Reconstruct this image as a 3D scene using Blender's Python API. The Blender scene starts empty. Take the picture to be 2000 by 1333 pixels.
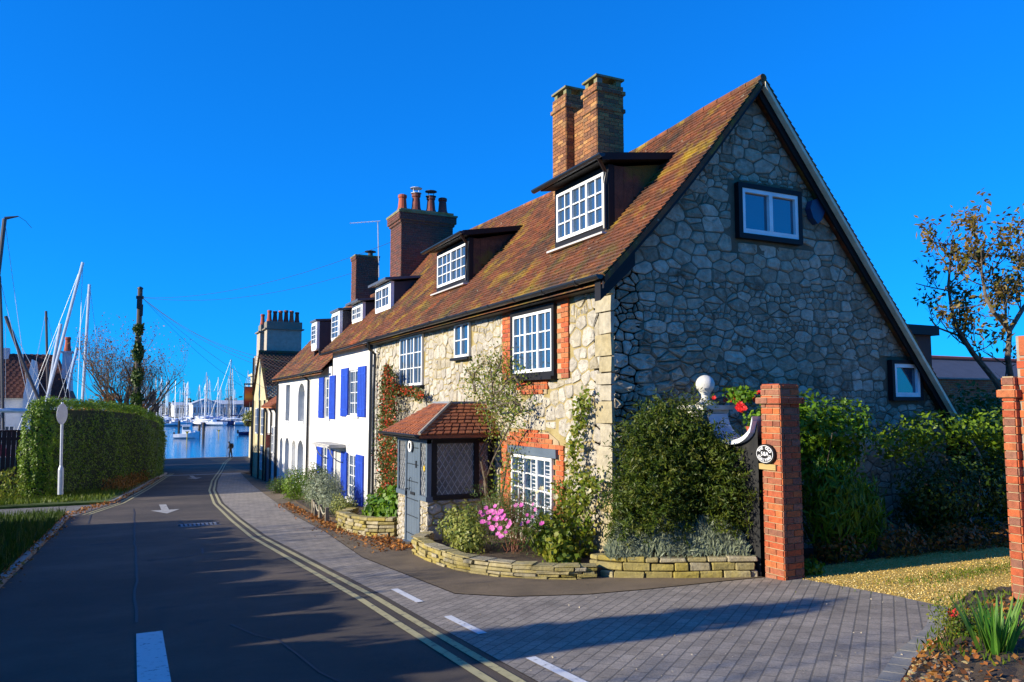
import bpy, math, random
import numpy as np
from mathutils import Vector, Matrix
random.seed(7); rng = np.random.default_rng(11)
R = math.radians
scene = bpy.context.scene
COL = scene.collection
SKYM = (.04, 1.06, 2.75)
# ---------------------------------------------------------------- camera maths
F = 1500.; CZ = 1.6; YAW = R(26.1); PIT = math.atan(123.5 / F)
sy, cy, sp, cp = math.sin(YAW), math.cos(YAW), math.sin(PIT), math.cos(PIT)
fv = (sy * cp, cy * cp, sp); rv = (cy, -sy, 0); uv_ = (-sy * sp, -cy * sp, cp)
def ray(x, y): return [fv[i] * F + rv[i] * (x - 1000) + uv_[i] * (666.5 - y) for i in range(3)]
def onX(x, y, X): d = ray(x, y); t = X / d[0]; return Vector((X, t * d[1], CZ + t * d[2]))
def onY(x, y, Y): d = ray(x, y); t = Y / d[1]; return Vector((t * d[0], Y, CZ + t * d[2]))
GT = [(-40, 1.2), (0, 0), (7, -.45), (20, -1.22), (36, -1.95), (45, -2.25), (60, -2.85), (80, -3.55), (90, -3.7)]
def lerp(T, Y):
    if Y <= T[0][0]: return T[0][1]
    for (a, b), (c, d) in zip(T, T[1:]):
        if Y <= c: return b + (d - b) * (Y - a) / (c - a)
    return T[-1][1]
def g(Y): return lerp(GT, Y)
# ---------------------------------------------------------------- object helpers
WO = {}
def tag(o, label=None, cat=None, group=None, kind=None):
    if label: o['label'] = label
    if cat: o['category'] = cat
    if group: o['group'] = group
    if kind: o['kind'] = kind
    return o
def thing(name, loc, label, cat, group=None):
    o = bpy.data.objects.new(name, None); COL.objects.link(o); o.location = loc; WO[o.name] = Vector(loc)
    return tag(o, label, cat, group)
class MB:
    def __init__(s): s.v = []; s.f = []; s.r = []; s.m = []
    def add(s, vs, fs, r=None, m=0):
        b = len(s.v); s.v.extend([tuple(p) for p in vs])
        if r is None: r = random.random()
        for f in fs: s.f.append([b + i for i in f]); s.r.append(r); s.m.append(m)
    def box(s, a, b, T=None, r=None, m=0, j=0):
        x0, y0, z0 = a; x1, y1, z1 = b
        p = [(x0, y0, z0), (x1, y0, z0), (x1, y1, z0), (x0, y1, z0), (x0, y0, z1), (x1, y0, z1), (x1, y1, z1), (x0, y1, z1)]
        if j: p = [tuple(c + random.uniform(-j, j) for c in q) for q in p]
        if T: p = [T(*q) for q in p]
        s.add(p, [(0, 3, 2, 1), (4, 5, 6, 7), (0, 1, 5, 4), (1, 2, 6, 5), (2, 3, 7, 6), (3, 0, 4, 7)], r, m)
    def tube(s, pts, rad, n=8, r=None, cap=True, m=0):
        pts = [Vector(p) for p in pts]
        rad = rad if isinstance(rad, (list, tuple)) else [rad] * len(pts)
        vs = []; up = Vector((0, 0, 1))
        for i, p in enumerate(pts):
            d = (pts[min(i + 1, len(pts) - 1)] - pts[max(i - 1, 0)]).normalized()
            a = d.cross(up)
            if a.length < .05: a = d.cross(Vector((1, 0, 0)))
            a.normalize(); b = d.cross(a)
            for k in range(n):
                t = 2 * math.pi * k / n; vs.append(p + (a * math.cos(t) + b * math.sin(t)) * rad[i])
        fs = [(i * n + k, i * n + (k + 1) % n, (i + 1) * n + (k + 1) % n, (i + 1) * n + k) for i in range(len(pts) - 1) for k in range(n)]
        if cap: fs += [tuple(range(n)), tuple(range((len(pts) - 1) * n, len(pts) * n))[::-1]]
        s.add(vs, fs, r, m)
    def lathe(s, c, prof, n=16, r=None, m=0):
        vs = []; c = Vector(c)
        for (rr, z) in prof:
            for k in range(n): t = 2 * math.pi * k / n; vs.append(c + Vector((rr * math.cos(t), rr * math.sin(t), z)))
        L = len(prof)
        fs = [(i * n + k, i * n + (k + 1) % n, (i + 1) * n + (k + 1) % n, (i + 1) * n + k) for i in range(L - 1) for k in range(n)]
        fs += [tuple(range(n))[::-1], tuple(range((L - 1) * n, L * n))]
        s.add(vs, fs, r, m)
    def prism(s, poly, T, d0, d1, r=None, m=0):
        n = len(poly); vs = [T(u, v, d0) for u, v in poly] + [T(u, v, d1) for u, v in poly]
        s.add(vs, [tuple(range(n))[::-1], tuple(range(n, 2 * n))] + [(i, (i + 1) % n, n + (i + 1) % n, n + i) for i in range(n)], r, m)
    def build(s, name, mat, parent=None, smooth=False):
        me = bpy.data.meshes.new(name)
        off = WO[parent.name] if parent is not None else Vector((0, 0, 0))
        V = np.array([tuple(p) for p in s.v], dtype=np.float64) - np.array(off)
        me.from_pydata(V.tolist(), [], s.f); 
        at = me.attributes.new('rnd', 'FLOAT', 'FACE'); at.data.foreach_set('value', np.array(s.r, dtype=np.float32))
        for mm in (mat if isinstance(mat, (list, tuple)) else [mat]): me.materials.append(mm)
        if any(s.m): me.polygons.foreach_set('material_index', np.array(s.m, dtype=np.int32))
        if smooth: me.polygons.foreach_set('use_smooth', np.ones(len(s.f), dtype=bool))
        me.update(); o = bpy.data.objects.new(name, me); COL.objects.link(o)
        if parent is not None: o.parent = parent; WO[o.name] = off
        else: WO[o.name] = Vector((0, 0, 0))
        return o
def copy_tree(o, parent=None):
    c = o.copy(); COL.objects.link(c); c.parent = parent; WO[c.name] = Vector(c.location)
    for ch in o.children: copy_tree(ch, c)
    return c
def recenter(o, loc):
    loc = Vector(loc); o.data.transform(Matrix.Translation(-loc)); o.location = loc; WO[o.name] = loc
    return o
# ---------------------------------------------------------------- materials
MATS = {}
def nd(nt, t, **k):
    n = nt.nodes.new(t)
    for a, b in k.items(): setattr(n, a, b)
    return n
def ramp(nt, cols, fac, pos=None):
    n = nd(nt, 'ShaderNodeValToRGB'); cr = n.color_ramp
    while len(cr.elements) < len(cols): cr.elements.new(.5)
    for i, c in enumerate(cols):
        cr.elements[i].position = pos[i] if pos else i / max(1, len(cols) - 1); cr.elements[i].color = (*c, 1)
    nt.links.new(fac, n.inputs[0]); return n.outputs[0]
def noise(nt, vec, scale, detail=4, rough=.6):
    n = nd(nt, 'ShaderNodeTexNoise'); n.inputs['Scale'].default_value = scale; n.inputs['Detail'].default_value = detail; n.inputs['Roughness'].default_value = rough
    if vec is not None: nt.links.new(vec, n.inputs['Vector'])
    return n.outputs['Fac']
def mix(nt, a, b, fac, mode='MIX'):
    n = nd(nt, 'ShaderNodeMix', data_type='RGBA', blend_type=mode)
    for s, v in ((n.inputs[0], fac), (n.inputs[6], a), (n.inputs[7], b)):
        if isinstance(v, (int, float)): s.default_value = v
        elif isinstance(v, tuple): s.default_value = (*v, 1)
        else: nt.links.new(v, s)
    return n.outputs[2]
def M(name, cols, scale=3., rough=.85, bump=.0, bscale=30., attr=0., metal=0., spec=None, trans=0., spots=None, stretch=None, lo=.35, hi=.65, emis=None, world=False):
    if name in MATS: return MATS[name]
    m = bpy.data.materials.new(name); m.use_nodes = True; nt = m.node_tree; b = nt.nodes['Principled BSDF']
    tc = nd(nt, 'ShaderNodeTexCoord'); vec = tc.outputs['Object']
    if world: vec = nd(nt, 'ShaderNodeNewGeometry').outputs['Position']
    if stretch:
        mp = nd(nt, 'ShaderNodeMapping'); mp.inputs['Scale'].default_value = stretch; nt.links.new(vec, mp.inputs[0]); vec = mp.outputs[0]
    if not isinstance(cols, list): cols = [cols]
    if attr:
        at = nd(nt, 'ShaderNodeAttribute', attribute_name='rnd')
        n1 = noise(nt, vec, scale)
        mm = nd(nt, 'ShaderNodeMix', data_type='FLOAT'); mm.inputs[0].default_value = 1 - attr
        nt.links.new(at.outputs['Fac'], mm.inputs[2]); nt.links.new(n1, mm.inputs[3]); fac = mm.outputs[0]
        c = ramp(nt, cols, fac)
        c = mix(nt, c, ramp(nt, [(.6, .6, .6), (1.25, 1.25, 1.25)], noise(nt, vec, bscale * .5), [.3, .7]), .7, 'MULTIPLY')
    elif len(cols) > 1:
        n1 = noise(nt, vec, scale, 6, .65); k = len(cols)
        c = ramp(nt, cols, n1, [lo + (hi - lo) * i / (k - 1) for i in range(k)])
    else:
        c = mix(nt, cols[0], ramp(nt, [(.82, .82, .82), (1.1, 1.1, 1.1)], noise(nt, vec, scale), [.3, .7]), 1., 'MULTIPLY')
    if spots:   # (colour, scale, threshold lo, hi)
        for (sc, ss, l, h) in spots: c = mix(nt, c, sc, ramp(nt, [(0, 0, 0), (1, 1, 1)], noise(nt, vec, ss, 5, .7), [l, h]))
    nt.links.new(c, b.inputs['Base Color']); b.inputs['Roughness'].default_value = rough; b.inputs['Metallic'].default_value = metal
    if spec is not None: b.inputs['Specular IOR Level'].default_value = spec
    if bump:
        bp = nd(nt, 'ShaderNodeBump'); bp.inputs['Strength'].default_value = bump; bp.inputs['Distance'].default_value = .02
        nt.links.new(noise(nt, vec, bscale, 6, .7), bp.inputs['Height']); nt.links.new(bp.outputs[0], b.inputs['Normal'])
    if trans:
        tr = nd(nt, 'ShaderNodeBsdfTranslucent'); nt.links.new(c, tr.inputs[0]); ms = nd(nt, 'ShaderNodeMixShader'); ms.inputs[0].default_value = trans
        nt.links.new(b.outputs[0], ms.inputs[1]); nt.links.new(tr.outputs[0], ms.inputs[2]); nt.links.new(ms.outputs[0], nt.nodes['Material Output'].inputs[0])
    MATS[name] = m
    return m
def paver_mat(name, c1, c2, mort, w, h, rot, joint=.012, bump=.5, world=True):
    m = bpy.data.materials.new(name); m.use_nodes = True; nt = m.node_tree; b = nt.nodes['Principled BSDF']
    gm = nd(nt, 'ShaderNodeNewGeometry'); mp = nd(nt, 'ShaderNodeMapping'); mp.inputs['Rotation'].default_value = (0, 0, rot); nt.links.new(gm.outputs['Position'], mp.inputs[0])
    br = nd(nt, 'ShaderNodeTexBrick'); br.inputs['Scale'].default_value = 1; br.inputs['Brick Width'].default_value = w; br.inputs['Row Height'].default_value = h
    br.inputs['Mortar Size'].default_value = joint; br.inputs['Mortar Smooth'].default_value = .3; br.inputs['Color1'].default_value = (*c1, 1); br.inputs['Color2'].default_value = (*c2, 1); br.inputs['Mortar'].default_value = (*mort, 1)
    nt.links.new(mp.outputs[0], br.inputs[0])
    c = mix(nt, br.outputs[0], ramp(nt, [(.5, .5, .5), (1.35, 1.35, 1.35)], noise(nt, gm.outputs['Position'], 2.2, 8, .75), [.25, .75]), 1., 'MULTIPLY')
    c = mix(nt, c, ramp(nt, [(.7, .7, .7), (1.25, 1.25, 1.25)], noise(nt, gm.outputs['Position'], 60, 3, .7), [.3, .7]), 1., 'MULTIPLY')
    nt.links.new(c, b.inputs['Base Color']); b.inputs['Roughness'].default_value = .85
    bp = nd(nt, 'ShaderNodeBump', invert=True); bp.inputs['Strength'].default_value = bump; bp.inputs['Distance'].default_value = .01; nt.links.new(br.outputs['Fac'], bp.inputs['Height'])
    b2 = nd(nt, 'ShaderNodeBump'); b2.inputs['Strength'].default_value = .5; b2.inputs['Distance'].default_value = .006; nt.links.new(noise(nt, gm.outputs['Position'], 90, 4, .7), b2.inputs['Height']); nt.links.new(bp.outputs[0], b2.inputs['Normal'])
    nt.links.new(b2.outputs[0], b.inputs['Normal']); return m
white = M('white_gloss_paint', (.84, .85, .83), 2, .4)
render_w = M('white_render', [(.60, .59, .56), (.70, .69, .66), (.74, .73, .70)], 1.5, .85, .35, 25, spots=[((.50, .48, .40), 5., .67, .8)])
render_w2 = M('painted_rough_brick', [(.60, .59, .55), (.72, .71, .68)], 3, .8, 1.2, 14, spots=[((.42, .40, .33), 7., .62, .76)])
black = M('black_paint', (.010, .010, .012), 3, .6, spec=.25)
slate = M('slate_blue_paint', [(.085, .115, .15), (.11, .145, .185)], 2, .45, .15, 20)
blue = M('shutter_blue_paint', [(.012, .05, .38), (.016, .065, .46)], 3, .5)
lead = M('lead_flashing', (.2, .22, .24), 4, .55)
upvc = M('black_plastic_gutter', (.016, .017, .02), 3, .3)
iron = M('dark_ironwork', (.015, .016, .018), 3, .5)
darkgreen = M('dark_green_ironwork', (.02, .035, .02), 3, .5)
cream = M('cream_board', [(.62, .55, .36), (.8, .73, .52)], 6, .7, .2, 20)
stoneF = M('pale_limestone', [(.22, .17, .09), (.36, .31, .21), (.46, .41, .31), (.53, .49, .40), (.38, .34, .27), (.48, .44, .36), (.33, .24, .09)], 7, .92, 1.5, 20, attr=.65, spots=[((.20, .16, .10), 3, .60, .72)])
mortF = M('tan_lime_mortar', [(.22, .17, .06), (.32, .25, .10), (.37, .30, .14)], 3, .95, .6, 40)
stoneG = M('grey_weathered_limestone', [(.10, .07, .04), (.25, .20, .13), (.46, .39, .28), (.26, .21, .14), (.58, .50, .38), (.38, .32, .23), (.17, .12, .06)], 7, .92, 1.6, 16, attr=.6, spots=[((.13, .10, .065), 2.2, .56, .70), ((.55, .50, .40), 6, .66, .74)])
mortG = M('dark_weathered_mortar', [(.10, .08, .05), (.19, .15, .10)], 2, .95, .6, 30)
quoin = M('ochre_quoin_stone', [(.36, .24, .04), (.36, .30, .17), (.40, .35, .24), (.36, .32, .24)], 4, .9, .7, 20, attr=.8)
brickO = M('orange_brick', [(.42, .075, .02), (.55, .12, .03), (.34, .06, .025), (.48, .16, .05), (.24, .07, .04)], 8, .85, .6, 40, attr=.8)
brickP = M('pillar_brick', [(.30, .06, .025), (.50, .11, .03), (.22, .10, .065), (.44, .085, .025), (.28, .13, .08), (.54, .15, .04), (.15, .06, .045)], 8, .9, .9, 40, attr=.95, spots=[((.10, .06, .04), 2.5, .62, .75)])
brickC = M('weathered_chimney_brick', [(.08, .045, .03), (.22, .09, .04), (.34, .14, .045), (.15, .065, .035), (.44, .22, .07), (.07, .045, .035)], 1.1, .9, .8, 35, attr=.8)
brickD = M('soot_dark_brick', [(.05, .03, .025), (.11, .045, .03), (.17, .055, .035), (.09, .045, .04), (.2, .11, .05)], 1.1, .9, .6, 35, attr=.6)
mortL = M('light_brick_mortar', [(.30, .22, .12), (.42, .33, .2)], 6, .95, .3, 40)
mortD = M('dull_brick_mortar', [(.22, .18, .13), (.34, .3, .24)], 6, .95, .3, 40)
moss = M('mossy_coping', [(.12, .11, .03), (.22, .2, .08), (.2, .19, .16)], 4, .95, .7, 25)
tileM = M('clay_tile', [(.05, .03, .02), (.12, .045, .02), (.22, .065, .022), (.15, .05, .022), (.30, .09, .025), (.11, .055, .03)], .9, .9, .7, 30, attr=.6,
          spots=[((.045, .032, .02), .9, .46, .66), ((.34, .22, .012), 1.5, .53, .70), ((.52, .13, .03), .6, .58, .72), ((.44, .42, .32), 7, .64, .72), ((.11, .115, .015), .8, .54, .72)])
tileD = M('brown_mossy_tile', [(.05, .03, .02), (.10, .05, .03), (.15, .06, .03)], .9, .9, .5, 30, attr=.5, spots=[((.09, .08, .015), 1.2, .5, .6)])
tileR = M('porch_tile', [(.12, .05, .03), (.28, .08, .03), (.36, .11, .035), (.16, .08, .05)], .9, .9, .5, 30, attr=.6)
grey_render = M('grey_roughcast', [(.34, .29, .23), (.44, .38, .30)], 6, .95, .8, 30)
terracotta = M('terracotta_pot', [(.3, .06, .03), (.42, .09, .035)], 4, .8, .2, 20)
terrD = M('sooted_terracotta', [(.06, .02, .015), (.2, .04, .025)], 3, .7, .2, 20)
bedstone = M('lichened_bed_stone', [(.20, .16, .04), (.30, .25, .11), (.33, .26, .05), (.38, .33, .21), (.17, .13, .04)], 6, .95, .9, 25, attr=.65)
def glassmat():
    m = bpy.data.materials.new('window_glass'); m.use_nodes = True; nt = m.node_tree; b = nt.nodes['Principled BSDF']
    b.inputs['Base Color'].default_value = (.03, .06, .10, 1); b.inputs['Roughness'].default_value = .06; b.inputs['IOR'].default_value = 2.3
    bp = nd(nt, 'ShaderNodeBump'); bp.inputs['Strength'].default_value = .12; bp.inputs['Distance'].default_value = .02
    tc = nd(nt, 'ShaderNodeTexCoord'); nt.links.new(noise(nt, tc.outputs['Object'], 2.5, 2), bp.inputs['Height']); nt.links.new(bp.outputs[0], b.inputs['Normal'])
    return m
glass = glassmat()
glassD = M('dull_leaded_glass', [(.06, .07, .08), (.13, .14, .15)], 5, .15, .2, 8)
# ground
asphalt = M('dark_asphalt', [(.040, .031, .024), (.062, .048, .036), (.10, .075, .055)], .5, .9, .8, 150, world=True, spots=[((.035, .030, .030), 1.1, .60, .68), ((.15, .12, .09), 70, .60, .7), ((.022, .02, .02), 90, .62, .7)])
tarmac = M('brown_tarmac_path', [(.10, .072, .04), (.145, .105, .06), (.18, .13, .075)], 1.2, .95, .7, 110, world=True)
pavers = paver_mat('grey_block_paving', (.24, .205, .16), (.30, .255, .20), (.15, .13, .10), .21, .105, R(-38), .008)
lane = paver_mat('buff_lane_setts', (.20, .18, .15), (.27, .24, .2), (.05, .045, .035), .2, .12, R(20), .018)
gravel = M('golden_gravel', [(.24, .14, .02), (.48, .31, .05), (.62, .43, .10), (.75, .60, .28)], 55, .95, .5, 60, world=True, lo=.3, hi=.72, spots=[((.17, .18, .02), 1.1, .56, .72)])
soil = M('dark_bed_soil', [(.03, .02, .012), (.07, .045, .025), (.1, .065, .03)], 6, 1., 1., 30, world=True)
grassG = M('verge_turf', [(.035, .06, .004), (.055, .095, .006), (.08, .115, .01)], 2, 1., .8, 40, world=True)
kerbM = M('worn_concrete_kerb', [(.2, .19, .16), (.3, .28, .24)], 3, .9, .4, 40)
yellowP = M('worn_yellow_line_paint', [(.13, .12, .09), (.36, .31, .14), (.40, .35, .17)], 14, .85, .3, 60, world=True, lo=.36, hi=.5)
whiteP = M('worn_white_road_paint', [(.2, .2, .2), (.52, .52, .5), (.6, .6, .58)], 18, .85, .3, 60, world=True, lo=.34, hi=.46)
# foliage
def leafm(name, cols, tr=.3, rough=.5): return M(name, cols, 1.2, rough, 0, 6, attr=.75, trans=tr, spec=.35)
lf_hedge = leafm('privet_leaf', [(.065, .12, .003), (.11, .20, .006), (.17, .27, .012), (.09, .15, .004)])
lf_yew = leafm('yew_needle', [(.03, .05, .003), (.05, .09, .005), (.10, .14, .01), (.13, .12, .015)])
lf_lav = leafm('lavender_leaf', [(.15, .18, .10), (.22, .26, .16), (.30, .34, .22), (.14, .17, .07)])
lf_green = leafm('fresh_green_leaf', [(.05, .12, .003), (.08, .19, .005), (.15, .27, .01), (.10, .17, .006)])
lf_rose = leafm('rose_leaf', [(.06, .11, .006), (.12, .18, .01), (.22, .25, .02), (.26, .2, .02)])
lf_var = leafm('variegated_leaf', [(.06, .12, .02), (.2, .24, .04), (.36, .36, .08), (.08, .13, .02)])
lf_fern = leafm('feathery_leaf', [(.04, .10, .015), (.07, .15, .02), (.10, .13, .02), (.15, .09, .02)])
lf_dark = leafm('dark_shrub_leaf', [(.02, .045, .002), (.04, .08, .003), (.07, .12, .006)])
lf_pyra = leafm('pyracantha_leaf', [(.04, .07, .012), (.07, .11, .015), (.12, .13, .02), (.15, .07, .02)])
berry = leafm('red_berry', [(.35, .02, .01), (.55, .05, .015), (.5, .12, .02)], .1)
pinkf = leafm('pink_petal', [(.6, .08, .4), (.75, .16, .5), (.8, .3, .55)], .3)
redf = leafm('red_petal', [(.5, .01, .01), (.7, .02, .015)], .2)
creamf = leafm('cream_petal', [(.6, .55, .35), (.75, .68, .4)], .3)
autumn = leafm('autumn_leaf', [(.12, .05, .015), (.30, .11, .02), (.42, .16, .02), (.12, .1, .02), (.2, .07, .02)])
leaf_mag = leafm('bronze_green_leaf', [(.06, .045, .008), (.12, .08, .008), (.26, .14, .015), (.10, .12, .01), (.34, .16, .015)])
deadleaf = leafm('fallen_leaf', [(.16, .05, .012), (.34, .11, .02), (.42, .18, .03), (.1, .045, .02)], .1, .8)
blade = leafm('grass_blade', [(.045, .085, .003), (.08, .14, .005), (.13, .18, .008), (.15, .14, .02)])
straw = leafm('dry_stalk', [(.2, .14, .03), (.32, .24, .06), (.15, .12, .03)])
irisL = leafm('iris_blade', [(.04, .14, .015), (.07, .22, .02), (.14, .3, .03), (.2, .26, .03)])
bark = M('grey_brown_bark', [(.06, .045, .03), (.13, .1, .07), (.18, .15, .1)], 8, .95, .8, 30)
barkP = M('pale_bark', [(.16, .12, .06), (.28, .23, .12)], 8, .9, .6, 30)
wood_pole = M('tarred_wood', [(.05, .04, .03), (.10, .08, .06)], 4, .9, .5, 20, stretch=(1, 1, .15))
galv = M('galvanised_steel', [(.4, .42, .44), (.52, .54, .56)], 8, .45, 0, 20, metal=.3)
alum = M('anodised_mast', (.62, .64, .66), 3, .35, metal=.2)
hullw = M('white_gelcoat', (.8, .81, .82), 2, .25)
fenceM = M('dark_red_fence_board', [(.05, .012, .01), (.09, .025, .018)], 3, .85, .4, 20, stretch=(1, 1, .1))

# ---------------------------------------------------------------- numpy foliage
def leafmesh(name, P, N, size, mat, parent=None, asp=.5, jitter=.35, r=None, droop=0., updir=None):
    """P positions, N outward directions; each leaf a folded diamond of four corners"""
    n = len(P); off = np.array(WO[parent.name]) if parent is not None else np.zeros(3)
    N = N / (np.linalg.norm(N, axis=1, keepdims=True) + 1e-9)
    D = rng.normal(size=(n, 3)) if updir is None else np.tile(np.array(updir, float), (n, 1)) + rng.normal(size=(n, 3)) * jitter
    D[:, 2] -= droop
    A = D - N * np.sum(D * N, axis=1, keepdims=True) * (1 - jitter); A /= (np.linalg.norm(A, axis=1, keepdims=True) + 1e-9)
    B = np.cross(A, N + rng.normal(size=(n, 3)) * .4); B /= (np.linalg.norm(B, axis=1, keepdims=True) + 1e-9)
    s = (size * rng.uniform(.6, 1.35, n))[:, None]
    P = P - off
    v0 = P; v1 = P + A * s * .5 + B * s * asp * .5; v2 = P + A * s; v3 = P + A * s * .5 - B * s * asp * .5
    V = np.stack([v0, v1, v2, v3], 1).reshape(-1, 3)
    me = bpy.data.meshes.new(name); me.vertices.add(4 * n); me.vertices.foreach_set('co', V.astype(np.float32).ravel())
    me.loops.add(4 * n); me.loops.foreach_set('vertex_index', np.arange(4 * n, dtype=np.int32))
    me.polygons.add(n); me.polygons.foreach_set('loop_start', np.arange(0, 4 * n, 4, dtype=np.int32))
    me.update(calc_edges=True)
    at = me.attributes.new('rnd', 'FLOAT', 'FACE'); at.data.foreach_set('value', (rng.random(n) if r is None else r).astype(np.float32))
    me.materials.append(mat); o = bpy.data.objects.new(name, me); COL.objects.link(o)
    if parent is not None: o.parent = parent; WO[o.name] = WO[parent.name]
    else: WO[o.name] = Vector((0, 0, 0))
    return o
def blobpts(blobs, n, shell=.35, lump=.18):
    """points through ellipsoids (cx,cy,cz,rx,ry,rz), denser towards the surface"""
    vol = np.array([b[3] * b[4] * b[5] for b in blobs]) ** .67; cnt = (n * vol / vol.sum()).astype(int) + 1
    Ps, Ns = [], []
    for b, c in zip(blobs, cnt):
        d = rng.normal(size=(c, 3)); d /= np.linalg.norm(d, axis=1, keepdims=True)
        k = 1 - shell * rng.random(c) ** 1.4
        ph = rng.uniform(0, 6.28, 6)
        k *= 1 + lump * (np.sin(d[:, 0] * 5 + ph[0]) * np.sin(d[:, 2] * 6 + ph[1]) + .6 * np.sin(d[:, 1] * 9 + ph[2]) * np.sin(d[:, 2] * 10 + ph[3]) + .4 * np.sin(d[:, 0] * 17 + ph[4]) * np.sin(d[:, 1] * 15 + ph[5]))
        Ps.append(np.array(b[:3]) + d * k[:, None] * np.array(b[3:6])); Ns.append(d / np.array(b[3:6]))
    return np.concatenate(Ps), np.concatenate(Ns)
def branches(mb, p, d, L, rad, depth, spread=.55, up=.15, tips=None, seg=3):
    pts = [Vector(p)]; q = Vector(p); dd = Vector(d).normalized(); rads = [rad]
    for i in range(seg):
        dd = (dd + Vector((random.uniform(-.22, .22), random.uniform(-.22, .22), random.uniform(-.12, .22) + up * .3))).normalized()
        q = q + dd * (L / seg); pts.append(q.copy()); rads.append(rad * (1 - .4 * (i + 1) / seg))
    mb.tube(pts, rads, 6 if rad > .03 else 4, cap=False)
    if tips is not None and depth <= 1: tips.extend(pts[1:])
    if depth == 0: return
    for k in range(random.choice((2, 3, 3))):
        t = random.randint(1, seg); s = Vector((random.uniform(-1, 1), random.uniform(-1, 1), random.uniform(-.3, .9)))
        nd_ = (dd * (1 - spread) + s * spread + Vector((0, 0, up))).normalized()
        branches(mb, pts[t], nd_, L * random.uniform(.6, .85), rads[t] * .62, depth - 1, spread, up, tips, seg)

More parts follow.
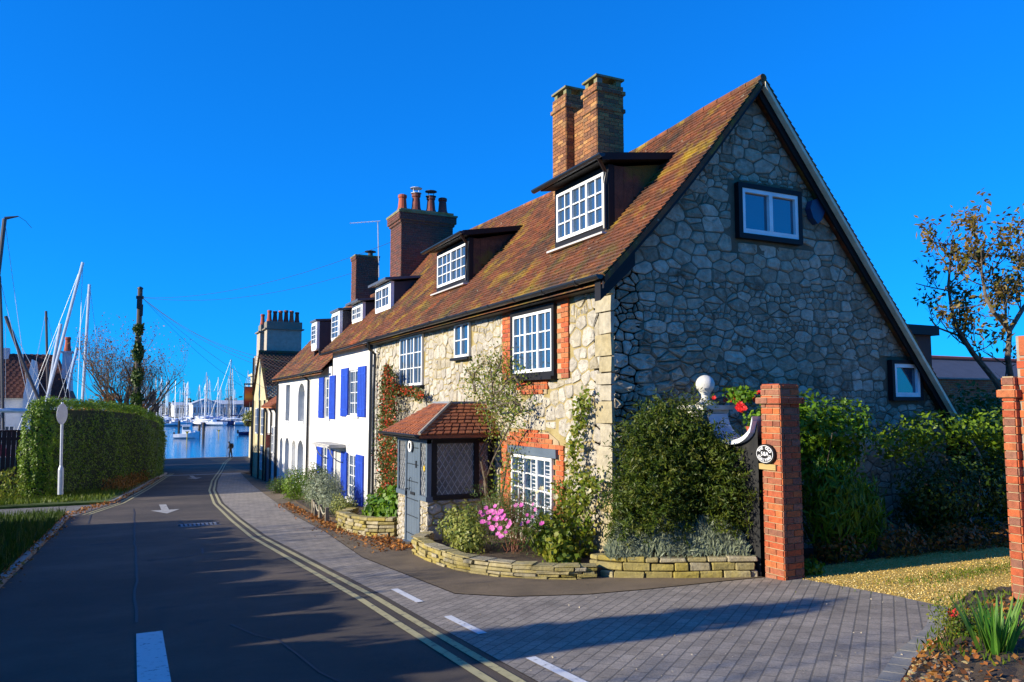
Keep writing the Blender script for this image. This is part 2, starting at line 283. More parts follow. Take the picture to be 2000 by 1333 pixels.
# ---------------------------------------------------------------- building helpers
def clip(poly, a, b, c):
    """keep a*x+b*y<=c"""
    out = []
    for i in range(len(poly)):
        p, q = poly[i], poly[(i + 1) % len(poly)]
        dp = a * p[0] + b * p[1] - c; dq = a * q[0] + b * q[1] - c
        if dp <= 0: out.append(p)
        if dp * dq < 0: t = dp / (dp - dq); out.append((p[0] + (q[0] - p[0]) * t, p[1] + (q[1] - p[1]) * t))
    return out
def stones(mb, poly, holes, T, smin, smax, asp=1.35, joint=.012, depth=.035, rough=.012, prot=None):
    us = [p[0] for p in poly]; vs = [p[1] for p in poly]; u0, u1, v0, v1 = min(us), max(us), min(vs), max(vs)
    pts = []; cell = {}; cs = smax * .8
    ph = [random.uniform(0, 6) for _ in range(6)]
    warp = lambda u, v: .07 * math.sin(u * 1.7 + ph[0] + v) + .04 * math.sin(u * 4.1 + ph[1] - v * 2.2)
    v = v0 - .2
    while v < v1 + .3:
        h = random.choice((smin, smin * 1.3, (smin + smax) / 2, smax * .8, smax)) * random.uniform(.85, 1.15); u = u0 - .3 - random.random() * .2
        while u < u1 + .3:
            w = h * asp * random.uniform(.55, 1.75); k = random.random(); vv = v + warp(u, v)
            if k < .22 and h > smin * 1.5:
                f = random.uniform(.35, .65); c2 = [(u + w / 2, vv + h * f / 2, h * f), (u + w / 2 + random.uniform(-.03, .03), vv + h * (1 + f) / 2, h * (1 - f))]
            elif k < .30 and h > smin * 1.5: c2 = [(u + w * .25, vv + h * .5, h * .8), (u + w * .75, vv + h * .25, h * .5), (u + w * .75, vv + h * .75, h * .5)]
            else: c2 = [(u + w / 2, vv + h / 2, h)]
            for (a, b, r) in c2:
                x, y = (a + random.uniform(-.09, .09) * h) / asp, b + random.uniform(-.08, .08) * h
                cell.setdefault((int(x // cs), int(y // cs)), []).append((x, y, r)); pts.append((x, y, r))
            u += w
        v += h
    for (x, y, r) in pts:
        c = [(x - 1, y - 1), (x + 1, y - 1), (x + 1, y + 1), (x - 1, y + 1)]
        gx, gy = int(x // cs), int(y // cs)
        for i in (-2, -1, 0, 1, 2):
            for j in (-2, -1, 0, 1, 2):
                for (x2, y2, r2) in cell.get((gx + i, gy + j), ()):
                    dx, dy = x2 - x, y2 - y; d2 = dx * dx + dy * dy
                    if d2 < 1e-9: continue
                    d = math.sqrt(d2); t = .5 + (r * r - r2 * r2) * .10 / d2
                    t = min(.66, max(.34, t)); jn = joint * random.uniform(.6, 1.5)
                    c = clip(c, dx / d, dy / d, (dx * x + dy * y) / d + d * t - jn)
                    if len(c) < 3: break
        if len(c) < 3: continue
        c = [(a * asp, b) for a, b in c]
        for i in range(len(poly)):
            p, q = poly[i], poly[(i + 1) % len(poly)]; ex, ey = q[0] - p[0], q[1] - p[1]; L = math.hypot(ex, ey)
            c = clip(c, ey / L, -ex / L, (ey * p[0] - ex * p[1]) / L)
            if len(c) < 3: break
        if len(c) < 3: continue
        cx = sum(p[0] for p in c) / len(c); cy_ = sum(p[1] for p in c) / len(c)
        for (a, b, cc, d) in holes:
            ds = [(a - cx, -1, 0, -a), (cx - b, 1, 0, b), (cc - cy_, 0, -1, -cc), (cy_ - d, 0, 1, d)]
            ds.sort(key=lambda q: -q[0]); s = ds[0]
            if s[0] <= 0: c = []; break
            if s[1] == -1: c = clip(c, 1, 0, a)
            elif s[1] == 1: c = clip(c, -1, 0, -b)
            elif s[2] == -1: c = clip(c, 0, 1, cc)
            else: c = clip(c, 0, -1, -d)
            if len(c) < 3: break
        if len(c) < 3: continue
        ar = abs(sum(c[i][0] * c[(i + 1) % len(c)][1] - c[(i + 1) % len(c)][0] * c[i][1] for i in range(len(c)))) / 2
        if ar < .0008: continue
        # cut the corners once so that the outline is worn
        ch = []
        for i in range(len(c)):
            p, q = c[i], c[(i + 1) % len(c)]
            if math.hypot(q[0] - p[0], q[1] - p[1]) > .03: ch += [(p[0] * .87 + q[0] * .13, p[1] * .87 + q[1] * .13), (p[0] * .13 + q[0] * .87, p[1] * .13 + q[1] * .87)]
            else: ch.append(((p[0] + q[0]) / 2, (p[1] + q[1]) / 2))
        c = ch; n = len(c); k = prot(cx, cy_) if prot else 1.
        dd = depth * random.uniform(.6, 1.25) * (1 + (k - 1) * .5)
        tu, tv = random.uniform(-.07, .07) * k, random.uniform(-.07, .07) * k
        ins = .007 + .012 * random.random()
        V = [T(u, v, 0) for u, v in c]
        f1 = []
        for (u, v) in c:
            L = math.hypot(u - cx, v - cy_) + 1e-6; f = max(.5, 1 - ins / L)
            f1.append((cx + (u - cx) * f, cy_ + (v - cy_) * f))
        V += [T(u, v, dd + (u - cx) * tu + (v - cy_) * tv + random.uniform(-rough, rough) * k * .5) for u, v in f1]
        V += [T(cx + (u - cx) * .55, cy_ + (v - cy_) * .55, dd * 1.08 + (u - cx) * .55 * tu + (v - cy_) * .55 * tv + random.uniform(-rough, rough) * k) for u, v in c]
        V.append(T(cx, cy_, dd * 1.1 + random.uniform(0, rough) * k))
        fs = []
        for i in range(n):
            j = (i + 1) % n
            fs += [(i, j, n + j, n + i), (n + i, n + j, 2 * n + j, 2 * n + i), (2 * n + i, 2 * n + j, 3 * n)]
        mb.add(V, fs, random.random())
def bricks(mb, T, u0, u1, v0, v1, test=None, course=.075, bl=.225, joint=.011, depth=.012, phase=0, base=0):
    k = 0; v = v0
    while v < v1 - .02:
        o = (k % 2) * bl / 2 + phase; u = u0 - o
        vt = min(v + course, v1)
        while u < u1:
            L = bl if (k % 4) < 3 or True else bl / 2
            a, b = max(u, u0), min(u + L, u1)
            if b - a > .03 and (test is None or test((a + b) / 2, (v + vt) / 2)):
                j = random.uniform(-.002, .002)
                mb.box((a + joint / 2, v + joint / 2, base - .004), (b - joint / 2, vt - joint / 2, base + depth + j), T=T)
            u += L
        v += course; k += 1
def brick_stack(root, name, core_name, x0, x1, y0, y1, z0, z1, bm, mm, cap=None, part=False):
    """rectangular brick stack: mortar core with bricks standing 10 mm proud on four faces"""
    m = MB(); m.box((x0 + .006, y0 + .006, z0), (x1 - .006, y1 - .006, z1 - .004), m=1, r=.5)
    def faces(x0, x1, y0, y1, z0, z1, ph):
        bricks(m, lambda u, v, d: (x0 + .006 - d, u, v), y0, y1, z0, z1, phase=ph)
        bricks(m, lambda u, v, d: (x1 - .006 + d, u, v), y0, y1, z0, z1, phase=ph)
        bricks(m, lambda u, v, d: (u, y0 + .004 - d, v), x0, x1, z0, z1, phase=ph + .06)
        bricks(m, lambda u, v, d: (u, y1 - .004 + d, v), x0, x1, z0, z1, phase=ph + .06)
    faces(x0, x1, y0, y1, z0, z1, 0)
    for (za, zb, e) in (cap or []):
        m.box((x0 - e + .006, y0 - e + .006, za), (x1 + e - .006, y1 + e - .006, zb), m=1, r=.5)
        faces(x0 - e, x1 + e, y0 - e, y1 + e, za, zb, .03)
    return m.build(name, [bm, mm], root)
def window(parent, T, u0, u1, v0, v1, cas=2, cols=2, rows=3, fw=.045, base=.0, dep=.05, surround=None, sillm=None, sub=False, fm=None, bar=.02, sash=False, sillw=.05):
    """a casement window: frame, glazing bars, pane set back, optional dark surround and sill"""
    m = MB(); fm = fm or white
    bx = lambda a, b, c, d, e, f, mb=m: mb.box((a, b, c), (d, e, f), T=T, r=.5)
    fo = base + dep
    bx(u0, v0, base, u1, v0 + fw * 1.2, fo); bx(u0, v1 - fw, base, u1, v1, fo)
    bx(u0, v0 + fw * 1.2, base, u0 + fw, v1 - fw, fo); bx(u1 - fw, v0 + fw * 1.2, base, u1, v1 - fw, fo)
    W = (u1 - u0 - 2 * fw); st = fw * 1.15
    cw = (W - st * (cas - 1)) / cas
    for i in range(cas):
        a = u0 + fw + i * (cw + st)
        if i: bx(a - st, v0 + fw * 1.2, base + .006, a, v1 - fw, fo + .006)
        for c in range(1, cols): x = a + cw * c / cols; bx(x - bar / 2, v0 + fw * 1.2, base + .012, x + bar / 2, v1 - fw, fo - .014)
        for r in range(1, rows): z = v0 + fw * 1.2 + (v1 - v0 - fw * 2.2) * r / rows; k = bar * (1.9 if sash and r == rows // 2 else 1); bx(a, z - k / 2, base + .013, a + cw, z + k / 2, fo - .012)
    fr = m.build('window_frame' if sub else 'window', fm, parent)
    host = parent if sub else fr
    p = MB(); p.box((u0 + fw * .6, v0 + fw * .6, base + .004), (u1 - fw * .6, v1 - fw * .6, base + .02), T=T); p.build('pane', glass, host)
    if surround:
        s = MB(); w = surround
        for q in ((u0 - w, v0 - w, u1 + w, v0), (u0 - w, v1, u1 + w, v1 + w), (u0 - w, v0, u0, v1), (u1, v0, u1 + w, v1)):
            s.box((q[0], q[1], base - .01), (q[2], q[3], base + dep + .012), T=T)
        s.build('surround', black, host)
    if sillm:
        s = MB(); s.box((u0 - .07, v0 - sillw - (surround or 0), base - .01), (u1 + .07, v0 - (surround or 0), base + dep + .06), T=T); s.build('sill', sillm, host)
    return fr
def tiles(mb, P, ulen0, ulen1, slen, gauge=.1, tw=.165, th=.019, jit=.005, skip=None):
    """plain tiles laid in courses; P(u,s,h) maps along-eave, up-slope, height to the world"""
    n = int(slen / gauge)
    for k in range(n):
        s0 = k * gauge; u = ulen0 - (tw / 2 if k % 2 else 0)
        while u < ulen1:
            a, b = max(u, ulen0) + .002, min(u + tw, ulen1) - .002
            if b - a > .03 and not (skip and skip((a + b) / 2, s0)):
                j = random.uniform(-jit, jit); j2 = random.uniform(-jit, jit) * 1.0; e = random.uniform(-.006, .006); t = th * 1.5
                q = [P(a, s0 + e, t + j), P(b, s0 + e, t + j2), P(b, s0 + gauge * 1.1, .004 + j2 * .4), P(a, s0 + gauge * 1.1, .004 + j * .4),
                     P(a, s0 + e, j - .004), P(b, s0 + e, j2 - .004)]
                mb.add(q, [(0, 1, 2, 3), (4, 5, 1, 0), (4, 0, 3), (5, 2, 1)])
            u += tw
def sheet(name, L, Rr, y0, y1, mat, dz=0., kind='structure', step=.5, cols=1, thick=0, bumpy=0):
    ys = sorted(set([y0, y1] + [p[0] for p in GT if y0 < p[0] < y1] + [round(y0 + i * step, 4) for i in range(int((y1 - y0) / step) + 1)]))
    fL = (lambda y: lerp(L, y)) if isinstance(L, list) else (lambda y: L)
    fR = (lambda y: lerp(Rr, y)) if isinstance(Rr, list) else (lambda y: Rr)
    for T in (L, Rr):
        if isinstance(T, list): ys += [p[0] for p in T if y0 < p[0] < y1]
    ys = sorted(set(ys)); m = MB(); V = []
    for y in ys:
        a, b = fL(y), fR(y)
        for c in range(cols + 1): V.append((a + (b - a) * c / cols, y, g(y) + dz + (random.uniform(0, bumpy) if bumpy else 0)))
    n = cols + 1; fs = [(i * n + c, i * n + c + 1, (i + 1) * n + c + 1, (i + 1) * n + c) for i in range(len(ys) - 1) for c in range(cols)]
    m.add(V, fs); o = m.build(name, mat); return tag(o, kind=kind)

# ---------------------------------------------------------------- ground, road, paths
RL = [(-30, -1.45), (23.6, -1.45), (28.2, -.5), (36, .35), (44, 1.26), (50, 2.), (60, 3.0), (81, 5.)]
YL = [(-30, 2.25), (5, 2.25), (8.5, 2.27), (15.9, 2.1), (25.8, 2.3), (33, 2.75), (40, 3.45), (50, 4.7), (65, 6.45), (80, 8.6)]
PR = [(-30, 3.2), (2, 3.3), (3.4, 4.3), (3.9, 5.2), (4.3, 6.1), (4.84, 6.95), (5.5, 7.05), (6.95, 7.08), (7.05, 6.9), (7.2, 5.2), (7.32, 4.5), (7.67, 3.76), (8.18, 3.3), (11.7, 3.2), (15.8, 3.55), (21.6, 3.85), (34.6, 4.7), (47, 5.6)]
sh = lambda T, d: [(a, b + d) for a, b in T]
sheet('ground', -70, 60, -40, 81, soil, -.13, step=4)
sheet('road', sh(RL, 0), sh(YL, .32), -30, 81, asphalt, 0)
sheet('quay', -25, 26, 49, 81, asphalt, -.012)
sheet('block_paving', sh(YL, .32), PR, -30, 47, pavers, .004, step=.25)
FR = [(7.05, 6.8), (7.6, 6.2), (8.3, 5.4), (8.6, 5.70), (35, 5.70), (50, 5.7)]
sheet('footpath', PR, FR, 7.06, 47, tarmac, .012, step=.25)
sheet('footpath', sh(YL, .32), 6.2, 47, 81, tarmac, .006)
GL = [(-20, 8.), (3., 8.), (4.3, 6.3), (4.85, 6.8), (5.5, 7.0), (7.0, 7.0), (8.4, 6.9)]
sheet('gravel_drive', GL, 40, 3.4, 7.3, gravel, -.004, step=.25)
sheet('garden_soil', [(7.3, 7.0), (8.4, 6.9), (8.6, 5.9)], 40, 7.3, 24, soil, -.003)  # front strip is dark soil standing in for gravel in shade
sheet('verge', -60, -1.6, -30, 23.8, M('shaded_rough_turf', [(.02, .035, .004), (.035, .055, .006), (.06, .045, .015)], 2, 1., .8, 40, world=True), .05, cols=24, bumpy=.05, step=1)  # near turf coloured darker than the far verge, for its shade
sheet('lane', -30, sh([(24, -1.35), (28.4, -.45)], 0), 24, 29.2, lane, .006)
sheet('verge', -60, sh(RL, -.13), 28.25, 49, grassG, .06, cols=20, bumpy=.05, step=1)
sheet('boatyard_ground', -70, -4, 49, 81, tarmac, -.05)
# kerbs of separate stones
def kerb(T, y0, y1, w, h, side):
    m = MB(); y = y0
    while y < y1:
        y2 = min(y + .9, y1); a, b = lerp(T, y), lerp(T, y2); z, z2 = g(y), g(y2)
        m.add([(a - w, y, z - .1), (a, y, z - .1), (b, y2 - .012, z2 - .1), (b - w, y2 - .012, z2 - .1), (a - w, y, z + h), (a - .015, y, z + h), (b - .015, y2 - .012, z2 + h), (b - w, y2 - .012, z2 + h)],
              [(4, 5, 6, 7), (0, 1, 5, 4), (1, 2, 6, 5), (2, 3, 7, 6), (3, 0, 4, 7)]); y = y2
    return tag(m.build('kerb', kerbM), kind='structure')
kerb(RL, -10, 23.7, .12, .06, 0); kerb(sh(RL, -.02), 28.3, 49, .12, .09, 0)
def line(T, y0, y1, w, mat, dz=.007): return sheet('road_marking', T, sh(T, w) if isinstance(T, list) else T + w, y0, y1, mat, dz, step=.5)
line(YL, -10, 79, .075, yellowP); line(sh(YL, .17), -10, 79, .075, yellowP)
RLy = sh(RL, .12); line(RLy, 24.3, 49, .07, yellowP); line(sh(RL, .27), 24.3, 49, .07, yellowP)
line(.09, 4.0, 8.05, .22, whiteP)
for (a, b) in ((7.95, 8.85), (6.3, 7.15), (4.6, 5.4), (2.9, 3.7), (1.2, 2.)): line(2.76, a, b, .085, whiteP, .011)
m = MB(); zz = g(46.6) + .008; m.add([(1.6, 46.45, g(46.45) + .008), (5.6, 46.45, g(46.45) + .008), (5.6, 46.7, g(46.7) + .008), (1.6, 46.7, g(46.7) + .008)], [(0, 1, 2, 3)]); tag(m.build('road_marking', whiteP), kind='structure')
m = MB(); m.box((-30, 28.12, g(28.2) - .1), (-.62, 28.30, g(28.2) + .085)); tag(m.build('verge_edge', grassG), kind='structure')
# direction arrows painted on the road (pointing towards the camera)
for (x, y, s) in ((.9, 24.6, 1.), (2.9, 43.5, 1.)):
    m = MB(); pts = [(0, -1.5), (.38, -.2), (.1, -.2), (.1, 2.), (-.1, 2.), (-.1, -.2), (-.38, -.2)]
    m.add([(x + a * s, y + b * s, g(y + b * s) + .009) for a, b in pts], [(0, 1, 2), (2, 5, 6, 0), (2, 3, 4, 5)]); tag(m.build('road_marking', M('faded_arrow_paint', [(.12, .11, .1), (.28, .27, .25), (.34, .33, .3)], 14, .9, .3, 60, world=True, lo=.36, hi=.5)), kind='structure')
# sealed seam and repairs in the asphalt
seam = M('bitumen_seam', (.022, .02, .022), 5, .7, world=True)
m = MB()
def strip(pts, w):
    for (a, b) in zip(pts, pts[1:]):
        d = Vector((b[0] - a[0], b[1] - a[1])).normalized(); n = Vector((-d.y, d.x)) * w / 2
        z = lambda y: g(y) + .0045
        m.add([(a[0] - n.x, a[1] - n.y, z(a[1] - n.y)), (a[0] + n.x, a[1] + n.y, z(a[1] + n.y)), (b[0] + n.x, b[1] + n.y, z(b[1] + n.y)), (b[0] - n.x, b[1] - n.y, z(b[1] - n.y))], [(0, 1, 2, 3)])
strip([(.1 + random.uniform(-.02, .02), y) for y in np.arange(8.6, 26, .7)], .03)
strip([(.1, 13.6), (.7, 13.5), (1.1, 13.8), (1.15, 14.6)], .035); strip([(-1.4, 16.5), (0, 16.3), (1.9, 16.6)], .03); strip([(.2, 20.9), (1.1, 21), (1.2, 18.9)], .03)
strip([(.9, 8.0), (1.05, 7.4), (1.2, 7.1), (1.25, 6.6), (1.3, 5.9), (1.45, 5.2)], .02); strip([(-.9, 21.5), (-1, 26.8), (.2, 27)], .03)
tag(m.build('road_crack', seam), kind='structure')
m = MB()   # drain grating
for i in range(9): m.box((1.05 + i * .09, 19.2, g(19.4) + .004), (1.1 + i * .09, 19.6, g(19.4) + .018))
m.box((1.0, 19.14, g(19.4) + .003), (1.9, 19.19, g(19.4) + .02)); m.box((1.0, 19.61, g(19.6) + .003), (1.9, 19.66, g(19.6) + .02))
tag(m.build('drain_grating', M('dull_cast_iron', (.13, .14, .16), 5, .6)), 'slotted metal drain grating set in the road near the yellow lines', 'drain')
# edging course of the paved drive
m = MB(); last = None
for i in range(34):
    y = 3.3 + i * .05; x = lerp(PR, y)
    if last and (Vector((x, y)) - Vector(last)).length > .17:
        a = Vector(last); b = Vector((x, y)); d = (b - a).normalized(); n = Vector((-d.y, d.x)) * -.14
        p = [a + d * .006, b - d * .006, b - d * .006 - n, a + d * .006 - n]
        m.add([(q.x, q.y, g(q.y) + h) for h in (-.05, .015) for q in p], [(4, 5, 6, 7), (0, 1, 5, 4), (1, 2, 6, 5), (2, 3, 7, 6), (3, 0, 4, 7)]); last = (x, y)
    if not last: last = (x, y)
tag(m.build('kerb', kerbM), kind='structure')

# ================================================================ STONE COTTAGE
FX = 5.68; GY = 8.57; YE = 19.7
COT = thing('stone_cottage', (FX, GY, -.55), 'two storey rubble stone cottage with steep mossy clay tile roof and dark gable end', 'cottage', )
TF = lambda u, v, d: (FX - d, u, v)
TG = lambda u, v, d: (u, GY - d, v)
SAG = [(8, .05), (9.5, 0), (11.5, -.12), (14, -.14), (17, -.06), (19.7, 0), (26, 0)]
XR = 8.24; ZR = 6.44; XE = 5.40; ZE = 3.28; SL = (ZR - ZE) / (XR - XE)
XB = 12.9; ZB = .79; SR = (ZR - ZB) / (XB - XR)
def roofz(X, Y=12, x0=XE, z0=ZE): t = (X - x0) / (XR - XE); return z0 + (X - x0) * SL - .10 * math.sin(math.pi * min(1, max(0, t))) + lerp(SAG, Y) * max(0, t)
m = MB()
# front wall core and gable core
m.box((FX, GY, -1.7), (FX + .45, YE, 3.42), m=0)
m.build('wall', mortF, COT)
gp = [(FX, -1.0), (12.4, -1.0), (12.4, ZR - (12.4 - XR) * SR - .1), (XR, ZR - .1), (FX, ZE + (FX - XE) * SL - .15)]
m = MB(); m.prism(gp, TG, -.45, 0); m.build('gable_wall', mortG, COT)
m = MB(); m.prism(gp, lambda u, v, d: (u, YE + .05 - d, v), .3, 0); m.build('party_wall', mortG, COT)
m = MB(); fo = [(10.07 - .1, 11.44 + .1, 1.98, 3.25), (15.94, 17.6, 1.95, 3.16), (13.3, 14.12, 2.43, 3.19), (10.1, 11.5, -.3, .8), (12.3, 13.8, -1, 1.45)]
br1 = (9.66, 11.92, 1.98, 3.25); br2 = (9.82, 11.98, -.35, 1.2)
stones(m, [(GY + .26, -1.5), (YE, -1.5), (YE, 3.24), (GY + .26, 3.24)], fo + [br1, (10.35, 11.35, 1.76, 1.98), (9.86, 11.95, -.35, 1.12), (10.0, 11.7, 1.1, 1.2)], TF, .09, .27, 1.15, .009, .016, .007)
m.build('stone_facing', stoneF, COT)
m = MB(); z = -.75; k = 0
while z < 3.2:
    h = random.choice((.16, .22, .3, .48)); w = .36 if k % 2 else .25
    h = min(h, 3.24 - z)
    m.box((-.03 + GY - .0, z, -.02), (GY + w, z + h - .014, .036), T=TF, j=.006); z += h; k += 1
m.build('quoin', quoin, COT)
m = MB()
pr = lambda u, v: 1 + 2.2 * max(0, 1 - math.hypot((u - 6.3) / 2.6, (v - 1.6) / 1.7))
stones(m, [(FX + .0, -.9), (12.4, -.9), (12.4, ZR - (12.4 - XR) * SR - .12), (XR, ZR - .14), (FX, ZE + (FX - XE) * SL - .2)], [(7.78, 9.2, 3.98, 4.92), (10.98, 11.9, 1.6, 2.38)], TG, .06, .225, 1.5, .006, .016, .009, prot=pr)
m.build('stone_facing', stoneG, COT)
# brick surrounds: each brick modelled
m = MB(); m.box((br1[0] + .03, br1[2], -.01), (br1[1] - .03, br1[3], .018), T=TF, m=1); m.box((10.35, 1.76, -.01), (11.35, 1.98, .018), T=TF, m=1)
t1 = lambda u, v: not (9.97 < u < 11.54 and 1.98 < v < 3.14)
bricks(m, TF, br1[0], br1[1], 1.98, 3.25, t1, depth=.02, base=.014); bricks(m, TF, 10.3, 11.4, 1.755, 1.98, lambda u, v: v > 1.83 or 10.4 < u < 11.2, bl=.15, depth=.02, base=.014)
m.build('brick_surround', [brickO, mortL], COT)
m = MB(); m.box((9.9, -.35, -.01), (10.08, .8, .018), T=TF, m=1); m.box((11.52, -.35, -.01), (11.92, .8, .018), T=TF, m=1)
m.prism([(9.9, .8), (11.95, .8), (11.9, 1.02), (11.6, 1.17), (10.3, 1.17), (10., 1.05)], TF, -.01, .018, m=1)
def t2(u, v):
    if v < .8: return not (10.08 < u < 11.52)
    return v < 1.2 - .22 * ((u - 10.9) / .98) ** 2 and not (v < .93 and 10.03 < u < 11.6)
bricks(m, TF, 9.82, 11.98, -.35, .95, t2, depth=.02, base=.014); bricks(m, TF, 9.82, 11.98, .925, 1.2, t2, depth=.022, base=.014)
m.build('brick_surround', [brickO, mortL], COT)
# facade windows
w1 = window(COT, TF, 10.09, 11.43, 2.10, 3.05, 3, 2, 3, base=.02, dep=.05, surround=.075, sillm=black)
window(COT, TF, 15.98, 17.56, 2.02, 3.15, 3, 2, 3, base=.01, dep=.05, sillm=black)
window(COT, TF, 13.34, 14.08, 2.5, 3.17, 2, 1, 2, base=.01, dep=.05, sillm=black)
w4 = window(COT, TF, 10.13, 11.5, -.25, .79, 3, 2, 4, base=.015, dep=.05, sillm=white)
m = MB(); m.box((9.98, .8, 0), (11.62, .93, .075), T=TF, j=.004); m.build('lintel', slate, w4)
m = MB()   # shutter louvres seen behind the lower panes
for i in range(15):
    for (a, b) in ((10.2, 10.35), (10.64, 10.78), (11.08, 11.22)): m.box((a, -.18 + i * .06, .032), (b, -.163 + i * .06, .042), T=TF)
m.build('louvre_blind', M('grey_louvre', (.42, .44, .46), 3, .5), w4)
# gable windows
window(COT, TG, 7.93, 9.05, 4.11, 4.79, 2, 1, 1, fw=.06, base=.02, dep=.07, surround=.075)
window(COT, TG, 11.08, 11.70, 1.72, 2.26, 1, 1, 1, fw=.06, base=.02, dep=.07, surround=.06)
m = MB(); m.prism([(9.27, 4.62), (9.32, 4.75), (9.43, 4.79), (9.54, 4.74), (9.58, 4.6), (9.5, 4.45), (9.42, 4.39), (9.33, 4.47)], TG, .02, .13); m.build('alarm_box', M('navy_plastic', (.02, .045, .11), 3, .4), COT)
# roof
VY = 8.30
CS = 1 / math.hypot(1, SL); SN = SL * CS; LEN = (XR - XE) / CS
def PF(u, s, h):
    X = XE + s * CS; return (X - h * SN, u, roofz(X, u) + h * CS)
m = MB(); N = 24
V = []; fs = []
for i in range(N + 1):
    y = VY + (25.2 - VY) * i / N
    for k in range(7): X = XE + (XR - XE) * k / 6; V.append((X, y, roofz(X, y) - .02))
    for k in range(1, 7): X = XR + (XB - XR) * k / 6; V.append((X, y, ZR + lerp(SAG, y) * (1 - k / 6) - (X - XR) * SR))
n = 13
for i in range(N):
    for k in range(n - 1): fs.append((i * n + k, (i + 1) * n + k, (i + 1) * n + k + 1, i * n + k + 1))
m.add(V, fs, .3); V2 = [(a, b, c - .1) for a, b, c in V]; m.add(V2, [f[::-1] for f in fs], .3)
m.add(V[:n] + V2[:n], [(k, k + 1, n + k + 1, n + k) for k in range(n - 1)], .2)
m.add(V[-n:] + V2[-n:], [(k + 1, k, n + k, n + k + 1) for k in range(n - 1)], .2)
tiles(m, PF, VY, 25.2, LEN - .02)
CR = 1 / math.hypot(1, SR)
def PBk(u, s, h): X = XB - s * CR; return (X + h * SR * CR, u, ZR - (X - XR) * SR + lerp(SAG, u) * (1 - (X - XR) / (XB - XR)) + h * CR)
tiles(m, PBk, VY, VY + 1.3, (XB - XR) / CR - .02, gauge=.11, tw=.3)
roof = m.build('roof', tileM, COT)
m = MB(); y = VY
while y < 25.2:
    y2 = min(y + .32, 25.2); zz = ZR + lerp(SAG, y) + .0
    m.tube([(XR, y, zz - .03), (XR, y2 - .012, ZR + lerp(SAG, y2) - .03)], random.uniform(.062, .070), 10); y = y2
m.build('ridge_tile', tileM, roof)
# barge boards
m = MB()
def slab(m, a, b, ya, yb, dn, up=0, T=None):
    m.add([(a[0], ya, a[1] + up), (b[0], ya, b[1] + up), (b[0], ya, b[1] - dn), (a[0], ya, a[1] - dn), (a[0], yb, a[1] + up), (b[0], yb, b[1] + up), (b[0], yb, b[1] - dn), (a[0], yb, a[1] - dn)],
          [(3, 2, 1, 0), (4, 5, 6, 7), (0, 1, 5, 4), (2, 3, 7, 6), (1, 2, 6, 5), (3, 0, 4, 7)])
npt = 6
for k in range(npt):
    Xa = XE + (XR - XE) * k / npt; Xb = XE + (XR - XE) * (k + 1) / npt
    slab(m, (Xa, roofz(Xa, VY) - .03), (Xb, roofz(Xb, VY) - .03), VY + .02, VY + .06, .15)
slab(m, (XR, ZR - .0), (XB, ZB - .0), VY + .09, VY + .12, .24); slab(m, (XE, 3.3), (XE + .55, 3.3 + .5), VY + .1, GY - .03, .35)
m.build('barge_board', black, COT)
m = MB(); slab(m, (XR + .02, ZR - .05), (XB + .25, ZB - .35), VY - .015, VY + .075, .075); m.build('barge_board', cream, COT)
# gutter, fascia
m = MB(); m.box((XE + .06, VY + .2, ZE - .13), (XE + .1, YE, ZE - .03)); m.box((XE + .1, VY + .24, ZE - .13), (FX, YE, ZE - .10)); m.build('fascia', black, COT)
def gutter(pts, rad=.06, n=8):
    m = MB(); pts = [Vector(p) for p in pts]; vs = []; 
    d = (pts[-1] - pts[0]).normalized(); a = d.cross(Vector((0, 0, 1))).normalized()
    for p in pts:
        for rr in (rad, rad - .008):
            for k in range(n + 1): t = math.pi + math.pi * k / n; vs.append(p + a * math.cos(t) * rr + Vector((0, 0, 1)) * math.sin(t) * rr)
    L = 2 * (n + 1); fs = []
    for i in range(len(pts) - 1):
        for k in range(n):
            fs.append((i * L + k, i * L + k + 1, (i + 1) * L + k + 1, (i + 1) * L + k)); fs.append((i * L + n + 1 + k, (i + 1) * L + n + 1 + k, (i + 1) * L + n + 2 + k, i * L + n + 2 + k))
        fs.append((i * L, (i + 1) * L, (i + 1) * L + n + 1, i * L + n + 1)); fs.append((i * L + n, i * L + 2 * n + 1, (i + 1) * L + 2 * n + 1, (i + 1) * L + n))
    m.add(vs, fs)
    m.add(vs[:n + 1], [tuple(range(n + 1))]); m.add(vs[-2 * (n + 1):-(n + 1)], [tuple(range(n + 1))[::-1]])
    return m
m = gutter([(XE - .055, VY + .02, ZE - .005), (XE - .055, YE + .1, ZE - .03)])
for y in np.arange(VY + .6, YE, .95): m2 = gutter([(XE - .055, y - .035, ZE - .007), (XE - .055, y + .035, ZE - .007)], .069); m.add(m2.v, m2.f)
m.build('gutter', upvc, COT)
m = MB(); m.tube([(XE - .05, 19.35, ZE - .08), (XE - .02, 19.38, ZE - .25), (FX - .1, 19.5, ZE - .38), (FX - .1, 19.55, 2.0), (FX - .1, 19.55, -1.2)], .038, 8)
for z in (2.6, 1.5, .4, -.7): m.tube([(FX - .1, 19.55, z - .03), (FX - .1, 19.55, z + .03)], .05, 8)
m.build('downpipe', upvc, COT)
def weathered(m, x0, x1, y0, y1): pass
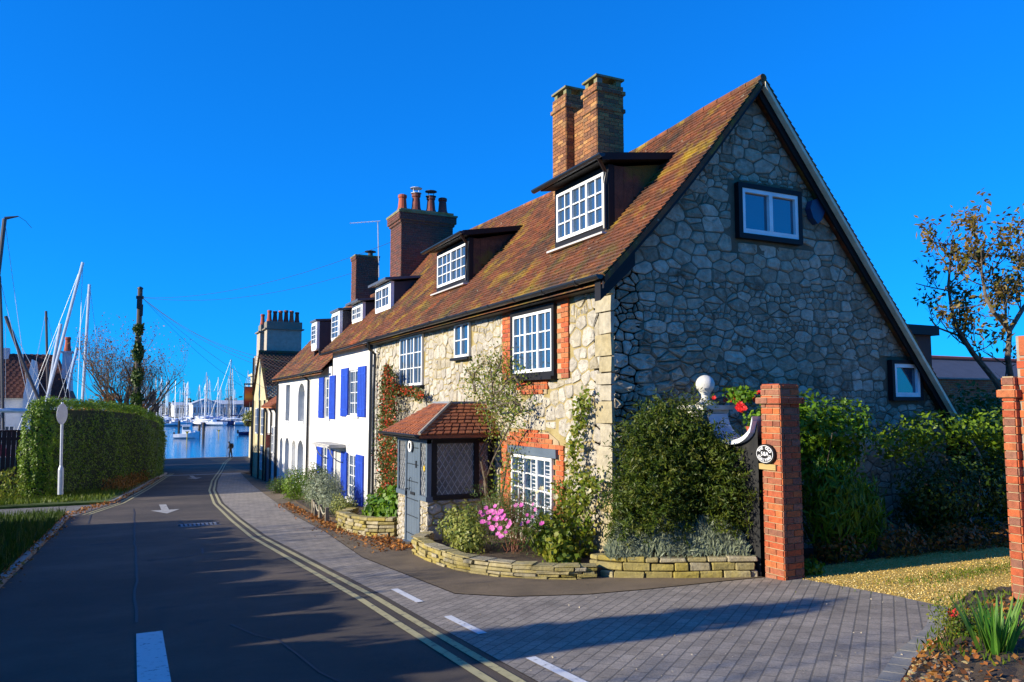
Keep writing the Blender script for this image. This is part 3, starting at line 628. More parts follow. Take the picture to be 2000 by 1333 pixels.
def dormer(root, y0, y1, xf, zb, zt, xback, zback, style='black', cas=3, cols=2, rows=3, oh=.2, z0r=ZE):
    """flat roofed dormer: cheeks, roof, window, gutter"""
    TD = lambda u, v, d: (xf - d, u, v)
    m = MB(); fr = .1 if style == 'black' else .07
    # front posts + head + apron as the dormer body
    for a, b in ((y0, y0 + fr), (y1 - fr, y1)): m.box((xf, a, zb - .1), (xf + .1, b, zt))
    m.box((xf, y0 + fr, zt - .1), (xf + .1, y1 - fr, zt)); m.box((xf, y0 + fr, zb - .15), (xf + .1, y1 - fr, zb + .06))
    d = m.build('dormer', black if style == 'black' else white, root)
    for yc, s in ((y0, 1), (y1, -1)):
        c = MB(); zr = lambda X: z0r + (X - XE) * SL - .12
        p = [(xf + .1, zr(xf + .1)), (xf + .1, zt - .03), (xback, zback - .03), (xback, zr(xback))]
        yy = yc + .015 * s; y2 = yc + .06 * s; V = [(a, yy, b) for a, b in p] + [(a, y2, b) for a, b in p]
        c.add(V, [(0, 3, 2, 1) if s > 0 else (0, 1, 2, 3), (4, 5, 6, 7), (0, 1, 5, 4), (1, 2, 6, 5), (2, 3, 7, 6)], .1)
        if s > 0:
            zz = zt - .12
            while zz > zb - .1:
                X = xf + .1
                while X < xback:
                    X2 = X + .17
                    if zz > zr(X) + .03: c.box((X + .002, yy - .022, zz), (X2 - .002, yy + .01, zz + .11))
                    X = X2
                zz -= .11
        c.build('cheek', tileD if style == 'black' else M('dark_lead_cheek', (.035, .035, .045), 3, .6), d)
    rf = MB(); t = .11 if style == 'black' else .07
    P = [(xf - oh, zt), (xback + .1, zback + .02)]
    V = [(P[0][0], y0 - oh * .7, P[0][1]), (P[0][0], y1 + oh * .7, P[0][1]), (P[1][0], y1 + oh * .7, P[1][1]), (P[1][0], y0 - oh * .7, P[1][1])]
    V += [(a, b, c + t) for a, b, c in V]
    rf.add(V, [(0, 3, 2, 1), (4, 5, 6, 7), (0, 1, 5, 4), (1, 2, 6, 5), (2, 3, 7, 6), (3, 0, 4, 7)])
    rf.build('dormer_roof', black if style == 'black' else M('dark_lead_roof', (.07, .08, .10), 3, .5), d)
    if style == 'black':
        gm = gutter([(xf - oh - .05, y0 - .22, zt + .07), (xf - oh - .05, y1 + .3, zt + .05)], .055)
        gm.tube([(xf - oh - .05, y0 - .1, zt + .04), (xf - .06, y0 + .0, zt - .12), (xf - .05, y0 + .04, zt - .3), (xf - .05, y0 + .04, zb - .02)], .03, 8)
        gm.build('gutter', upvc, d)
        s = MB(); s.box((xf - .14, y0 - .02, zb - .11), (xf + .0, y1 + .05, zb - .08)); s.build('flashing', M('pale_flashing', (.5, .48, .45), 3, .6), d)
    window(d, TD, y0 + fr, y1 - fr, zb + .06, zt - .1, cas, cols, rows, base=-.03, dep=.06, sub=True)
    return d
zt1 = onX(1093, 360, 6.3).z
dormer(COT, 9.55, 11.2, 6.3, 4.25, 5.22, 7.5, 5.42, cas=3, cols=2, rows=3)
dormer(COT, 14.95, 16.9, 6.3, 4.25, 5.16, 7.45, 5.40, cas=2, cols=3, rows=3)
# twin flue chimney
ch = brick_stack(roof, 'chimney', '', 7.9, 8.42, 13.56, 14.12, 5.2, 8.12, brickC, mortD, [(7.82, 7.90, .035)])
ch2 = brick_stack(roof, 'chimney', '', 7.9, 8.52, 12.36, 12.86, 5.2, 7.90, brickC, mortD, [(7.36, 7.44, .03), (7.72, 7.80, .035)])
brick_stack(roof, 'chimney', '', 8.1, 8.42, 12.87, 13.55, 5.3, 7.7, brickC, mortD)
for (x0, x1, y0, y1, z) in ((7.93, 8.39, 13.59, 14.09, 8.12), (7.93, 8.49, 12.39, 12.83, 7.90)):
    m = MB(); m.box((x0 - .05, y0 - .05, z + .12), (x1 + .05, y1 + .05, z + .16))
    for (a, b) in ((x0, y0), (x1 - .12, y0), (x0, y1 - .12), (x1 - .12, y1 - .12)): m.box((a, b, z), (a + .12, b + .12, z + .12))
    m.build('chimney_cap', moss, ch)
# wide pot chimney on the party wall
cy0, cy1 = 20.2, 24.5
ch3 = brick_stack(COT, 'chimney', '', 6.95, 8.05, 20.6, 24.6, 4.6, 7.6, brickD, mortD, None) if False else None
# rear dormer seen past the verge
m = MB(); a = onY(1766, 612, 9.0); b = onY(1834, 632, 9.0)
m.box((a.x - .6, 9.1, 1.2), (b.x - .1, 11.0, b.z - .22)); rd = m.build('dormer', M('dark_red_hung_tile', (.10, .035, .022), 3, .8), COT)
m = MB(); m.box((a.x - .8, 9.0, b.z - .22), (b.x, 11.2, b.z - .05)); m.build('dormer_roof', black, rd)

# porch
PX = 4.42; PY0, PY1 = 12.25, 13.85
pg = g(13) + .0
m = MB()
m.box((PX + .03, PY0 + .03, -1.05), (PX + .22, 12.62, .0)); m.box((PX + .03, 13.35, -1.05), (PX + .22, PY1, .0)); m.box((PX + .22, PY0 + .03, -1.05), (FX, PY0 + .22, .0)); m.box((PX + .22, PY1 - .2, -1.05), (FX, PY1, .0))
porch = m.build('porch', mortF, COT)
m = MB(); TPf = lambda u, v, d: (PX + .03 - d, u, v); TPs = lambda u, v, d: (u, PY0 + .03 - d, v)
stones(m, [(PY0, -1.), (12.62, -1.), (12.62, -.01), (PY0, -.01)], [], TPf, .07, .16, 1.2, .006, .02); stones(m, [(13.37, -1.), (PY1, -1.), (PY1, -.01), (13.37, -.01)], [], TPf, .07, .16, 1.2, .006, .02)
stones(m, [(PX, -1.), (FX, -1.), (FX, -.01), (PX, -.01)], [], TPs, .09, .22, 1.3, .01, .03)
m.build('stone_facing', stoneF, porch)
m = MB()
ZP = 1.06
for (a, b) in ((PY0, .07), (12.60, .07), (13.33, .07), (PY1 - .07, .07)): m.box((PX, a, .0), (PX + .08, a + b, ZP))
m.box((PX - .02, PY0 - .02, -.02), (PX + .1, 12.66, .06)); m.box((PX - .02, 13.33, -.02), (PX + .1, PY1, .06)); m.box((PX - .005, PY0, ZP - .12), (PX + .09, PY1, ZP + .02))
m.box((PX, 12.6, -.82), (PX + .08, 12.665, 0)); m.box((PX, 13.335, -.82), (PX + .08, 13.4, 0)); 
m.build('porch_frame', slate, porch)
m = MB(); m.box((PX + .08, PY0 - .01, .0), (FX, PY0 + .07, .075)); m.box((PX + .09, PY0, ZP - .12), (FX, PY0 + .06, ZP + .02))
for a in (PX + .09, 5.28, 5.55): m.box((a, PY0, .075), (a + .09, PY0 + .06, ZP - .12))
m.build('porch_frame', black, porch)
for a_, b_ in (((PX + .03, PY0 + .07, .06), (PX + .04, 12.6, ZP - .12)), ((PX + .03, 13.4, .06), (PX + .04, PY1 - .07, ZP - .12)), ((PX + .18, PY0 + .03, .075), (5.55, PY0 + .04, ZP - .12))): m = MB(); m.box(a_, b_); m.build('pane', glassD, porch)
def lattice(m, T, u0, u1, v0, v1, step=.11, slope=1.55, w=.011, d=.0):
    H = v1 - v0; W = u1 - u0
    for sgn in (1, -1):
        c = -H / slope
        while c < W + H / slope:
            p = []
            for t in (0, 1): p.append((c + (t * H / slope if sgn > 0 else (1 - t) * H / slope), t * H))
            (a0, b0), (a1, b1) = p
            def cl(a, b, a2, b2, lim, lower):
                return None
            lo, hi = 0., 1.; da = a1 - a0
            if da:
                for lim, s in ((0, 1), (W, -1)):
                    t = (lim - a0) / da
                    if s * da > 0: lo = max(lo, t)
                    else: hi = min(hi, t)
            if hi - lo > .03:
                A = (u0 + a0 + da * lo, v0 + (b1 - b0) * lo); B = (u0 + a0 + da * hi, v0 + (b1 - b0) * hi)
                L = math.hypot(B[0] - A[0], B[1] - A[1]); nx, ny = -(B[1] - A[1]) / L * w / 2, (B[0] - A[0]) / L * w / 2
                m.prism([(A[0] - nx, A[1] - ny), (B[0] - nx, B[1] - ny), (B[0] + nx, B[1] + ny), (A[0] + nx, A[1] + ny)], T, d, d + .006)
            c += step
m = MB(); TL = lambda u, v, d: (PX + .03 - d, u, v)
pl = M('pale_lead', (.35, .36, .36), 3, .5); lattice(m, TL, PY0 + .07, 12.6, .06, ZP - .12); m.build('lead_lattice', pl, porch); m = MB(); lattice(m, TL, 13.4, PY1 - .07, .06, ZP - .12); m.build('lead_lattice', pl, porch); m = MB(); lattice(m, lambda u, v, d: (u, PY0 + .03 - d, v), PX + .18, 5.55, .075, ZP - .12)
m.build('lead_lattice', M('pale_lead', (.35, .36, .36), 3, .5), porch)
m = MB()
for i in range(5): a = 12.665 + i * .134; m.box((PX + .02, a + .002, -.80), (PX + .05, a + .132, ZP - .12))
m.box((PX - .05, 12.6, -.9), (PX + .12, 13.4, -.80))
door = m.build('door', slate, porch)
m = MB()
for zz in (-.66, -.35, -.06, .25, .55, .84):
    for i in range(10): y = 12.7 + i * .066; m.tube([(PX + .022, y, zz), (PX + .008, y, zz)], .009, 6)
m.box((PX + .004, 12.82, .5), (PX + .02, 12.86, .62)); m.tube([(PX + .0, 13.1, .14), (PX - .02, 13.1, .09), (PX - .02, 13.1, .28), (PX, 13.1, .32)], .008, 6)
m.box((PX + .004, 12.9, .02), (PX + .02, 13.12, .07)); m.tube([(PX + .02, 13.28, .1), (PX - .03, 13.28, .1), (PX - .03, 13.28, .0)], .012, 6)
m.build('door_ironwork', iron, porch)
m = MB(); c0 = (PX - .02, 13.08, .86)
m.prism([(13.08 + .1 * math.cos(t), .86 + .1 * math.sin(t)) for t in np.linspace(0, 2 * math.pi, 20)[:-1]], lambda u, v, d: (PX - .01 - d, u, v), 0, .02); m.build('door_plaque', white, porch)
m = MB(); m.prism([(13.08 + .05 * math.cos(t) - .01, .87 + .06 * math.sin(t)) for t in np.linspace(0, 2 * math.pi, 8)[:-1]], lambda u, v, d: (PX - .031 - d, u, v), 0, .004); m.build('plaque_emblem', iron, porch)
m = MB(); m.lathe((0, 0, 0), [(.001, 0), (.001, 0)], 3) if False else None
m.prism([(12.42 + r * math.cos(t), .52 + r * math.sin(t)) for t, r in [(i * math.pi / 6, .06 if i % 2 else .035) for i in range(12)]], lambda u, v, d: (PX + .02 - d, u, v), 0, .012); m.build('sun_ornament', M('brass_yellow', (.6, .4, .04), 3, .4), porch)
# porch roof: front slope, side hip, lead top
E0 = Vector((4.2, 12.02, ZP + .04)); E1 = Vector((4.2, 14.1, ZP + .04)); A0 = Vector((5.02, 12.68, 1.62)); A1 = Vector((5.02, 13.55, 1.62)); S0 = Vector((FX, 12.02, ZP + .04)); S1 = Vector((FX, 12.68, 1.62)); B1 = Vector((FX, 14.1, ZP + .04)); C1 = Vector((FX, 13.55, 1.62))
m = MB(); dn = Vector((0, 0, -.05))
base = [E0, E1, A1, A0, S0, S1, B1, C1]; m.add([p - Vector((0, 0, .015)) for p in base] + [p + dn - Vector((0, 0, .01)) for p in base],
      [(0, 3, 2, 1), (4, 5, 3, 0), (1, 2, 7, 6), (8, 9, 14, 12), (0, 1, 9, 8), (4, 0, 8, 12), (1, 6, 14, 9)], .2)
def slope_tiles(m, E0, E1, A0, A1, g_=.1, tw=.14):
    """tiles on a trapezium, eave E0->E1, top A0->A1"""
    nrm = (E1 - E0).cross(A0 - E0).normalized(); nrm = nrm if nrm.z > 0 else -nrm
    L = ((A0 + A1) / 2 - (E0 + E1) / 2).length; n = max(1, int(L / g_)); 
    for k in range(n):
        s0, s1 = k / n, min(1, (k + 1.1) / n); a, b = E0.lerp(A0, s0), E1.lerp(A1, s0); c, d = E0.lerp(A0, s1), E1.lerp(A1, s1)
        W = (b - a).length; q = max(1, round(W / tw))
        for i in range(q):
            f0 = max(0, (i - (.5 if k % 2 else 0)) / q); f1 = (i + 1 - (.5 if k % 2 else 0)) / q
            if k % 2 and i == q - 1: f1 = 1
            p0 = a.lerp(b, f0 + .01); p1 = a.lerp(b, f1 - .01); p2 = c.lerp(d, f1 - .01); p3 = c.lerp(d, f0 + .01); h = random.uniform(.018, .028)
            m.add([p0 + nrm * h, p1 + nrm * h, p2 + nrm * .005, p3 + nrm * .005, p0 - nrm * .004, p1 - nrm * .004], [(0, 1, 2, 3), (4, 5, 1, 0), (4, 0, 3), (5, 2, 1)])
slope_tiles(m, E0, E1, A0, A1); slope_tiles(m, S0, E0, S1, A0); slope_tiles(m, E1, B1, A1, C1)
m.build('porch_roof', tileR, porch)
m = MB(); m.tube([E0 + Vector((0, 0, .02)), A0 + Vector((0, 0, .02))], .03, 6); m.build('hip_tile', M('pale_mortar_hip', (.32, .28, .22), 3, .9), porch)
m = MB(); m.box((5.0, 12.66, 1.615), (FX, 13.57, 1.65)); m.build('lead_top', lead, porch)
m = gutter([(4.15, 12.0, ZP + .04), (4.15, 14.12, ZP + .04)], .045); m.build('gutter', upvc, porch)
m = MB(); m.box((4.2, 12.03, ZP - .04), (4.24, 14.1, ZP + .03)); m.box((4.24, 12.03, ZP - .04), (FX, 12.07, ZP + .03)); m.build('fascia', black, porch)

def onZ(x, y, Z): d = ray(x, y); t = (Z - CZ) / d[2]; return Vector((t * d[0], t * d[1], Z))
def onG(x, y, o=0):
    Z = -1.
    for _ in range(40): p = onZ(x, y, Z); Z = .5 * Z + .5 * (g(p.y) + o)
    return Vector((p.x, p.y, g(p.y) + o))
def rX(x0, y0, x1, y1, X=FX):
    """photo rectangle on a facade plane -> u0,u1,v0,v1"""
    xm, ym = (x0 + x1) / 2, (y0 + y1) / 2
    return (onX(x1, ym, X).y, onX(x0, ym, X).y, onX(xm, y1, X).z, onX(xm, y0, X).z)
def pots(root, pts, z, mats, h=.42, r=.12, caps=()):
    for i, (x, y) in enumerate(pts):
        m = MB(); hh = h * random.uniform(.92, 1.08); b = 1.12
        m.lathe((x, y, z), [(r * b, 0), (r * 1.15, hh * .15), (r * .95, hh * .3), (r * .78, hh * .8), (r * .95, hh * .84), (r * .95, hh * .97), (r * .8, hh), (r * .7, hh * .97)], 12)
        p = m.build('chimney_pot', mats[i % len(mats)], root)
        if i in caps:
            c = MB()
            for k in range(4): t = k * math.pi / 2 + .4; c.tube([(x + r * .8 * math.cos(t), y + r * .8 * math.sin(t), z + hh * .95), (x + r * .8 * math.cos(t), y + r * .8 * math.sin(t), z + hh + .16)], .008, 4)
            c.lathe((x, y, z + hh + .16), [(r * 1.3, 0), (r * 1.25, .02), (.01, .06)], 12); c.lathe((x, y, z + hh), [(r * 1.15, 0), (r * 1.15, .015)], 12); c.build('cowl', galv if i == 1 else iron, p)
# party wall chimney with four pots
m_ = brick_stack(COT, 'chimney', '', 7.18, 8.88, 22.4, 23.5, 4.4, 7.28, brickD, mortD, [(7.2, 7.28, .04), (7.282, 7.5, .09)])
m = MB(); m.box((7.06, 22.28, 7.5), (9.0, 23.62, 7.56), j=.01); m.box((7.16, 22.4, 7.56), (8.9, 23.5, 7.66), j=.02); m.build('chimney_cap', moss, m_)
pots(m_, [(7.4, 23.0), (7.82, 22.9), (8.28, 22.8), (8.68, 22.8)], 7.64, [terracotta, terrD, terrD, terrD], .62, .15, (1, 2))
# ---------------------------------------------------------------- white houses
def wall_grid(m, T, u0, u1, v0, v1, holes, dep=.14):
    us = sorted(set([u0, u1] + [h[0] for h in holes] + [h[1] for h in holes])); vs = sorted(set([v0, v1] + [h[2] for h in holes] + [h[3] for h in holes]))
    for a, b in zip(us, us[1:]):
        for c, d in zip(vs, vs[1:]):
            if any(h[0] <= (a + b) / 2 <= h[1] and h[2] <= (c + d) / 2 <= h[3] for h in holes): continue
            m.add([T(a, c, 0), T(b, c, 0), T(b, d, 0), T(a, d, 0)], [(3, 2, 1, 0)])
    for (a, b, c, d) in holes:
        q = [(a, c), (b, c), (b, d), (a, d)]
        for i in range(4):
            p, r = q[i], q[(i + 1) % 4]; m.add([T(*p, 0), T(*r, 0), T(*r, -dep), T(*p, -dep)], [(0, 1, 2, 3)])
        m.add([T(a, c, -dep), T(b, c, -dep), T(b, d, -dep), T(a, d, -dep)], [(0, 1, 2, 3)])
def shutter(parent, T, u0, u1, v0, v1):
    m = MB(); m.box((u0, v0, .01), (u1, v1, .035), T=T)
    n = 5
    for i in range(n): w = (u1 - u0) / n; m.box((u0 + w * i + .012, v0 + .01, .035), (u0 + w * (i + 1) - .012, v1 - .01, .05), T=T)
    for f in (.15, .85): z = v0 + (v1 - v0) * f; m.box((u0 + .005, z - .02, .05), (u1 - .005, z + .02, .056), T=T)
    return m.build('shutter', blue, parent)
def sill(parent, T, u0, u1, v): m = MB(); m.box((u0 - .05, v - .07, -.08), (u1 + .05, v, .05), T=T); m.build('sill', white, parent)
# house A
HA = thing('white_cottage', (FX, 22.2, g(22)), 'tall white rendered cottage with blue shutters joined to the stone cottage', 'cottage', 'white cottages down the lane')
YA0, YA1 = 19.72, 24.75
ua = rX(681, 723, 701, 812); la = rX(679, 888, 697, 974); dA = rX(654, 882, 667, 984)
m = MB(); wall_grid(m, TF, YA0, YA1, -1.9, 3.26, [ua, la, (dA[0], dA[1], dA[2], dA[3])], .1)
m.box((FX + .11, YA0 + .01, -1.9), (FX + .3, YA1 - .01, 3.26)); m.box((FX, YA1, -1.9), (8.4, YA1 + .02, 5.9)) if False else None
m.prism([(FX, 2.0), (XR, 2.0), (XR, ZR - .2), (FX, 3.2)], lambda u, v, d: (u, YA1 + d, v), -.1, 0)
m.build('wall', render_w2, HA)
w = window(HA, TF, *ua, 2, 2, 4, base=-.09, dep=.05, sash=False); sill(w, TF, ua[0], ua[1], ua[2])
w = window(HA, TF, *la, 2, 2, 4, base=-.09, dep=.05); sill(w, TF, la[0], la[1], la[2])
for r_ in (rX(668, 720, 681.5, 814), rX(701, 716, 716, 815), rX(668, 883, 679, 972), rX(696.5, 889, 711, 988)): shutter(HA, TF, *r_)
m = MB(); m.box((dA[0], dA[2], -.09), (dA[1], dA[3], -.04), T=TF); m.box((dA[0] + .1, dA[2] + .2, -.04), (dA[1] - .1, dA[3] - .15, -.025), T=TF)
m.build('door', M('lace_pattern_door', [(.30, .30, .29), (.55, .55, .52)], 30, .7, .3, 60), HA)
m = MB(); hz = dA[3] + .16
m.box((FX - .55, dA[0] - .5, hz), (FX, dA[1] + .9, hz + .05)); m.box((FX - .5, dA[0] - .45, hz + .05), (FX, dA[1] + .85, hz + .09))
for y in (dA[0] - .35, dA[1] + .75):
    pts = [(FX - .45 * math.cos(t), y, hz - .45 + .45 * math.sin(t)) for t in np.linspace(0, math.pi / 2, 6)]; m.tube([(FX - .02, y, hz - .45)] + [(FX - .45 * math.sin(t), y, hz - .45 * math.cos(t)) for t in np.linspace(0, math.pi / 2, 6)], .018, 6)
m.build('door_canopy', M('weathered_grey_lead', [(.30, .29, .27), (.45, .44, .4)], 5, .8, .4, 20), HA)
for (r_, dz) in ((ua, .28), (la, .28)):  # relieving arches
    m = MB(); c = (r_[0] + r_[1]) / 2; w_ = (r_[1] - r_[0]) / 2 + .12
    m.tube([(FX - .0, c + w_ * math.cos(t), r_[3] + .05 + dz * math.sin(t)) for t in np.linspace(0.0, math.pi, 12)], .022, 6); m.build('arch_moulding', render_w, HA)
m = gutter([(XE - .02, YE + .1, ZE - .03), (XE - .02, 25.1, ZE - .06)], .05); m.tube([(FX - .07, 19.95, ZE - .1), (FX - .07, 19.95, 1.), (FX - .07, 19.98, -1.25)], .045, 8); m.tube([(XE, 19.95, ZE - .07), (FX - .07, 19.95, ZE - .25)], .04, 8); m.build('gutter', upvc, HA)
dormer(HA, 20.75, 22.25, 6.36, 4.3, onX(765, 548, 6.36).z, 7.15, onX(765, 548, 6.36).z + .12, 'lead', 2, 2, 2)
dormer(HA, 23.5, 24.75, 6.3, 4.22, onX(712, 588, 6.3).z, 6.9, onX(712, 588, 6.3).z + .1, 'lead', 2, 2, 2)
# houses B and C share a lower roof
ZB2 = 2.80
HB = thing('white_cottage', (FX, 26.4, g(26)), 'narrow white cottage with blue shutters left of the tallest white one', 'cottage', 'white cottages down the lane')
YB1 = 28.15
ub = rX(634.5, 738, 645, 818); lb = rX(630, 872, 641, 948)
m = MB(); wall_grid(m, TF, YA1, YB1, -2.1, ZB2 + .02, [ub, lb], .1); m.box((FX + .11, YA1, -2.1), (FX + .3, YB1, ZB2)); m.build('wall', render_w2, HB)
for r_ in (ub, lb): w = window(HB, TF, *r_, 2, 1, 4, base=-.09, dep=.05); sill(w, TF, r_[0], r_[1], r_[2])
for r_ in (rX(624.5, 738, 634, 817), rX(645.5, 734, 656, 819), rX(620.5, 873, 630, 945), rX(641.5, 878, 651.5, 960)): shutter(HB, TF, *r_)
HC = thing('white_cottage', (FX, 31.5, g(31)), 'plain white cottage without shutters beyond the blue shuttered ones', 'cottage', 'white cottages down the lane')
YC1 = 34.95
hc = [rX(558, 752, 566, 822), rX(582, 749, 595, 823)]; ar = [rX(545.8, 855, 551.5, 935), rX(556, 855, 564, 935), rX(569, 860, 577, 937), rX(580.5, 860, 592, 940)]
m = MB(); wall_grid(m, TF, YB1, YC1, -2.4, ZB2 - .04, hc + ar, .3)
for (a, b, c, d) in ar + hc[1:]:   # rounded heads
    c0 = (a + b) / 2; w_ = (b - a) / 2; h = w_ * .7
    for s in (1, -1):
        p = [(c0 + s * w_, d - h)] + [(c0 + s * w_ * math.cos(t), d - h + h * math.sin(t)) for t in np.linspace(0, math.pi / 2, 6)][1:] + [(c0 + s * w_, d)]
        m.prism(p if s > 0 else p[::-1], TF, -.28, 0)
m.box((FX + .31, YB1, -2.4), (FX + .5, YC1, ZB2 - .04)); m.box((FX + .0, YC1, -2.4), (8.3, YC1 + .04, 2.7)); m.prism([(FX, 2.7), (XR, 2.7), (XR, 5.6)], lambda u, v, d: (u, YC1 + d, v), 0, .04)
m.build('wall', render_w, HC)
for r_ in hc: w = window(HC, TF, *r_, 1, 2, 4, base=-.29, dep=.05); sill(w, TF, r_[0], r_[1], r_[2])
window(HC, TF, *ar[0], 1, 2, 4, base=-.29, dep=.05); window(HC, TF, *ar[1], 1, 2, 4, base=-.29, dep=.05); window(HC, TF, *ar[3], 1, 2, 4, base=-.29, dep=.05)
m = MB(); m.box((ar[2][0], ar[2][2], -.29), (ar[2][1], ar[2][3], -.24), T=TF); m.build('door', white, HC)
def PF2(u, s, h): X = XE + s * CS; return (X - h * SN, u, ZB2 - .1 + (X - XE) * SL - .08 * math.sin(math.pi * (X - XE) / (XR - XE)) + h * CS)
m = MB(); V = []; fs = []
z0b = ZB2 - .1
ys = np.linspace(25.2, YC1 + .15, 8); xs = [XE + (XR - XE) * k / 5 for k in range(6)] + [11.4]
for y in ys:
    for X in xs: V.append((X, y, (z0b + (X - XE) * SL - .08 * math.sin(math.pi * (X - XE) / (XR - XE)) - .02) if X <= XR else z0b + (ZR - ZE) - (X - XR) * SL))
n = len(xs); fs = [(i * n + k, (i + 1) * n + k, (i + 1) * n + k + 1, i * n + k + 1) for i in range(len(ys) - 1) for k in range(n - 1)]
m.add(V, fs, .3); m.add([(a, b, c - .1) for a, b, c in V], [f[::-1] for f in fs], .3)
tiles(m, PF2, 25.2, YC1 + .15, LEN, gauge=.115, tw=.19)
m.tube([(XR, 25.2, z0b + ZR - ZE - .03), (XR, YC1 + .15, z0b + ZR - ZE - .03)], .08, 8)
rfb = m.build('roof', tileM, HC)
m = gutter([(XE - .03, YA1 + .2, z0b + .0), (XE - .03, YC1 + .1, z0b - .02)], .05); m.tube([(XE, 28.2, z0b - .05), (FX - .06, 28.2, z0b - .25), (FX - .06, 28.2, g(28))], .045, 8); m.tube([(FX - .06, YC1 - .1, z0b - .25), (FX - .06, YC1 - .1, g(35))], .045, 8)
m.build('gutter', upvc, HC)
db = dormer(HB, onX(663, 640, 5.95).y, onX(648, 640, 5.95).y, 5.95, onX(662, 664, 5.95).z, onX(662, 607, 5.95).z, 7.1, onX(662, 607, 5.95).z + .08, 'lead', 1, 2, 4, oh=.06, z0r=z0b)
dormer(HC, onX(619, 640, 5.95).y, onX(609, 640, 5.95).y, 5.95, onX(618, 676, 5.95).z, onX(618, 628, 5.95).z, 7.0, onX(618, 628, 5.95).z + .08, 'lead', 1, 2, 4, oh=.06, z0r=z0b)
c3 = brick_stack(rfb, 'chimney', '', 7.6, 8.5, 29.4, 30.1, 5.0, 7.3, brickD, mortD, [(7.28, 7.4, .03)])
m = MB(); m.box((7.55, 29.35, 7.4), (8.55, 30.15, 7.46)); m.build('chimney_cap', moss, c3)
m = MB(); m.lathe((8.25, 29.7, 7.46), [(.1, 0), (.1, .18)], 10); m.lathe((8.25, 29.7, 7.66), [(.24, 0), (.22, .03), (.02, .08)], 12)
for k in range(4): m.tube([(8.25 + .09 * math.cos(k * 1.57), 29.7 + .09 * math.sin(k * 1.57), 7.6), (8.25 + .12 * math.cos(k * 1.57), 29.7 + .12 * math.sin(k * 1.57), 7.68)], .01, 4)
m.build('cowl', iron, c3)
m = MB(); b = onY(740, 560, 29.3); t = onY(738, 432, 29.3); m.tube([(b.x, 29.3, 6.6), (t.x, 29.3, t.z)], .022, 6)
e = Vector((t.x - .95, 29.9, t.z - .06)); s0 = Vector((t.x + .05, 29.2, t.z - .02)); m.tube([s0, e], .012, 5)
for k in range(9): q = s0.lerp(e, k / 8); m.tube([q + Vector((-.03, -.16, 0)), q + Vector((.03, .16, 0))], .006, 4)
m.build('aerial', galv, c3)
# houses D, E, F: little tiled shop, cream house with six pots, grey rendered block
HD = thing('small_cottage', (FX, 36.5, g(36)), 'low pale house with a tiny tiled hood and black downpipes past the white cottages', 'cottage')
m = MB(); m.box((FX + .05, YC1 + .1, -2.4), (9, 38.2, 1.55)); m.build('wall', render_w, HD)
m = MB(); m.add([(FX - .25, 35.2, 1.5), (FX - .25, 38.1, 1.5), (FX + .6, 38.1, 2.1), (FX + .6, 35.2, 2.1), (FX - .25, 35.2, 1.42), (FX - .25, 38.1, 1.42), (FX + .6, 38.1, 1.42), (FX + .6, 35.2, 1.42)], [(0, 3, 2, 1), (4, 5, 6, 7), (0, 1, 5, 4), (0, 4, 7, 3), (1, 2, 6, 5)])
slope_tiles(m, Vector((FX - .3, 35.2, 1.49)), Vector((FX - .3, 38.1, 1.49)), Vector((FX + .6, 35.2, 2.12)), Vector((FX + .6, 38.1, 2.12)), .12, .2); m.build('tiled_hood', tileR, HD)
m = MB()
for y in (35.3, 36.7, 38.0): m = MB(); m.tube([(FX - .12, y, 1.45), (FX - .02, y, 1.2), (FX - .02, y, g(y))], .05, 8); m.build('downpipe', upvc, HD)
window(HD, TF, 36.0, 36.5, -.6, .6, 1, 2, 3, base=-.04, dep=.06)
m = MB(); m.box((FX - .0, 37.1, g(37)), (FX + .06, 37.85, .15)); m.build('door', slate, HD)
HE = thing('chimney_house', (FX, 40.5, g(40)), 'cream house with dark mossy roof and a broad chimney carrying six red pots', 'house')
m = MB(); m.box((FX + .04, 38.25, -2.5), (12, 43, 1.95)); m.prism([(38.25, 1.95), (43, 1.95), (41., 4.2)], lambda u, v, d: (FX + .04 + d, u, v), 0, 6.3); m.build('wall', M('cream_render', [(.42, .36, .2), (.52, .46, .28)], 3, .9, .3, 20), HE)
m = MB(); slope_tiles(m, Vector((FX - .05, 38.1, 1.82)), Vector((12.4, 38.1, 1.82)), Vector((FX - .05, 41., 4.3)), Vector((12.4, 41, 4.3)), .13, .2)
m.add([(FX - .05, 38.1, 1.8), (12.4, 38.1, 1.8), (12.4, 41, 4.27), (FX - .05, 41, 4.27), (FX - .05, 43.2, 2.1), (12.4, 43.2, 2.1)], [(0, 1, 2, 3), (3, 2, 5, 4)]); m.tube([(FX - .05, 41, 4.27), (12.4, 41, 4.27)], .1, 8)
m.build('roof', tileD, HE)
m = MB(); m.box((6.05, 41.3, 1.5), (7.82, 42.2, 5.5)); cs = m.build('chimney', grey_render, HE)
m = MB(); m.box((5.93, 41.18, 5.5), (7.94, 42.32, 5.56)); m.box((6.03, 41.28, 5.56), (7.84, 42.22, 5.92)); m.build('chimney_cap', M('dull_stone_cap', (.2, .18, .14), 4, .9), cs)
pots(cs, [(6.22 + i * .285, 41.75) for i in range(6)], 5.92, [terracotta, terrD], .62, .12)
m = MB(); 
for y in (38.6, 40.2, 42.5): m = MB(); m.tube([(FX - .05, y, 1.8), (FX - .05, y, g(y))], .05, 6); m.build('downpipe', upvc, HE)
for (a, b, c, d) in ((39, 39.9, .1, 1.4), (41, 41.9, .1, 1.4), (39, 39.9, -1.6, -.4)): window(HE, TF, a, b, c, d, 2, 1, 3, base=-.03, dep=.05)
HF = thing('rendered_building', (6.0, 44, g(44)), 'tall narrow grey roughcast building with one red chimney pot', 'building')
m = MB(); m.box((6.0, 43.0, -2.7), (11, 45.4, 4.3)); m.build('wall', grey_render, HF)
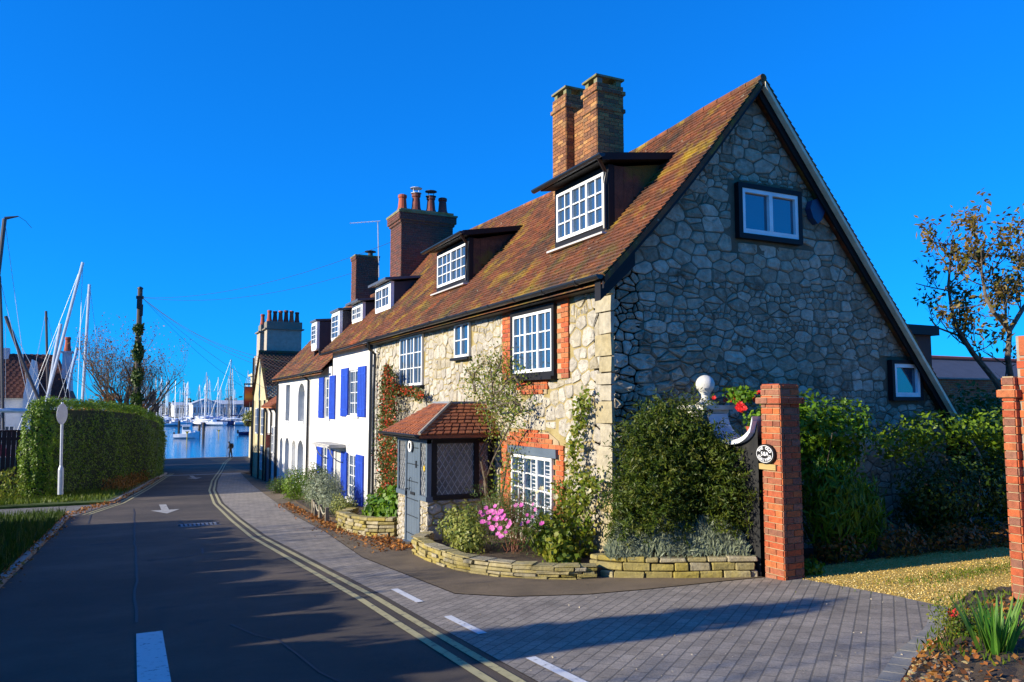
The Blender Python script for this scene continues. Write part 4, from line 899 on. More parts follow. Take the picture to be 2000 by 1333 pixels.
m = MB(); m.box((6.0, 43.4, 4.3), (6.55, 44.6, 5.5)); cs = m.build('chimney', grey_render, HF); m = MB(); m.box((5.9, 43.3, 5.5), (6.65, 44.7, 5.57)); m.box((6.05, 43.5, 5.57), (6.5, 44.5, 5.95)); m.build('chimney_cap', M('dull_stone_cap', (.2, .18, .14), 4, .9), cs)
pots(cs, [(6.2, 44.)], 5.95, [terracotta], .6, .12)
TF5 = lambda u, v, d: (6.0 - d, u, v)
for y in (43.8,): 
    for z in (-1.5, .6, 2.6): window(HF, TF5, y, y + .9, z, z + 1.2, 2, 1, 3, base=-.02, dep=.05)
m = MB()
for y in (43.15, 45.25): m = MB(); m.tube([(5.94, y, 4.2), (5.94, y, g(y))], .05, 6); m.build('downpipe', upvc, HF)
a = onY(585, 700, 46); b = onY(612, 658, 46)
HG = thing('red_roofed_house', (9.5, 47, g(47)), 'house behind the broad chimney, showing only its plain red tile roof', 'house')
m = MB(); m.box((7.9, 45.5, -2.6), (14, 52, 3.)); m.build('wall', render_w, HG)
m = MB(); m.add([(7.8, 45.4, 3.), (7.8, 52, 3.), (10.9, 52, 6.), (10.9, 45.4, 6.), (14.2, 45.4, 3.), (14.2, 52, 3.)], [(0, 1, 2, 3), (3, 2, 5, 4), (0, 3, 4)], .5); slope_tiles(m, Vector((7.8, 45.4, 3.02)), Vector((7.8, 52, 3.02)), Vector((10.9, 45.4, 6.02)), Vector((10.9, 52, 6.02)), .2, .3); m.build('roof', M('plain_red_tile', [(.3, .05, .03), (.38, .07, .035)], 3, .8, .3, 10, attr=.5), HG)
a = onY(489, 760, 78); b = onY(505, 732, 72)
HH = thing('quay_building', (10, 74, g(74)), 'pale cream flat topped building at the far end of the lane', 'building')
m = MB(); m.box((a.x, 70, -3.6), (a.x + 9, 78, b.z)); m.box((a.x - .2, 69.8, b.z), (a.x + 9.2, 78.2, b.z + .2)); m.build('wall', M('pale_cream_render', (.45, .40, .26), 3, .85, .2, 10), HH)
TH = lambda u, v, d: (a.x - d, u, v)
for y in (71, 73.4, 75.6):
    for z in (-2.3, .3): window(HH, TH, y, y + 1.1, z, z + 1.3, 2, 1, 2, base=-.02, dep=.05)
# hanging pub sign
p = onY(477, 795, 45.2); q = onY(495, 757, 45.2)
SG = thing('hanging_sign', (q.x, 45.2, q.z), 'orange and black picture sign hanging from a bracket over the lane', 'sign')
m = MB(); m.box((p.x - .05, 45.17, q.z + .14), (6.0, 45.23, q.z + .22)); m.box((p.x - .02, 45.18, q.z), (p.x + .03, 45.22, q.z + .14)); m.box((q.x - .06, 45.18, q.z), (q.x - .01, 45.22, q.z + .14)); m.build('bracket', iron, SG)
sm = bpy.data.materials.new('sunset_sign_panel'); sm.use_nodes = True; nt = sm.node_tree; tc = nd(nt, 'ShaderNodeTexCoord'); sx = nd(nt, 'ShaderNodeSeparateXYZ'); nt.links.new(tc.outputs['Generated'], sx.inputs[0])
nt.links.new(ramp(nt, [(.02, .01, .01), (.35, .02, .01), (.75, .30, .02), (.7, .12, .01), (.35, .03, .01)], sx.outputs[2], [.0, .28, .5, .75, 1.]), nt.nodes['Principled BSDF'].inputs['Base Color'])
m = MB(); m.box((p.x, 45.17, p.z), (q.x, 45.23, q.z)); m.build('sign_panel', sm, SG)
m = MB(); m.box((p.x - .03, 45.16, p.z - .03), (q.x + .03, 45.24, p.z)); m.box((p.x - .03, 45.16, q.z), (q.x + .03, 45.24, q.z + .03)); m.box((p.x - .03, 45.16, p.z), (p.x, 45.24, q.z)); m.box((q.x, 45.16, p.z), (q.x + .03, 45.24, q.z)); m.build('sign_frame', iron, SG)
# small hanging sign by the door of the low house
p = onX(519, 862, 5.4); m = MB(); m.box((5.42, p.y, p.z - .3), (5.58, p.y + .04, p.z + .3)); m.box((5.4, p.y + .01, p.z + .32), (5.75, p.y + .03, p.z + .35)); o = m.build('hanging_sign', M('dark_red_sign', [(.03, .02, .02), (.4, .05, .02)], 6, .5), None); tag(o, 'small dark red sign beside the downpipes of the low pale house', 'sign'); recenter(o, (5.4, p.y, p.z))
# hanging flower basket
p = onY(487, 818, 44.8); t = thing('flower_basket', p, 'round hanging basket of green and yellow flowers under the picture sign', 'flower basket')
m = MB(); m.lathe(p, [(.03, -.45), (.25, -.35), (.32, -.1)], 10); m.tube([p + Vector((0, 0, -.1)), p + Vector((0, 0, .9))], .012, 4); m.tube([p + Vector((0, 0, .9)), (6.0, 44.8, p.z + .9)], .02, 5); m.build('basket', iron, t)
P, Nn = blobpts([(p.x, p.y, p.z, .42, .42, .45)], 500); leafmesh('flowers', P, Nn, .13, lf_var, t)

# ---------------------------------------------------------------- gate pillar, walls
GP = thing('gate_pillar', (6.92, 6.92, g(6.9)), 'square red brick gate pillar with a round house sign', 'gate pillar')
x0, x1, y0, y1 = 6.82, 7.13, 6.76, 7.06; zt = 1.83
brick_stack(GP, 'brickwork', '', x0, x1, y0, y1, g(6.9) - .1, zt, brickP, mortL, [(zt - .225, zt - .15, .045)])
m = MB(); m.box((x0 + .01, y0 + .01, zt - .004), (x1 - .01, y1 - .01, zt + .012)); m.build('cap', brickP, GP)
pc = onX(1500, 887, x0); TPl = lambda u, v, d: (x0 - d, u, v)
el = lambda ru, rv, n=36: [(pc.y + ru * math.cos(t), pc.z + rv * math.sin(t)) for t in np.linspace(0, 2 * math.pi, n + 1)[:-1]]
m = MB(); m.prism(el(.15, .118), TPl, .008, .05); m.prism(el(.14, .108), TPl, .05, .053); plq = m.build('house_sign', black, GP)
m = MB(); n = 48
for i in range(n):
    a, b = 2 * math.pi * i / n, 2 * math.pi * (i + 1) / n
    q = [(pc.y + ru * math.cos(t), pc.z + rv * math.sin(t)) for (ru, rv, t) in ((.133, .102, a), (.133, .102, b), (.127, .096, b), (.127, .096, a))]; m.prism(q, TPl, .053, .057)
m.build('sign_rim', white, plq)
def letters(txts, parent, name, mat, T):
    """txts: (char, u, v, angle, size) -> flat raised letters"""
    M_ = MB()
    for (ch_, u, v, an, sz) in txts:
        cu = bpy.data.curves.new('c', 'FONT'); cu.body = ch_; cu.size = sz; cu.align_x = 'CENTER'; cu.align_y = 'CENTER'; cu.extrude = .003; cu.offset = .0012; ob = bpy.data.objects.new('c', cu)
        me = bpy.data.meshes.new_from_object(ob); c, s = math.cos(an), math.sin(an)
        M_.add([T(u + (p.co.x * c - p.co.y * s), v + (p.co.x * s + p.co.y * c), p.co.z) for p in me.vertices], [tuple(f.vertices) for f in me.polygons], .5)
        bpy.data.objects.remove(ob); bpy.data.curves.remove(cu); bpy.data.meshes.remove(me)
    return M_.build(name, mat, parent)
TT = lambda u, v, d: (x0 - .056 - d, pc.y - u, pc.z + v)
L = []
for i, c in enumerate('THE OLD'): a = math.pi / 2 + (3 - i) * .36; L.append((c, .098 * math.cos(a), .072 * math.sin(a), a - math.pi / 2, .048))
for i, c in enumerate('COALYARD'): a = -math.pi / 2 + (i - 3.5) * .33; L.append((c, .098 * math.cos(a), .072 * math.sin(a), a + math.pi / 2, .048))
for i, c in enumerate('58A'): L.append((c, (i - 1) * .042, 0, 0, .066))
letters(L, plq, 'sign_lettering', white, TT)
pw = onX(1500, 912, x0); m = MB(); m.box((x0 - .03, pw.y - .15, pw.z - .035), (x0 + .002, pw.y + .13, pw.z + .035), j=.003); m.build('name_board', M('varnished_wood', [(.34, .24, .08), (.46, .34, .14)], 8, .5, .2, 30, stretch=(1, .2, 1)), GP)
letters([(c, (i - 3) * .034, 0, 0, .03) for i, c in enumerate('WALFORD')] if False else [], GP, 'x', white, TT) if False else None
# dipped wall with coping and ball finial pier
DW = thing('garden_wall', (6.85, 7.5, g(7.5)), 'short dark wall with white scooped coping between the ball finial pier and brick pillar', 'garden wall')
TW = lambda u, v, d: (6.78 - d, u, v)
def zc(y): t = (y - 7.09) / (7.93 - 7.09); return 1.42 if t > .93 else 1.40 - .30 * (math.sin(math.pi * min(1, t / .93)) ** .45)
ysw = list(np.linspace(7.09, 8.56, 34)); m = MB(); V = []
for y in ysw: V += [(6.78, y, -.7), (6.78, y, zc(y) if y < 7.93 else 1.42), (6.95, y, zc(y) if y < 7.93 else 1.42), (6.95, y, -.7)]
m.add(V, [f for i in range(len(ysw) - 1) for f in ((i * 4, i * 4 + 1, i * 4 + 5, i * 4 + 4), (i * 4 + 1, i * 4 + 2, i * 4 + 6, i * 4 + 5), (i * 4 + 2, i * 4 + 3, i * 4 + 7, i * 4 + 6))]); m.build('wall', M('dark_stained_wall', [(.008, .009, .010), (.025, .024, .022)], 5, .95, .4, 20, spots=[((.25, .25, .24), 9, .68, .72)]), DW)  # wall colour darkened to carry the yew bush's shade; pale paint flakes
m = MB(); V = []; yc = [y for y in ysw if y < 7.9]
for y in yc: z = zc(y); V += [(6.70, y, z + .0), (6.70, y, z + .055), (7.03, y, z + .055), (7.03, y, z)]
m.add(V, [f for i in range(len(yc) - 1) for f in ((i * 4, i * 4 + 1, i * 4 + 5, i * 4 + 4), (i * 4 + 1, i * 4 + 2, i * 4 + 6, i * 4 + 5), (i * 4 + 2, i * 4 + 3, i * 4 + 7, i * 4 + 6), (i * 4 + 3, i * 4, i * 4 + 4, i * 4 + 7))]); m.build('coping', M('weathered_white_coping', [(.48, .52, .58), (.66, .68, .7)], 6, .7, .3, 20), DW)
FP = thing('ball_finial_pier', (6.87, 8.13, g(8.1)), 'white pier topped by a stone ball finial half hidden by the yew bush', 'pier')
pm = M('pale_pier_stone', [(.46, .45, .41), (.6, .59, .55)], 5, .8, .3, 20)
m = MB(); m.box((6.72, 7.98, -.6), (7.02, 8.28, 1.48)); m.box((6.66, 7.92, 1.48), (7.08, 8.34, 1.53)); m.box((6.69, 7.95, 1.43), (7.05, 8.31, 1.48)); m.box((6.6, 7.86, 1.53), (7.14, 8.40, 1.585)); m.build('pier', pm, FP)
m = MB(); rr = .125
m.lathe((6.87, 8.13, 1.585), [(.14, 0), (.14, .02), (.115, .035), (.07, .06), (.05, .10), (.055, .15), (.075, .17)] + [(rr * math.sin(t), .17 + .11 - rr * math.cos(t) + .0) for t in np.linspace(.65, math.pi - .02, 14)], 24); m.build('ball_finial', pm, FP, smooth=True)
# right brick wall and pier
RW = thing('brick_wall', (7.5, 4.3, g(4.3)), 'tall red brick wall at the right edge with a stepped pier end', 'wall')
brick_stack(RW, 'pier', '', 7.22, 7.6, 4.30, 4.41, -.4, 1.86, brickP, mortL, [(1.66, 1.735, .03)])
m = MB()
def nb(x0, x1, y0, y1, z0, z1):
    m.box((x0 + .006, y0 + .006, z0), (x1, y1 - .001, z1 - .004), m=1, r=.5)
    bricks(m, lambda u, v, d: (x0 + .006 - d, u, v), y0, y1, z0, z1 - .2); bricks(m, lambda u, v, d: (u, y0 + .004 - d, v), x0, x1, z0, z1 - .2)
    bricks(m, lambda u, v, d: (x0 + .006 - d, u, v), y0, y1, z1 - .19, z1, course=.19, bl=.075); bricks(m, lambda u, v, d: (u, y0 + .004 - d, v), x0, x1, z1 - .19, z1, course=.19, bl=.075)
nb(7.28, 12., 4.05, 4.30, -.4, 2.23); m.build('brickwork', [brickO, mortD], RW)
m = MB(); m.box((7.25, 4.02, -.45), (12, 4.30, .22), j=.006); m.build('plinth', grey_render, RW)
# low rubble bed walls
def bedwall(pts, h, w, label, seed=0, zoff=0, tp=0):
    m = MB(); pts = [Vector((a, b, 0)) for a, b in pts]; L = [0]
    for a, b in zip(pts, pts[1:]): L.append(L[-1] + (b - a).length)
    def at(s):
        for i in range(len(pts) - 1):
            if s <= L[i + 1] or i == len(pts) - 2: t = (s - L[i]) / (L[i + 1] - L[i]); d = (pts[i + 1] - pts[i]).normalized(); return pts[i] + d * (s - L[i]), d
    z = 0; k = 0
    while z < h - .02:
        ch_ = min(random.uniform(.055, .10), h - z); s = random.uniform(-.2, 0)
        while s < L[-1]:
            l = random.uniform(.14, .38); a, b = max(s, 0), min(s + l, L[-1])
            if b - a > .05:
                (p, d), (q, d2) = at(a + .006), at(b - .006); n = Vector((-d.y, d.x, 0)); n2 = Vector((-d2.y, d2.x, 0)); o = random.uniform(-.02, .02); e = random.uniform(-.02, .02)
                hh = ch_ - .01 + random.uniform(-.008, .008); gp_, gq = g(p.y) + zoff, g(q.y) + zoff
                hh2 = hh + random.uniform(-.01, .01); zb_ = z + (random.uniform(0, .05) if z + ch_ > h - .03 else 0) * 0
                kf = 1 - tp * ((a + b) / 2 / L[-1]); hh *= kf; hh2 *= kf; z_ = z * kf
                c = [p + n * (-w / 2 + o), q + n2 * (-w / 2 + o + e * .5), q + n2 * (w / 2), p + n * (w / 2)]
                V = []
                for i, v in enumerate(c): V.append((v.x + random.uniform(-.006, .006), v.y + random.uniform(-.006, .006), (gp_ if i in (0, 3) else gq) + z_))
                for i, v in enumerate(c): V.append((v.x + random.uniform(-.012, .012), v.y + random.uniform(-.012, .012), (gp_ if i in (0, 3) else gq) + z_ + (hh if i in (0, 3) else hh2)))
                m.add(V, [(0, 3, 2, 1), (4, 5, 6, 7), (0, 1, 5, 4), (1, 2, 6, 5), (2, 3, 7, 6), (3, 0, 4, 7)])
            s += l
        z += ch_
    o = m.build('bed_wall', bedstone); tag(o, label, 'low wall', 'rubble walls round the flower beds'); recenter(o, (pts[0].x, pts[0].y, g(pts[0].y))); 
    md = o.modifiers.new('b', 'BEVEL'); md.width = .012; md.segments = 1; return o
bedwall([(4.42, 12.15), (4.05, 11.6), (3.98, 10.7), (4.0, 9.6), (4.28, 8.85), (4.75, 8.35), (5.15, 8.15)], .29, .2, 'curved yellow lichened stone wall edging the flower bed beside the grey door', tp=.42)
bedwall([(5.32, 8.45), (5.32, 8.14), (5.75, 7.78), (6.3, 7.42), (6.78, 7.16)], .26, .2, 'low stone wall holding the lavender in front of the yew bush', zoff=0)
bedwall([(4.5, 17.2), (4.02, 16.5), (3.98, 15.2), (4.15, 14.35), (4.5, 14.1)], .36, .22, 'short yellow lichened wall below the berried climber left of the porch')
for nm, A in (('bed_soil', [(4.4, 12.2), (4.1, 11.6), (4.03, 10.7), (4.05, 9.6), (4.33, 8.9), (4.8, 8.4), (5.2, 8.2), (5.7, 8.2), (5.7, 12.2)]), ('bed_soil', [(5.35, 8.4), (5.4, 8.12), (5.8, 7.85), (6.3, 7.48), (6.8, 7.2), (6.8, 8.6), (5.6, 8.6)]), ('bed_soil', [(4.5, 17.1), (4.1, 16.5), (4.03, 15.2), (4.2, 14.4), (4.6, 14.1), (5.7, 14.1), (5.7, 17.1)]), ('bed_soil', [(4.55, 24.5), (4.3, 21), (4.25, 18.2), (4.5, 17.2), (5.7, 17.2), (5.7, 24.5)])):
    m = MB(); dz = .07 if A[0][1] > 20 else .12; V = [(a, b, g(b) + dz) for a, b in A]; n = len(V); V += [(a, b, g(b) - .05) for a, b in A]
    m.add(V, [tuple(range(n))] + [(i, n + i, n + (i + 1) % n, (i + 1) % n) for i in range(n)]); tag(m.build(nm, soil), kind='structure')

# ================================================================ LEFT SIDE
WZ = -4.3
# hedge as one clipped mass of leaves
hp = [(-2.9, 31.6), (-1.45, 36.), (-.2, 40.), (.85, 44.2), (1.05, 50), (1.2, 57.)]  # far end points added, mostly hidden, to shade the road toward the quay
TOPZ = [(31, 1.72), (37, 1.62), (40.5, 1.4), (44.2, .92), (50, .5), (57, .1)]
HD_ = thing('hedge', (hp[0][0], hp[0][1], g(31)), 'long tall clipped evergreen hedge running along the left side of the lane', 'hedge')
def hedgeleaf(n, w=1.1):
    seg = np.array(hp); L = np.linalg.norm(seg[1:] - seg[:-1], axis=1); cum = np.concatenate([[0], np.cumsum(L)])
    s = rng.random(n) * cum[-1]; i = np.clip(np.searchsorted(cum, s) - 1, 0, len(L) - 1); t = (s - cum[i]) / L[i]
    p = seg[i] + (seg[i + 1] - seg[i]) * t[:, None]; d = (seg[i + 1] - seg[i]) / L[i][:, None]; nn = np.stack([d[:, 1], -d[:, 0]], 1)   # towards the road
    f = s / cum[-1]; gz = np.array([g(y) for y in p[:, 1]])
    top = np.array([lerp(TOPZ, y) for y in p[:, 1]]) + .05 * np.sin(s * 3) + .03 * np.sin(s * 9)
    which = rng.random(n); P = np.zeros((n, 3)); N_ = np.zeros((n, 3))
    h = rng.random(n) ** .85; a = rng.random(n)
    bul = .10 * np.sin(s * 1.3 + h * 2) + .05 * np.sin(s * 4.3 - h * 7) * np.sin(h * 5 + s) + .04 * np.sin(s * 11 + h * 23) * np.sin(h * 19 - s * 3)
    side = np.where(which < .52, 1., np.where(which < .72, -1., 0))
    rnd_top = .5 * np.clip((h - .62) / .38, 0, 1) ** 2
    off = np.where(side != 0, side * (w * .5 + bul - rnd_top - .12 * (1 - h)), (a - .5) * w * .95)
    z = np.where(side != 0, gz + .05 + h * (top - gz - .05), top + .04 * bul + rng.normal(size=n) * .03 - .18 * np.abs(a - .5) ** 2 * 4 * 0.6)
    P[:, :2] = p + nn * off[:, None]; P[:, 2] = z; N_[:, :2] = nn * side[:, None]; N_[:, 2] = np.where(side == 0, 1, .25)
    P += rng.normal(size=(n, 3)) * .055
    return P, N_
P, Nn = hedgeleaf(42000)
# rounded near end and far end
def endcap(c, d, n, zt):
    t = rng.uniform(-math.pi / 2, math.pi / 2, n); h = rng.random(n); b = math.atan2(d[1], d[0]); gz = g(c[1]); r = .62 * (1 - .6 * np.clip((h - .6) / .4, 0, 1) ** 2) * (.86 + .16 * h) + .05 * np.sin(h * 14 + t * 4) + .04 * np.sin(t * 9)
    P = np.stack([c[0] + r * np.cos(t + b), c[1] + r * np.sin(t + b), gz + h * (zt - gz)], 1); N_ = np.stack([np.cos(t + b), np.sin(t + b), h * .3], 1); return P, N_
P2, N2 = endcap(hp[0], (-.3, -.95), 5200, 1.70); P3, N3 = endcap(hp[-1], (.3, .95), 2500, .1)
o = leafmesh('foliage', np.concatenate([P, P2, P3]), np.concatenate([Nn, N2, N3]), .085, lf_hedge, HD_, asp=.6, jitter=.5)
m = MB(); V = []
for i, (x, y) in enumerate(hp):
    d = Vector((hp[min(i + 1, 5)][0] - hp[max(i - 1, 0)][0], hp[min(i + 1, 5)][1] - hp[max(i - 1, 0)][1])).normalized(); tp = lerp(TOPZ, y)
    for (s, z) in ((-.34, g(y) - .1), (-.36, tp - .3), (.32, tp - .3), (.28, g(y) - .1)): V.append((x + d.y * s, y - d.x * s, z))
m.add(V, [f for i in range(5) for f in [(i * 4 + k, i * 4 + (k + 1) % 4, i * 4 + 4 + (k + 1) % 4, i * 4 + 4 + k) for k in range(4)]] + [(0, 1, 2, 3), (23, 22, 21, 20)], .5)
m.build('twigs', M('dark_hedge_twigs', [(.012, .022, .006), (.025, .035, .012)], 6, 1, .5, 20), HD_)  # solid dark green core beneath the leaves
# fence behind the weeds
FN = thing('board_fence', (-5.5, 33, g(33)), 'dark red board fence between the hedge and the left edge', 'fence')
m = MB(); x = -9.5
while x < -3.3: m.box((x, 33.1, g(33) - .1), (x + .14, 33.13 + random.uniform(0, .01), .62 + random.uniform(-.01, .01))); x += .15
m.build('boards', fenceM, FN)
m = MB(); m.box((-9.5, 33.14, .3), (-3.3, 33.2, .4)); m.box((-9.5, 33.14, -1.1), (-3.3, 33.2, -1.)); m.box((-9.5, 33.08, .62), (-3.3, 33.18, .67)); m.build('rail', fenceM, FN)
# road sign seen from behind
p0 = onY(118, 966, 29.2)
SP = thing('sign_post', p0, 'grey metal post with the plain back of a round traffic sign by the hedge', 'road sign')
m = MB(); top = onY(122, 786, p0.y); d = top - p0
m.tube([p0, p0 + d * .27], .085, 14); m.tube([p0 + d * .27, p0 + d * .31], [.085, .045], 14); m.tube([p0 + d * .31, top], .042, 12); m.build('post', galv, SP)
c = onY(121, 809, p0.y - .06); m = MB(); m.prism([(c.x + .3 * math.cos(t), c.z + .34 * math.sin(t)) for t in np.linspace(0, 2 * math.pi, 29)[:-1]], TSg := (lambda u, v, dd: (c.x + (u - c.x) * .45 + dd * .85, c.y + (u - c.x) * .88 - dd * .45, v)), 0, .015); m.box((c.x - .25, c.z - .13, .015), (c.x + .25, c.z - .10, .03), T=TSg); m.box((c.x - .25, c.z + .10, .015), (c.x + .25, c.z + .13, .03), T=TSg)
m.build('sign_plate', M('grey_sign_back', (.5, .5, .5), 4, .5), SP)
# telegraph pole with ivy and wires
PY = 41.5; pb = onY(266, 850, PY); pt = onY(274, 564, PY)
TP = thing('utility_pole', (pb.x, PY, g(PY)), 'wooden telegraph pole wrapped in ivy with cables fanning from its top', 'utility pole')
m = MB(); m.tube([(pb.x - .03, PY, g(PY) - .2), pt], [.16, .11], 12); m.build('pole', wood_pole, TP)
m = MB(); m.box((pt.x - .13, PY - .2, pt.z - 1.0), (pt.x + .08, PY - .02, pt.z - .45)); m.box((pt.x - .17, PY - .15, pt.z - .5), (pt.x + .17, PY + .15, pt.z - .38)); m.box((pt.x + .0, PY - .24, pt.z - 1.35), (pt.x + .16, PY - .06, pt.z - .8)); m.lathe((pt.x, PY, pt.z - .02), [(.14, 0), (.13, .06), (.03, .12)], 10)
for z in (-2.6, -3.3): m.box((pt.x - .3, PY - .02, pt.z + z), (pt.x + .25, PY + .02, pt.z + z + .03))
m.build('junction_box', iron, TP)
n = 5200; h = rng.random(n); cx = pb.x + (pt.x - pb.x) * h * .95; zz = g(PY) + h * (onY(270, 635, PY).z - g(PY)); th = rng.uniform(0, 6.28, n); r_ = (.23 - .09 * h + .09 * np.sin(h * 40)) * rng.uniform(.7, 1.1, n)
P = np.stack([cx + r_ * np.cos(th), PY + r_ * np.sin(th), zz], 1); leafmesh('ivy', P, np.stack([np.cos(th), np.sin(th), th * 0 + .1], 1), .13, lf_dark, TP, asp=.8)
wm = M('cable_black', (.03, .035, .04), 2, .6)
tops = [(Vector((5.9, 34, 2.9)), .5), (Vector((5.7, 31, 2.9)), .5), (Vector((5.8, 44, 2.2)), .35), (Vector((5.9, 38.5, 2.2)), .3), (Vector((7.9, 29.6, 6.9)), .55), (Vector((5.7, 27, 2.95)), .7), (Vector((7.6, 22.4, 6.9)), .6)]
for i, (e, sg) in enumerate(tops):
    m = MB(); s0 = Vector((pt.x + .1, PY - .1, pt.z - .45)); pts = [s0.lerp(e, t) + Vector((0, 0, -sg * 4 * t * (1 - t))) for t in np.linspace(0, 1, 14)]
    m.tube(pts, .006, 4); m.build('cable', wm, TP)
# lamps
def lamp(loc, h, label, s=1., cup=None):
    t = thing('street_lamp', loc, label, 'street lamp', 'lantern lamps beside the lane')
    m = MB(); x, y, z = loc; m.lathe((x, y, z), [(.11 * s, 0), (.11 * s, .5), (.06 * s, .65), (.045 * s, h - .7), (.07 * s, h - .68), (.04 * s, h - .64), (.035 * s, h - .6)], 10); m.tube([(x - .2, y, z + h - .85), (x + .2, y, z + h - .85)], .015, 5); m.build('post', cup, t)
    m = MB(); a = .12 * s; b = .22 * s; hz = h - .6
    m.lathe((x, y, z + hz), [(a * 1.1, 0), (a * 1.1, .03)], 4)
    for k in range(4): th = math.pi / 2 * k; m.tube([(x + a * math.cos(th), y + a * math.sin(th), z + hz), (x + b * math.cos(th), y + b * math.sin(th), z + hz + .42)], .012, 4)
    m.lathe((x, y, z + hz + .42), [(b * 1.15, 0), (b * 1.1, .04), (.07, .24), (.06, .28), (.1, .3), (.02, .4)], 12); m.build('lantern', cup, t)
    m = MB(); m.lathe((x, y, z + hz + .03), [(a * .85, 0), (b * .85, .38)], 4); m.build('lamp_glass', M('lamp_glass', (.10, .12, .14), 3, .1), t); return t
q = onY(298, 800, 58); lamp(Vector((q.x, 58, g(58))), onY(298, 766, 58).z - g(58), 'slender black lantern lamp standing against the harbour right of the bare tree', 1.1, iron)
q = onY(262, 800, 43.5); lamp(Vector((q.x, 43.5, g(43.5))), onY(262, 728, 43.5).z - g(43.5), 'dark green lantern lamp half lost against the ivy covered pole', 1., darkgreen)
# trees
def tree(loc, h, label, name='bare_tree', seed=1, n=900, leafm_=None, leafsz=.09, depth=4, rad=.2, lean=(0, 0), spread=.55, L0=.34, group=None, forks=5, bk=None, tipf=lambda p: True, up=.15):
    random.seed(seed); t = thing(name, loc, label, 'tree', group); tips = []
    m = MB(); x, y, z = loc; tr = [Vector((x, y, z - .2)), Vector((x + lean[0] * .3, y + lean[1] * .3, z + h * .14)), Vector((x + lean[0], y + lean[1], z + h * .30))]
    m.tube(tr, [rad * 1.25, rad, rad * .8], 10)
    for k in range(forks):
        a = 2 * math.pi * k / forks + random.uniform(-.4, .4); branches(m, tr[2] - Vector((0, 0, h * .05 * random.random())), Vector((math.cos(a) * .8, math.sin(a) * .8, random.uniform(.5, 1.3))), h * L0, rad * .55, depth, spread, up, tips, 3)
    m.build('trunk', bk or bark, t)
    if n:
        T = np.array([tuple(p) for p in tips if tipf(p)]); i = rng.integers(0, len(T), n); P = T[i] + rng.normal(size=(n, 3)) * .14; leafmesh('crown', P, rng.normal(size=(n, 3)), leafsz, leafm_ or autumn, t, asp=.55, droop=.5)
    return t
q = onY(262, 800, 55)
tree((q.x - .2, 52, g(52)), 8.2, 'nearly bare spreading tree with a few orange leaves behind the hedge and ivy pole', seed=5, n=3400, leafsz=.11, depth=5, rad=.24, forks=11, spread=.58, L0=.33, up=.16, tipf=lambda p: 3.0 < p.z or random.random() < .25)
t = thing('shrub', (-2.2, 46, g(46)), 'dark brownish shrub mass behind the hedge below the bare tree', 'shrub'); P, Nn = blobpts([(-1.7, 47.5, .2, 2.0, 1.3, 1.9), (-.2, 47.5, -.4, 1.3, 1.2, 1.9), (-3.2, 47.5, -.4, 1.1, 1., 1.9)], 6500); leafmesh('foliage', P, Nn, .16, autumn, t)
m = MB(); 
for k in range(6): branches(m, (-1.6 + random.uniform(-1, 1), 47.5, g(47)), (random.uniform(-.4, .4), random.uniform(-.3, .3), 1), 1.8, .06, 2)
m.build('stems', bark, t)
# left house
LY = 62
HL = thing('boatyard_house', (-7, LY, g(LY)), 'white house with dark red tile roof and tall pale chimney behind the masts', 'house')
rz = onY(60, 692, LY).z; xr = onY(138, 760, LY).x; xl = -14; ez = onY(60, 775, LY - 2.6).z
m = MB(); m.box((xl, LY - 2.5, -3.2), (xr, LY + 3, ez)); m.prism([(LY - 2.5, ez), (LY + 3, ez), (LY + .2, rz - .1)], lambda u, v, d: (xr - d, u, v), 0, .3); m.build('wall', render_w, HL)
m = MB(); m.add([(xl, LY - 2.8, ez - .1), (xr + .2, LY - 2.8, ez - .1), (xr - .9, LY + .2, rz), (xl, LY + .2, rz), (xr + .2, LY + 3.2, ez - .1), (xl, LY + 3.2, ez - .1)], [(0, 1, 2, 3), (3, 2, 4, 5), (1, 4, 2)], .5); slope_tiles(m, Vector((xl, LY - 2.8, ez - .08)), Vector((xr + .2, LY - 2.8, ez - .08)), Vector((xl, LY + .2, rz + .02)), Vector((xr - .9, LY + .2, rz + .02)), .25, .35); m.build('roof', M('dark_red_tile', [(.05, .02, .015), (.12, .035, .02)], 2, .85, .3, 10, attr=.4), HL)
c = onY(58, 700, LY - 4); m = MB(); a = onY(44, 800, LY - 4).x; b = onY(70, 800, LY - 4).x; zt = onY(58, 702, LY - 4).z; ze = onY(58, 770, LY - 4).z
m.prism([(a, -3.1), (b, -3.1), (b, ze), ((a + b) / 2, zt), (a, ze)], lambda u, v, d: (u, LY - 4 - d, v), -3., 0); m.build('gable_wing', render_w, HL)
a = onY(118, 800, LY - 1).x; b = onY(135, 800, LY - 1).x; zt = onY(126, 690, LY - 1).z
m = MB(); m.box((a, LY - 1.5, -3), (b, LY - .6, zt)); m.box((a - .12, LY - 1.6, zt), (b + .12, LY - .5, zt + .1)); cs = m.build('chimney', M('pale_blue_grey_render', (.42, .45, .5), 5, .85, .4, 20), HL)
pots(cs, [((a + b) / 2, LY - 1.05)], zt + .1, [terracotta], .95, .2)
window(HL, lambda u, v, d: (u, LY - 2.5 - d, v), onY(78, 800, LY - 2.5).x, onY(93, 800, LY - 2.5).x, -1.8, -.2, 2, 1, 2, base=0, dep=.05)
window(HL, lambda u, v, d: (u, LY - 2.5 - d, v), onY(10, 800, LY - 2.5).x, onY(30, 800, LY - 2.5).x, -1.2, .2, 2, 1, 2, base=0, dep=.05)
cc = onY(6, 690, LY); m = MB(); m.box((cc.x - .3, LY - .2, rz - .4), (cc.x + .35, LY + .5, onY(6, 680, LY).z)); k = m.build('chimney', M('pale_blue_grey_render', (.42, .45, .5), 5, .85, .4, 20), HL)
